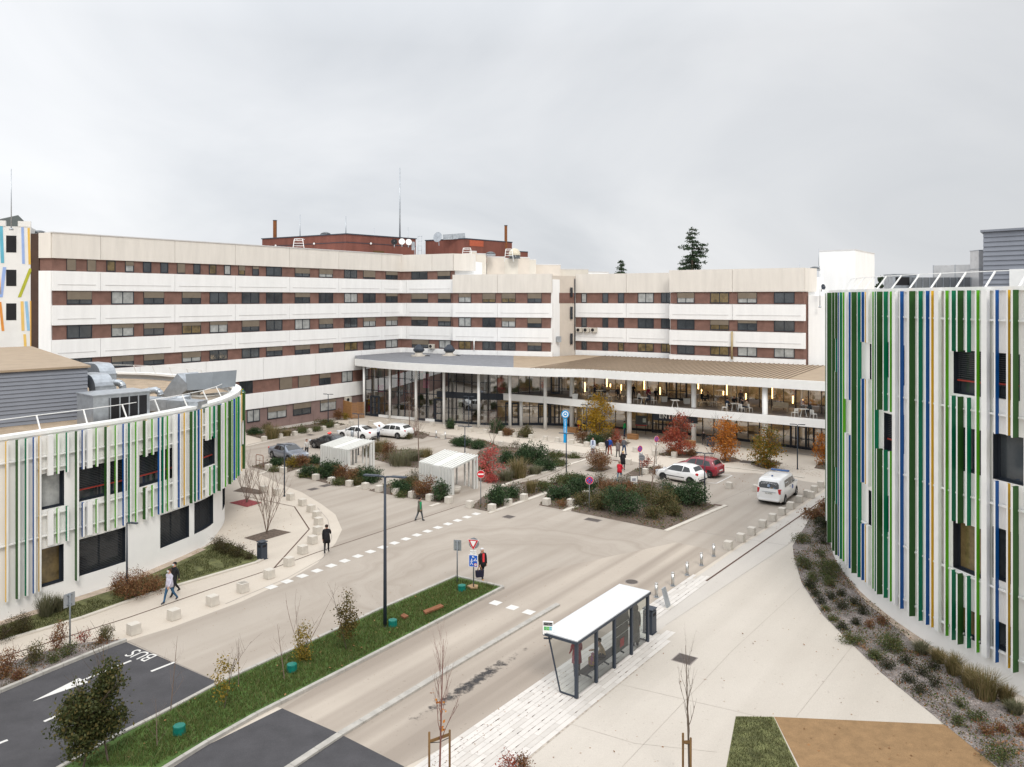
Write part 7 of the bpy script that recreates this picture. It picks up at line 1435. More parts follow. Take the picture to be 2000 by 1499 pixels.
post_bollard(P(852, 855), 'left steel bollard of the pair by the rusty grate', .8); post_bollard(P(869.5, 858), 'right steel bollard of the pair by the rusty grate', .8)
def lamp(px, py, h, label, rz, dbl=True, big=False):
    p = P(px, py); e = empty('street_lamp', (p.x, p.y, 0), label, 'street lamp', 'dark street lamps', rz); r = .085 if big else .055; mb = MB()
    mb.tube([(0, 0, 0), (0, 0, h * .5), (0, 0, h - .06)], [r, r * .85, r * .62], 12); mb.build('pole', M['dark'], e); mb = MB(); mb.lathe((0, 0, 0), [(r * 1.6, 0), (r * 1.6, .05), (r * 1.1, .08)], 12); mb.build('base', M['dark'], e)
    for s in ((-1, 1) if dbl else (1,)):
        k = 1.0 if big else .62; mb = MB()
        mb.hexa([(s * .04, -.05 * k, h - .10), (s * .04, .05 * k, h - .10), (s * .04, .05 * k, h - .03), (s * .04, -.05 * k, h - .03), (s * .35 * k, -.09 * k, h - .06), (s * .35 * k, .09 * k, h - .06), (s * .35 * k, .09 * k, h - .02), (s * .35 * k, -.09 * k, h - .02)] if s > 0 else [(s * .35 * k, -.09 * k, h - .06), (s * .35 * k, .09 * k, h - .06), (s * .35 * k, .09 * k, h - .02), (s * .35 * k, -.09 * k, h - .02), (s * .04, -.05 * k, h - .10), (s * .04, .05 * k, h - .10), (s * .04, .05 * k, h - .03), (s * .04, -.05 * k, h - .03)])
        mb.build('arm', M['dark'], e); mb = MB(); mb.box((s * .68 * k, 0, h - .03), (.72 * k, .26 * k, .06)); hd = mb.build('lamp_head', M['dark'], e, bevel=.02); mb = MB(); mb.box((s * .72 * k, 0, h - .063), (.5 * k, .18 * k, .012)); mb.build('lens', M['headl'], hd)
lamp(752, 1226, 6.93, 'tall dark double armed street lamp on the grass island', A2 + .35, big=True)
for q in ((555.5, 970, 3.97, 'dark lamp post beside the curved row of cubes'), (641, 833, 3.8, 'dark lamp post along the foot of the left wing'), (700, 889, 3.97, 'dark lamp post behind the left pergola by the white saloon'), (908, 922, 3.97, 'dark lamp post between right pergola and glass hall'), (915.5, 838, 3.76, 'dark lamp post right before the glass hall'), (1106, 932, 3.7, 'dark lamp post in front of the blue totem'), (1146, 858, 3.7, 'dark lamp post beside the golden yellow tree'), (1376.5, 981, 3.65, 'dark lamp post in front of the parked hatchback'), (1557.5, 917, 3.97, 'dark lamp post near the right end of the balcony')): lamp(q[0], q[1], q[2], q[3], A2 + .3)
lamp(248, 1170, 3.85, 'dark single headed lamp post before the left curved building', A2 + .3, False)
# ---------------- signs; local x = right as seen by the viewer, y = away from the viewer
def signpost(px, py, h, label, rz, name='road_sign', r=.03, m=None):
    p = P(px, py); e = empty(name, (p.x, p.y, 0), label, 'road sign', None, rz); mb = MB(); mb.tube([(0, 0, 0), (0, 0, h)], r, 10); mb.build('post', m or M['grey'], e); return e
def disc(e, z, r, m, y, name='sign_face', n=28, x=0, th=.012):
    mb = MB(); mb.tube([(x, y, z), (x, y + th, z)], r, n, 0, True, False); return mb.build(name, m, e)
def nopark(px, py, h, r, label, cross, rz=0.1):
    e = signpost(px, py, h + r, label, rz); f = disc(e, h, r, M['wpaint'], -.06); d1 = disc(f, h, r * .95, M['red'], -.066, 'red_ring'); disc(f, h, r * .70, M['blue'], -.071, 'blue_field')
    mb = MB()
    for a in ((45, -45) if cross else (-45,)):
        a = R(a); mb.bar((-math.cos(a) * r * .75, -.074, h - math.sin(a) * r * .75), (math.cos(a) * r * .75, -.074, h + math.sin(a) * r * .75), .005, r * .2)
    mb.build('cross' if cross else 'bar', M['red'], f); return e
e = signpost(939, 992.5, 2.75, 'round red no entry sign with white bar beside the right pergola', .05); f = disc(e, 2.43, .28, M['wpaint'], -.06); disc(f, 2.43, .265, M['red'], -.066, 'red_field'); mb = MB(); mb.box((0, -.082, 2.43), (.40, .006, .095)); mb.build('white_bar', M['wpaint'], f)
nopark(1151, 1000, 2.22, .29, 'round blue sign with red cross at the corner of the big shrub bed', True)
for q in ((1249, 930, 2.3, .28, 'left round blue and red sign with small white plate among bare twigs'), (1281.5, 909, 2.35, .28, 'right round blue and red sign with small white plate by the cube')):
    e = nopark(q[0], q[1], q[2], q[3], q[4], True, .55); mb = MB(); mb.box((0, -.05, q[2] - .42), (.36, .012, .18)); pl = mb.build('small_plate', M['wpaint'], e); mb = MB(); mb.box((0, -.058, q[2] - .40), (.24, .004, .03)); mb.box((0, -.058, q[2] - .45), (.18, .004, .025)); mb.build('lettering', M['black'], pl)
e = signpost(1254, 931, 2.0, 'round sign seen from its grey back beside the left blue sign', -.6); f = disc(e, 1.6, .28, M['metal'], -.05); mb = MB(); mb.box((0, -.06, 1.7), (.4, .02, .04)); mb.box((0, -.06, 1.5), (.4, .02, .04)); mb.build('bracket', M['grey'], f)
# give way group
e = signpost(925, 1154, 2.72, 'red and white give way triangle above a blue pedestrian zone sign on one post', -.28, r=.035)
def tri(z, s, y, m, nm, par):
    mb = MB(); q = [(-s, z + s * .58), (s, z + s * .58), (0, z - s * 1.15)]; mb.hexa([(-s, y + .006, z + s * .58), (s, y + .006, z + s * .58), (.02, y + .006, z - s * 1.15), (-.02, y + .006, z - s * 1.15), (-s, y, z + s * .58), (s, y, z + s * .58), (.02, y, z - s * 1.15), (-.02, y, z - s * 1.15)][:]) ; return mb.build(nm, m, par)
f = tri(2.46, .30, -.06, M['wpaint'], 'triangle_plate', e); tri(2.46, .275, -.068, M['red'], 'red_triangle', f); tri(2.475, .16, -.076, M['wpaint'], 'white_triangle', f)
g = disc(e, 2.42, .28, M['metal'], .05, 'rear_disc')
mb = MB(); mb.box((0, -.05, 1.98), (.34, .012, .22)); pl = mb.build('text_plate', M['wpaint'], e)
for i, tx in enumerate(('VOUS N\'AVEZ PAS', 'LA PRIORITÉ')): textmesh(tx, .042, M['black'], pl, 'lettering', Matrix.Translation((0, -.058, 2.015 - i * .075)) @ Matrix.Rotation(R(90), 4, 'X'), ext=.001)
mb = MB(); mb.box((0, -.05, 1.54), (.48, .014, .62)); pl = mb.build('zone_plate', M['wpaint'], e, bevel=.005); mb = MB(); mb.box((0, -.06, 1.54), (.43, .008, .57)); bf = mb.build('blue_field', M['blue'], pl)
mb = MB(); Y_ = -.067
mb.tube([(-.08, Y_, 1.62), (-.08, Y_ - .004, 1.62)], .03, 12, 0, True, False)
for a, b in (((-.08, 1.59), (-.10, 1.47)), ((-.10, 1.47), (-.05, 1.39)), ((-.05, 1.39), (-.02, 1.33)), ((-.10, 1.47), (-.15, 1.33)), ((-.08, 1.57), (-.02, 1.50)), ((-.08, 1.57), (-.15, 1.50))): mb.bar((a[0], Y_, a[1]), (b[0], Y_, b[1]), .006, .028)
mb.build('pedestrian_symbol', M['wpaint'], bf); mb = MB(); mb.tube([(-.02, Y_, 1.75), (-.02, Y_ - .004, 1.75)], .04, 12, 0, True, False); mb.box((.02, Y_, 1.735), (.09, .006, .03)); mb.build('car_symbol', M['wpaint'], bf)
mb = MB()
for x in (.06, .16): mb.tube([(x, Y_, 1.57), (x, Y_ - .004, 1.57)], .032, 12, 0, True, False)
mb.bar((.06, Y_, 1.58), (.11, Y_, 1.68), .006, .022); mb.bar((.11, Y_, 1.68), (.16, Y_, 1.58), .006, .022); mb.build('bicycle_symbol', M['wpaint'], bf)
d = disc(bf, 1.36, .085, M['red'], Y_ - .002, 'speed_ring', 20, .12); disc(d, 1.36, .06, M['wpaint'], Y_ - .006, 'speed_field', 20, .12); textmesh('20', .07, M['black'], d, 'lettering', Matrix.Translation((.12, Y_ - .01, 1.36)) @ Matrix.Rotation(R(90), 4, 'X'), ext=.001)
e = signpost(893, 1142.5, 2.3, 'square sign seen from its grey back at the island tip', -.25, r=.035); mb = MB(); mb.box((0, .05, 2.05), (.42, .015, .56)); f = mb.build('plate', M['metal'], e); mb = MB(); mb.box((0, .02, 2.25), (.2, .06, .05)); mb.box((0, .02, 1.85), (.2, .06, .05)); mb.build('bracket', M['grey'], f)
e = signpost(136.7, 1271, 2.45, 'grey backed sign plate on a post beside the corner bed', R(62), r=.032); mb = MB(); mb.box((0, .05, 2.15), (.5, .015, .58)); f = mb.build('plate', M['metal'], e); mb = MB(); mb.box((0, .02, 2.35), (.2, .06, .05)); mb.box((0, .02, 1.95), (.2, .06, .05)); mb.build('bracket', M['grey'], f)
# blue totem
p = P(1104, 865); e = empty('blue_totem', (p.x, p.y, 0), 'bright blue totem with round head and white vertical lettering', 'sign', None, .1); mb = MB(); mb.box((0, 0, 1.35), (.36, .10, 2.7)); mb.build('panel', M['cyan'], e, bevel=.01); mb = MB(); mb.tube([(0, -.05, 2.95), (0, .05, 2.95)], .42, 28, 0, True, False); hd = mb.build('round_head', M['cyan'], e)
disc(hd, 2.95, .32, M['wpaint'], -.062, 'white_ring'); disc(hd, 2.95, .22, M['cyan'], -.068, 'blue_disc')
mb = MB(); mb.box((0, -.074, 2.93), (.2, .006, .09)); mb.box((0, -.074, 3.01), (.12, .006, .07)); mb.build('car_symbol', M['wpaint'], hd)
textmesh('DÉPOSE MINUTE', .20, M['wpaint'], e, 'lettering', Matrix.Translation((0, -.056, 1.72)) @ Matrix.Rotation(R(90), 4, 'X') @ Matrix.Rotation(R(90), 4, 'Z'), ext=.002)
# ---------------- bus shelter
e = empty('bus_shelter', SH0, 'bus shelter with white flat roof, dark posts and glass panels on the tiled stop', 'bus shelter', None, A1)     # local x along the stop, y towards the road
Lx, Hs, Dp = 6.05, 2.14, 1.42
mb = MB(); mb.box((Lx / 2, Dp / 2 - .04, Hs + .05), (Lx + .2, Dp + .1, .05)); mb.build('roof', mat('shelter_white', (.60, .61, .62), .5, .03), e, bevel=.012)
mb = MB()
for a, b in (((-.1, -.08), (Lx + .1, -.08)), ((-.1, Dp), (Lx + .1, Dp)), ((-.1, -.08), (-.1, Dp)), ((Lx + .1, -.08), (Lx + .1, Dp))): mb.bar((a[0], a[1], Hs - .02), (b[0], b[1], Hs - .02), .07, .09)
mb.build('roof_frame', M['dark'], e)
XS = (0, 1.5, 2.98, 4.5, 6.05)
for x in XS: mb = MB(); mb.box((x, 0, Hs / 2), (.12, .12, Hs)); mb.build('post', M['dark'], e, bevel=.008)
for x in (0, Lx):
    mb = MB(); mb.bar((x, 1.25, Hs - .05), (x, .72, .06), .04, .05); mb.bar((x, .72, .06), (x, .05, .06), .04, .05); mb.build('side_frame', M['dark'], e)
    mb = MB(); mb.face([(x, .07, .08), (x, .72, .08), (x, 1.22, Hs - .08), (x, .07, Hs - .08)]); mb.build('side_glass', M['clear'], e)
for a, b in zip(XS, XS[1:]): mb = MB(); mb.face([(a + .07, 0, .1), (b - .07, 0, .1), (b - .07, 0, Hs - .1), (a + .07, 0, Hs - .1)]); mb.build('rear_glass', M['clear'], e)
mb = MB(); mb.box((2.55, .38, .43), (3.1, .40, .04)); sb = mb.build('bench_seat', mat('bench_dark', (.06, .06, .065), .6, .1), e, bevel=.01)
for x in (1.2, 2.6, 3.9): mb = MB(); mb.bar((x, .03, .30), (x, .5, .40), .05, .05); mb.build('bench_bracket', M['dark'], e)
mb = MB(); mb.box((3.72, .07, 1.20), (1.20, .05, 1.45)); ip = mb.build('info_panel', mat('panel_dark', (.115, .115, .105), .5, .1), e)
mb = MB()
for z in (1.15, 1.55): mb.box((3.72, .04, z), (1.22, .02, .02))
mb.build('panel_strip', M['wpaint'], ip); mb = MB(); mb.box((3.72, .035, .80), (.34, .02, .34)); mb.build('red_notice', mat('notice_red', (.55, .05, .06), .6, .05), ip)
mb = MB(); mb.bar((4.3, .3, Hs - .05), (4.3, .3, 1.75), .05, .05); mb.build('hanging_bracket', M['dark'], e)
# flag sign of the stop
p = SP(-.02, 1.22, 0); e = empty('bus_stop_sign', (p.x, p.y, Hs), 'white bus stop flag with black header and green blue squares on the shelter corner', 'sign', None, -.12)
mb = MB(); mb.bar((.02, .05, -.35), (.02, .05, .1), .05, .05); mb.bar((-.2, .05, -.2), (.12, .05, -.2), .05, .05); mb.build('bracket', M['dark'], e)
mb = MB(); mb.box((-.03, 0, .22), (.40, .08, .50)); f = mb.build('plate', M['wpaint'], e, bevel=.012); mb = MB(); mb.box((-.03, -.045, .39), (.34, .012, .11)); hb = mb.build('header', M['black'], f)
textmesh('CENTRE HOSPITALIER', .034, M['wpaint'], hb, 'lettering', Matrix.Translation((-.03, -.053, .39)) @ Matrix.Rotation(R(90), 4, 'X'), ext=.001)
for i, (tx, c) in enumerate((('1', (.06, .36, .10)), ('3', (.10, .42, .08)), ('15', (.10, .42, .50)))):
    mb = MB(); mb.box((-.135 + i * .105, -.045, .22), (.095, .012, .13)); q = mb.build('line_square', mat('line_%d' % i, c, .5, .04), f); textmesh(tx, .075, M['wpaint'], q, 'lettering', Matrix.Translation((-.135 + i * .105, -.053, .22)) @ Matrix.Rotation(R(90), 4, 'X'), ext=.001)
def bin_(p, label, rz, h=1.05, w_=.42):
    e = empty('litter_bin', p, label, 'litter bin', None, rz); mb = MB(); mb.box((0, 0, h / 2 - .06), (w_, w_, h - .14)); mb.build('body', M['dark'], e, bevel=.02); mb = MB(); mb.box((0, 0, h - .05), (w_ + .04, w_ + .04, .05)); mb.build('lid', M['dark'], e, bevel=.012)
    mb = MB(); mb.box((-w_ / 2 - .004, 0, h - .28), (.01, w_ * .6, .13)); mb.box((0, -w_ / 2 - .004, h - .28), (w_ * .6, .01, .13)); mb.build('slot', M['black'], e); mb = MB(); mb.box((0, 0, .012), (w_ + .06, w_ + .06, .024)); mb.build('base', M['dark'], e)
bin_(P(1269, 1236), 'dark grey litter bin behind the far end of the bus shelter', A1, 1.15, .46); bin_(P(512, 1092), 'dark navy litter bin at the end of the left lawn strip', A1)
q = P(1388, 872); bin_(q, 'round edged dark bin under the balcony beside the seated person', A2, 1.0, .6)
M['teal'] = mat('teal_plastic', (.004, .15, .115), .4, .12, 3)
for px, py, lb in ((350, 1433, 'teal green irrigation cap near the bottom left trees'), (570, 1311, 'teal green irrigation cap beside the leafless young tree'), (767, 1223, 'teal green irrigation cap at the foot of the tall lamp'), (902, 1154, 'teal green irrigation cap between the two sign posts')):
    e = empty('irrigation_cap', P(px, py, .06), lb, 'utility cap', 'teal irrigation caps', random.random()); mb = MB(); mb.lathe((0, 0, 0), [(.215, 0), (.195, .24)], 8, 0, False); mb.build('body', M['teal'], e, bevel=.01); mb = MB(); mb.lathe((0, 0, .242), [(.212, 0), (.2, .045), (.07, .075)], 8, 0, False); mb.build('lid', M['teal'], e)
M['rust'] = mat('rust_plate', (.21, .085, .04), .9, .2, 4)
def plate(pts, label, m):
    mb = MB(); q = [P(a, b, .20) for a, b in pts]; q = q if poly_area(q) > 0 else q[::-1]; mb.prism([(v.x, v.y) for v in q], .12, .20); tag(mb.build('rusty_plate', m), label, 'cover plate')
plate(CR(500, 1124, [(1305, 275), (1440, 222), (1468, 238), (1325, 293)]), 'long rust brown plate lying in the island grass', M['rust']); plate(CR(500, 1124, [(1128, 312), (1155, 294), (1192, 315), (1160, 330)]), 'small rust brown plate near the tall lamp foot', M['rust'])
plate(CR(500, 1124, [(1650, 80), (1690, 66), (1735, 75), (1730, 95), (1680, 97)]), 'tan round slab in the grass beside the give way post', mat('tan_slab', (.33, .22, .12), .9, .15, 4))
# ---------------- white pergolas
def pergola(A_, label):
    # A_: photo points of the front wall foot: left, right; plus far right foot
    p0, p1, p2 = P(*A_[0]), P(*A_[1]), P(*A_[2]); ux = (p1 - p0); Lw = ux.length; ux.normalize(); uy = (p2 - p1); Ld = uy.length; uy.normalize(); HF, HR = A_[3], A_[4]; hz_ = lambda b: HF + (HR - HF) * b / Ld
    e = empty('white_pergola', p0, label, 'pergola', 'white garden pergolas'); Q = lambda a, b, z: p0 + ux * a + uy * b + Vector((0, 0, z))
    def bx(mb, a0, a1, b0, b1, z0, z1, rel=False): mb.hexa([Q(a, b, (hz_(b) + z) if rel else z) for z in (z0, z1) for a, b in ((a0, b0), (a1, b0), (a1, b1), (a0, b1))])
    n = 12; wd = Lw / 30
    for i in range(n):
        a = (Lw - wd) * i / (n - 1)
        if 5 <= i <= 6: continue
        mb = MB(); bx(mb, a, a + wd, 0, .06, 0, HF); bx(mb, a, a + wd, 0, Ld, 0, .10, True); mb.build('portal_rib', M['pw'], e, True)
    mb = MB(); bx(mb, .02, Lw - .02, .062, .12, .0, HF - .01); mb.build('front_wall', M['pw'], e, True)
    mb = MB(); bx(mb, .02, Lw - .02, .12, Ld - .02, -.06, .02, True); mb.build('roof', M['pw'], e, True)
    mb = MB(); bx(mb, Lw * .44, Lw * .62, -.004, .06, .02, HF + .03); bx(mb, Lw * .44, Lw * .62, .06, Ld - .03, .022, .055, True); mb.build('middle_panel', M['pw'], e, True)
    for i in range(9):
        a = (Lw - .12) * i / 8
        if i in (4,): continue
        mb = MB(); bx(mb, a, a + .10, Ld - .12, Ld, 0, HR - .06); mb.build('post', M['pw'], e, True)
    for b in (.0, Ld * .80, Ld * .90): mb = MB(); bx(mb, Lw - .12, Lw, b + .12, b + .24, 0, hz_(b) - .05); mb.build('post', M['pw'], e, True)
    return Q, Lw, Ld
M['pw'] = mat('pergola_white', (.64, .64, .61), .5, .025)
pergola(((625.5, 911), (679, 922), (731.5, 918), 1.80, 2.48), 'white ribbed garden pergola on the left, near the black saloon')
def stool(p, label):
    e = empty('concrete_stool', p, label, 'seat'); mb = MB(); mb.lathe((0, 0, 0), [(.32, 0), (.42, .25), (.45, .42)], 20); mb.build('body', M['concrete'], e); mb = MB(); mb.lathe((0, 0, .42), [(.46, 0), (.46, .05)], 20, 0, False); mb.build('top', M['concrete'], e)
stool(P(701, 917), 'round concrete stool under the left pergola'); stool(P(688, 921), 'second concrete seat half hidden by the left pergola wall')
pergola(((818, 953), (883, 968), (934, 954), 1.98, 2.52), 'white ribbed garden pergola on the right, beside the no entry sign'); stool(P(889, 963), 'pale concrete seat inside the right pergola')
# wooden planters under the balcony
for a, lb in (((1119, 845), 'wooden box seat at the foot of the column behind the totem'), ((1236, 858), 'wooden box beside the column right of the red shrub'), ((1347, 871), 'wooden box seat left of the column by the red tree')):
    p = P(*a); e = empty('wooden_box', (p.x, p.y, 0), lb, 'wooden box', None, A2); mb = MB()
    for k in range(4): mb.box((0, 0, .07 + k * .125), (1.1, .55, .115))
    mb.build('boards', M['wood'], e); mb = MB(); mb.box((0, 0, .52), (1.16, .6, .04)); mb.build('top', M['wood'], e)
# stroller behind yellow person
p = P(1139, 843); e = empty('pushchair', (p.x, p.y, 0), 'dark pushchair beside the person in yellow', 'pushchair', None, .4); mb = MB()
mb.bar((-.35, 0, .25), (.35, 0, 1.05), .05, .05); mb.bar((.35, 0, .2), (-.3, 0, .75), .05, .05); mb.build('frame', M['black'], e); mb = MB(); mb.hexa([(-.3, -.2, .4), (.25, -.2, .4), (.25, .2, .4), (-.3, .2, .4), (-.3, -.2, .55), (.3, -.2, .95), (.3, .2, .95), (-.3, .2, .55)]); mb.build('seat', cm((.03, .03, .035)), e)
for x in (-.3, .3):
    for y in (-.22, .22): mb = MB(); mb.tube([(x, y - .02, .14), (x, y + .02, .14)], .14, 14); mb.build('wheel', M['tyre'], e)
# hoop barrier at left and charging post
p = P(507, 912); e = empty('hoop_barrier', (p.x, p.y, 0), 'thin red brown hoop barrier beside the left curved building', 'barrier', None, A2); mb = MB(); mb.tube([(-.5, 0, 0), (-.5, 0, .95), (-.4, 0, 1.05), (.4, 0, 1.05), (.5, 0, .95), (.5, 0, 0)], .03, 8); mb.build('hoop', M['rust'], e); mb = MB(); mb.tube([(-.5, 0, .55), (.5, 0, .55)], .02, 6); mb.build('crossbar', M['rust'], e)
p = P(688, 872); e = empty('charging_post', (p.x, p.y, 0), 'grey charging post with looped cable before the white saloon', 'charging post'); mb = MB(); mb.lathe((0, 0, 0), [(.16, 0), (.16, 1.5), (.1, 1.6)], 14); mb.build('post', M['metal'], e); mb = MB(); mb.tube([(.1, 0, 1.5)] + [(.25 + .3 * math.cos(a), 0, 1.15 + .4 * math.sin(a)) for a in [R(k) for k in range(150, -160, -25)]], .02, 6); mb.build('cable', M['black'], e)
p = P(1306, 1187); e = empty('tilted_panel', (p.x, p.y, 0), 'pale leaning panel behind the far end of the shelter', 'panel', None, A1); mb = MB(); mb.hexa([(-.2, -.03, .01), (.2, -.03, .01), (.2, .03, .01), (-.2, .03, .01), (-.2, .25, .9), (.2, .25, .9), (.2, .30, .9), (-.2, .30, .9)]); mb.build('board', M['metal'], e); mb = MB(); mb.box((0, .0, .015), (.6, .3, .03)); mb.build('foot', M['concrete'], e)
for a, lb in (((1238, 961), 'small white notice board behind the man in red'),):
    p = P(*a); e = empty('notice_board', (p.x, p.y, 0), lb, 'notice board', None, .2); mb = MB(); mb.box((0, 0, .75), (.55, .03, .9)); f = mb.build('board', M['wpaint'], e); mb = MB(); mb.bar((-.29, 0, 0), (-.29, 0, 1.22), .04, .04); mb.bar((.29, 0, 0), (.29, 0, 1.22), .04, .04); mb.build('frame', M['grey'], e); mb = MB(); mb.box((0, -.018, .95), (.3, .006, .2)); mb.build('picture', cm((.3, .3, .34)), f)
p = GL.off(GL.hit(1265), 2.3); e = empty('menu_board', (p.x, p.y, 0), 'dark notice board with red lower edge before the entrance doors', 'notice board', None, -.3); mb = MB(); mb.box((0, 0, 1.5), (1.25, .05, 1.1)); f = mb.build('board', cm((.09, .10, .10)), e); mb = MB(); mb.box((0, -.03, 1.0), (1.25, .02, .07)); mb.build('red_edge', M['red'], f); mb = MB(); mb.box((.35, -.03, 1.55), (.35, .01, .45)); mb.build('poster', cm((.5, .55, .5)), f)
mb = MB(); mb.bar((-.5, 0, 0), (-.5, 0, 1), .05, .05); mb.bar((.5, 0, 0), (.5, 0, 1), .05, .05); mb.build('leg', M['black'], e)
# ================================================================ ROOFTOPS
M['pent'] = mat('penthouse_brown', (.17, .062, .045), .85, .18, .8, 5, stretch=(1, 1, .25), fine=.08)
def block(name, pts, z0, z1, label, m, cap=True, cat='roof block'):
    c = sum(pts, Vector()) / len(pts); e = empty(name, (c.x, c.y, z0), label, cat); mb = MB(); mb.prism([(p.x, p.y) for p in pts], z0, z1); mb.build('wall', m, e, True)
    if cap: mb = MB(); mb.prism([(c.x + (p.x - c.x) * 1.015, c.y + (p.y - c.y) * 1.015) for p in pts], z1 + .002, z1 + .14); mb.build('coping', M['lip'] if m is not M['pent'] else M['dark'], e, True)
    return e
XY = lambda px, Y: at(px, HZ, Y).to_2d().to_3d()
e1 = block('roof_penthouse', [XY(512, 121.5), XY(676, 112), XY(812, 121.5), XY(650, 133)], 19, 24.0, 'long rusty brown roof penthouse behind the left wing parapet', M['pent'])
PW1 = Wing(XY(512, 121.5), XY(676, 112), ''); PW1.root = e1; PW2 = Wing(XY(676, 112), XY(812, 121.5), ''); PW2.root = e1
mb = MB(); PW1.bx(mb, PW1.t(605), PW1.t(626), 0, .05, 21.3, 22.1); mb.build('louvre', M['black'], e1, True); mb = MB(); PW2.bx(mb, PW2.t(729), PW2.t(750), 0, .05, 20.8, 21.9); mb.build('panel', cm((.10, .06, .02)), e1, True); mb = MB(); PW2.bx(mb, PW2.t(799), PW2.t(807), 0, .05, 20, 21.4); mb.build('door', cm((.18, .32, .14)), e1, True)
for wg, xs in ((PW1, (540, 615)), (PW2, (723,))):
    for x in xs: mb = MB(); q = wg.pt(wg.t(x), .15, 22.9); mb.lathe((q.x, q.y, q.z), [(.05, -.16), (.18, 0), (.05, .16)], 10); mb.build('globe_light', M['wpaint'], e1, True)
mb = MB()
for wg in (PW1, PW2): wg.bx(mb, 0, wg.L, .0, .06, 22.85, 22.93)
mb.build('wall_pipe', M['dark'], e1, True)
e2 = block('roof_penthouse', [XY(831, 125), XY(910, 121), XY(1000, 129), XY(940, 138)], 19, 24.0, 'second rusty brown roof penthouse right of the tall mast', M['pent']); block('roof_penthouse', [XY(1000, 129.5), XY(1031, 132), XY(1025, 140), XY(990, 140)], 19, 22.6, 'low dark brown block at the right end of the penthouses', M['pent'])
PW3 = Wing(XY(910, 121), XY(1000, 129), ''); PW3.root = e2; mb = MB(); PW3.bx(mb, PW3.t(917), PW3.t(944), 0, .04, 23.0, 23.9); mb.build('orange_panel', cm((.38, .09, .045)), e2, True)
for px, a, b, Y, lb in ((537, 431, 468, 122, 'brown square chimney at the left end of the roof'), (988, 441, 476, 128, 'brown square chimney at the right end of the roof')):
    p, q = at(px, a, Y), at(px, b, Y); e = empty('chimney', (q.x, q.y, q.z - 1.2), lb, 'chimney'); mb = MB(); mb.box((0, 0, (p.z - q.z + 1.2) / 2), (.45, .45, p.z - q.z + 1.2)); mb.build('stack', cm((.20, .075, .025)), e); mb = MB(); mb.box((0, 0, p.z - q.z + 1.2), (.52, .52, .1)); mb.build('cap', M['dark'], e)
for px, a, b, Y, r, lb in ((781, 328, 470, 122, .14, 'tall lattice antenna mast in the middle of the roof'), (586, 420, 466, 120, .10, 'grey pole antenna on the left roof, near the ladder'), (675.5, 423, 458, 114, .10, 'grey pole antenna on the penthouse corner'), (731, 446, 475, 118, .06, 'thin aerial with crossbars right of the penthouse corner'), (797, 444, 470, 121, .05, 'short thin aerial beside the tall mast')): mast(px, a, b, Y, r, lb)
def dish(px, py, Y, r, label, m, rz):
    c = at(px, py, Y); e = empty('satellite_dish', c, label, 'satellite dish', None, rz); mb = MB(); mb.lathe((0, 0, 0), [(.02, 0), (r * .5, .06 * r), (r, .25 * r)], 18); o = mb.build('reflector', m, e); o.rotation_euler = (R(80), 0, 0); mb = MB(); mb.tube([(0, 0, 0), (0, -r * .8, .1)], .03, 5); mb.build('arm', M['metal'], e); mb = MB(); mb.tube([(0, .1, 0), (0, .2, -r * 1.6)], .06, 6); mb.build('mast', M['metal'], e)
for q in ((770, 473, 114, .45, 'black satellite dish, left of the three together', M['black'], .1), (785, 472.5, 114, .45, 'white satellite dish in the middle of the three', M['wpaint'], .1), (798, 473.5, 114, .45, 'white satellite dish, right of the three together', M['wpaint'], .3), (856, 464, 120, .78, 'large weathered grey satellite dish beside the second penthouse', M['metal'], -.5), (1607, 561, 88, .32, 'dark dish hanging on the right wing corner', M['dark'], .4)): dish(*q)
duct('flat_duct', [at(866, 464, 122), at(884, 463, 122), at(908, 461, 122)], .7, .8, 'silver roof duct on the second penthouse')
def ladder(px, py, Y, wpx, hpx, label):
    c = at(px, py, Y); s = Y / F; e = empty('roof_ladder', c, label, 'ladder'); wv, hh = wpx * s / 2, hpx * s; mb = MB()
    for sg in (-1, 1): mb.tube([(sg * wv * 1.5, 0, -.6), (sg * wv, 0, hh), (sg * wv * .9, 1.2, hh)], .05, 6)
    for k in range(3): mb.tube([(-wv * 1.2, 0, hh * (.2 + .3 * k)), (wv * 1.2, 0, hh * (.2 + .3 * k))], .035, 5)
    mb.build('rails', M['wpaint'], e)
    mb = MB(); mb.tube([(-wv, 0, hh), (wv, 0, hh)], .05, 6); mb.build('top_rail', M['wpaint'], e)
ladder(583, 484, 109, 16, 17, 'white roof access ladder on the left wing parapet'); ladder(912, 498, 109, 14, 13, 'white roof access ladder on the central wing parapet'); ladder(994, 503, 112, 12, 16, 'white roof access ladder near the beige stair blocks')
e = empty('ladder_tower', at(819, 497, 116), 'white caged ladder and pipes between the two penthouses', 'ladder'); mb = MB()
for x in (-.7, -.2, .35, .7): mb.tube([(x, 0, -2), (x, 0, 2.7 if abs(x) < .5 else 1.7)], .035, 6)
for k in range(6): mb.tube([(-.2, 0, -.9 + k * .7), (.35, 0, -.9 + k * .7)], .025, 5)
mb.build('ladder', M['metal'], e); mb = MB(); mb.box((-.9, 0, 1.2), (.4, .4, 1.2)); mb.build('cabinet', M['metal'], e)
BG = MATS['beige_wall']; PC = mat('pale_beige', (.64, .595, .52), .8, .05, .7)
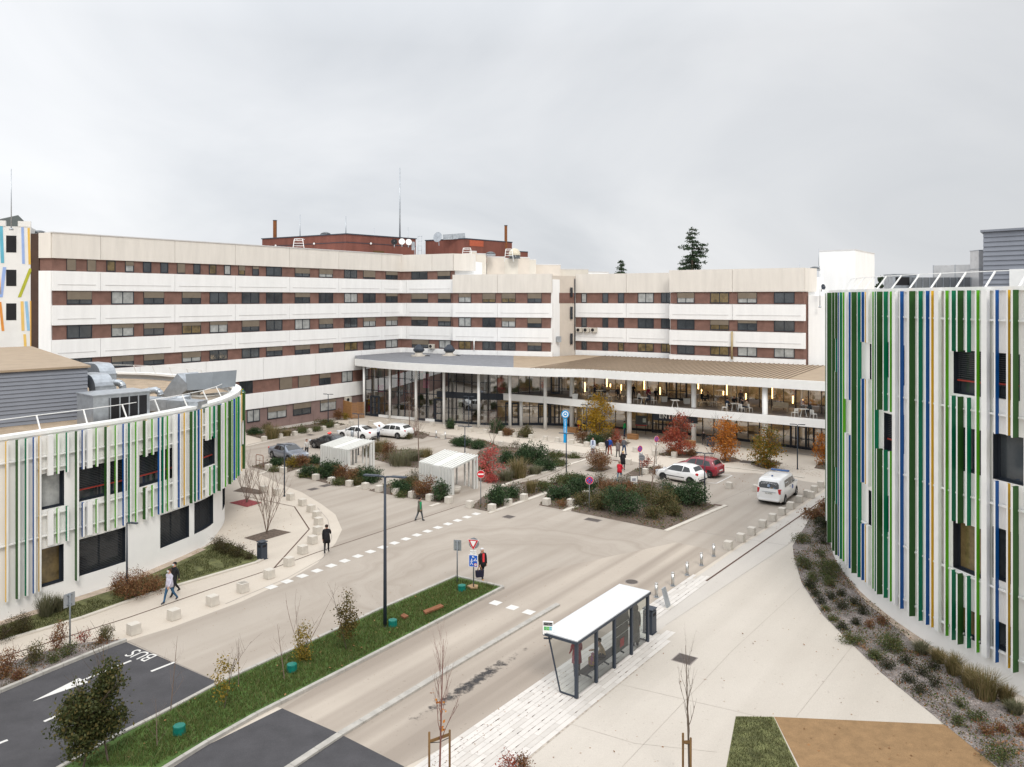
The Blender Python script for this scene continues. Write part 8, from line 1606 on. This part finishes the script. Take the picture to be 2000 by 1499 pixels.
for i, (a, b, y, Y, lb) in enumerate(((917, 931, 492, 110, 'narrow beige stair block beside the central parapet'), (931, 950, 497, 111, 'beige stair block with slanted roof behind the central wing'), (951, 985, 503, 113, 'wide beige roof block behind the central wing'), (985, 1012, 506, 114, 'beige roof block with rounded white lantern'), (1012, 1034, 504, 115, 'beige roof block right of the lantern'), (1034, 1047, 508, 116, 'small beige roof block stepping down to the right'), (1047, 1095, 518, 118, 'long low beige roof block stepping down'), (1095, 1149, 527, 122, 'lowest long beige roof block behind the right wing'))):
    block('roof_block', [XY(a, Y), XY(b, Y + .8), XY(b, Y + 5), XY(a, Y + 5)], 16.5, zat(y, Y), lb, PC if i % 2 else BG)
e = block('roof_block', [XY(1149, 124), XY(1189, 126), XY(1189, 130), XY(1149, 130)], 16.5, zat(532.5, 125), 'pale grey low roof block far behind the right wing', M['white'])
e = empty('roof_lantern', at(1005, 506, 114), 'white rounded lantern on the beige roof blocks', 'lantern'); mb = MB(); mb.lathe((0, 0, 0), [(.8, 0), (.8, .5)], 14); mb.build('glazing', M['pane'], e); mb = MB(); mb.lathe((0, 0, .5), [(.85, 0), (.8, .45), (.45, .9), (.1, 1.0)], 14); mb.build('dome', mat('lantern_cream', (.62, .56, .44), .7), e)
def dome(px, py, Y, r, label):
    e = empty('skylight_dome', at(px, py, Y), label, 'skylight'); mb = MB(); mb.lathe((0, 0, -.3), [(r, 0), (r, .25)], 16, 0, False); mb.build('kerb', M['metal'], e); mb = MB(); mb.lathe((0, 0, -.05), [(r, 0), (r * .85, r * .25), (r * .4, r * .45), (.02, r * .5)], 16); mb.build('dome', M['pane'], e)
dome(77, 456, 76, .68, 'dark skylight dome at the left corner of the long wing'); dome(636, 458, 118, .8, 'dark dome on the brown penthouse'); dome(958, 496, 112, .7, 'dark dome behind the central stair blocks'); dome(1591, 525, 93, .6, 'dark dome beside the white stair tower')
e = empty('air_conditioner', at(1, 1, 1), 'x', 'x'); bpy.data.objects.remove(e)
def ac(px, py, wg, label, w_=.85, h_=.6, grp=None, off=.34):
    t = wg.t(px); q = wg.pt(t, off, 0); z = zat(py, q.y); e = empty('air_conditioner', (q.x, q.y, z - h_ / 2), label, 'air conditioner', grp, math.atan2(wg.u.y, wg.u.x)); mb = MB(); mb.box((0, 0, h_ / 2), (w_, .32, h_)); f = mb.build('casing', mat('ac_beige', (.56, .52, .45), .6, .05), e, bevel=.02); mb = MB(); mb.tube([(-.12, -.155, h_ / 2), (-.12, -.17, h_ / 2)], .22, 18, 0, True, False); mb.build('fan_grille', M['black'], f); mb = MB(); mb.box((-.3, .1, -.05), (.05, .3, .1)); mb.box((.3, .1, -.05), (.05, .3, .1)); mb.build('bracket', M['metal'], e)
for i, x in enumerate((1133.5, 1147.5, 1162)): ac(x, 645, Cw, 'beige air conditioner on the white band, %s of three from the left' % ORD[i], grp='air conditioners on the right wing')
ac(846, 677, B, 'pale air conditioner on the central wing above the entrance roof'); ac(676, 781, A, 'white air conditioner beside the wooden bin enclosure', 1.0, .7)
def pipe(px, y0, y1, wg, m, label, r=.08):
    t = wg.t(px); q = wg.pt(t, .30, 0); za, zb = zat(y0, q.y), zat(y1, q.y); e = empty('wall_pipe', (q.x, q.y, zb), label, 'pipe'); mb = MB(); mb.tube([(0, 0, 0), (0, 0, za - zb)], r, 8); mb.build('pipe', m, e); mb = MB()
    for k in (.2, .8): mb.box((0, .08, (za - zb) * k), (.24, .16, .05))
    mb.build('bracket', M['metal'], e)
pipe(1431, 648, 702, C2, mat('pipe_ochre', (.42, .33, .18), .6), 'ochre vertical pipe on the right wing above the brown roof', .12); pipe(927.5, 662, 684, B2, M['wpaint'], 'white vertical pipe across the lowest central window row'); pipe(1124.7, 545, 684, Cw, M['dark'], 'dark downpipe in the corner of the right wing', .06)
for px, a, b, Y, lb in ((1562, 513, 527, 90, 'short aerial on the right end of the right wing'), (1599, 486, 500, 104, 'thin rod on the white stair tower'), (1601.5, 535, 575, 88.5, 'aerial pole with small antennas on the right wing corner')): mast(px, a, b, Y, .05, lb)
# ducts behind the right building's railing
M['silver'] = mat('duct_silver', (.60, .60, .60), .35, .12, 2, metal=.35)
e = duct('cross_braced_duct', [at(1826, 534, 52), at(1912, 532, 50.5)], 1.2, .95, 'silver cross braced roof duct behind the right railing', m=M['silver']); 
duct('cross_braced_duct', [at(1912, 490, 48.5), at(1912, 562, 48.5)], .55, .9, 'upright silver duct beside the grey plant room', m=M['silver'])
e = empty('roof_fan_unit', at(1758, 563, 50), 'grey box fan unit with dark opening behind the railing', 'air handler'); mb = MB(); mb.box((0, 0, .35), (1.45, 1.2, .95)); mb.build('casing', M['metal'], e); mb = MB(); mb.box((-.15, -.61, .42), (.85, .03, .5)); mb.build('opening', M['black'], e); mb = MB(); mb.box((0, 0, .84), (1.5, 1.3, .05)); mb.build('lid', M['metal'], e)
e = empty('louvre_screen', at(1840, 563, 49), 'row of dark grey louvre panels behind the right railing', 'screen'); mb = MB(); mb.box((0, 0, .15), (3.6, .3, 1.0)); mb.build('panel', mat('screen_grey', (.16, .17, .18), .5, .1), e); mb = MB()
for k in range(9): mb.box((-1.7 + k * .42, -.17, .15), (.05, .05, 1.0))
mb.build('post', M['metal'], e)
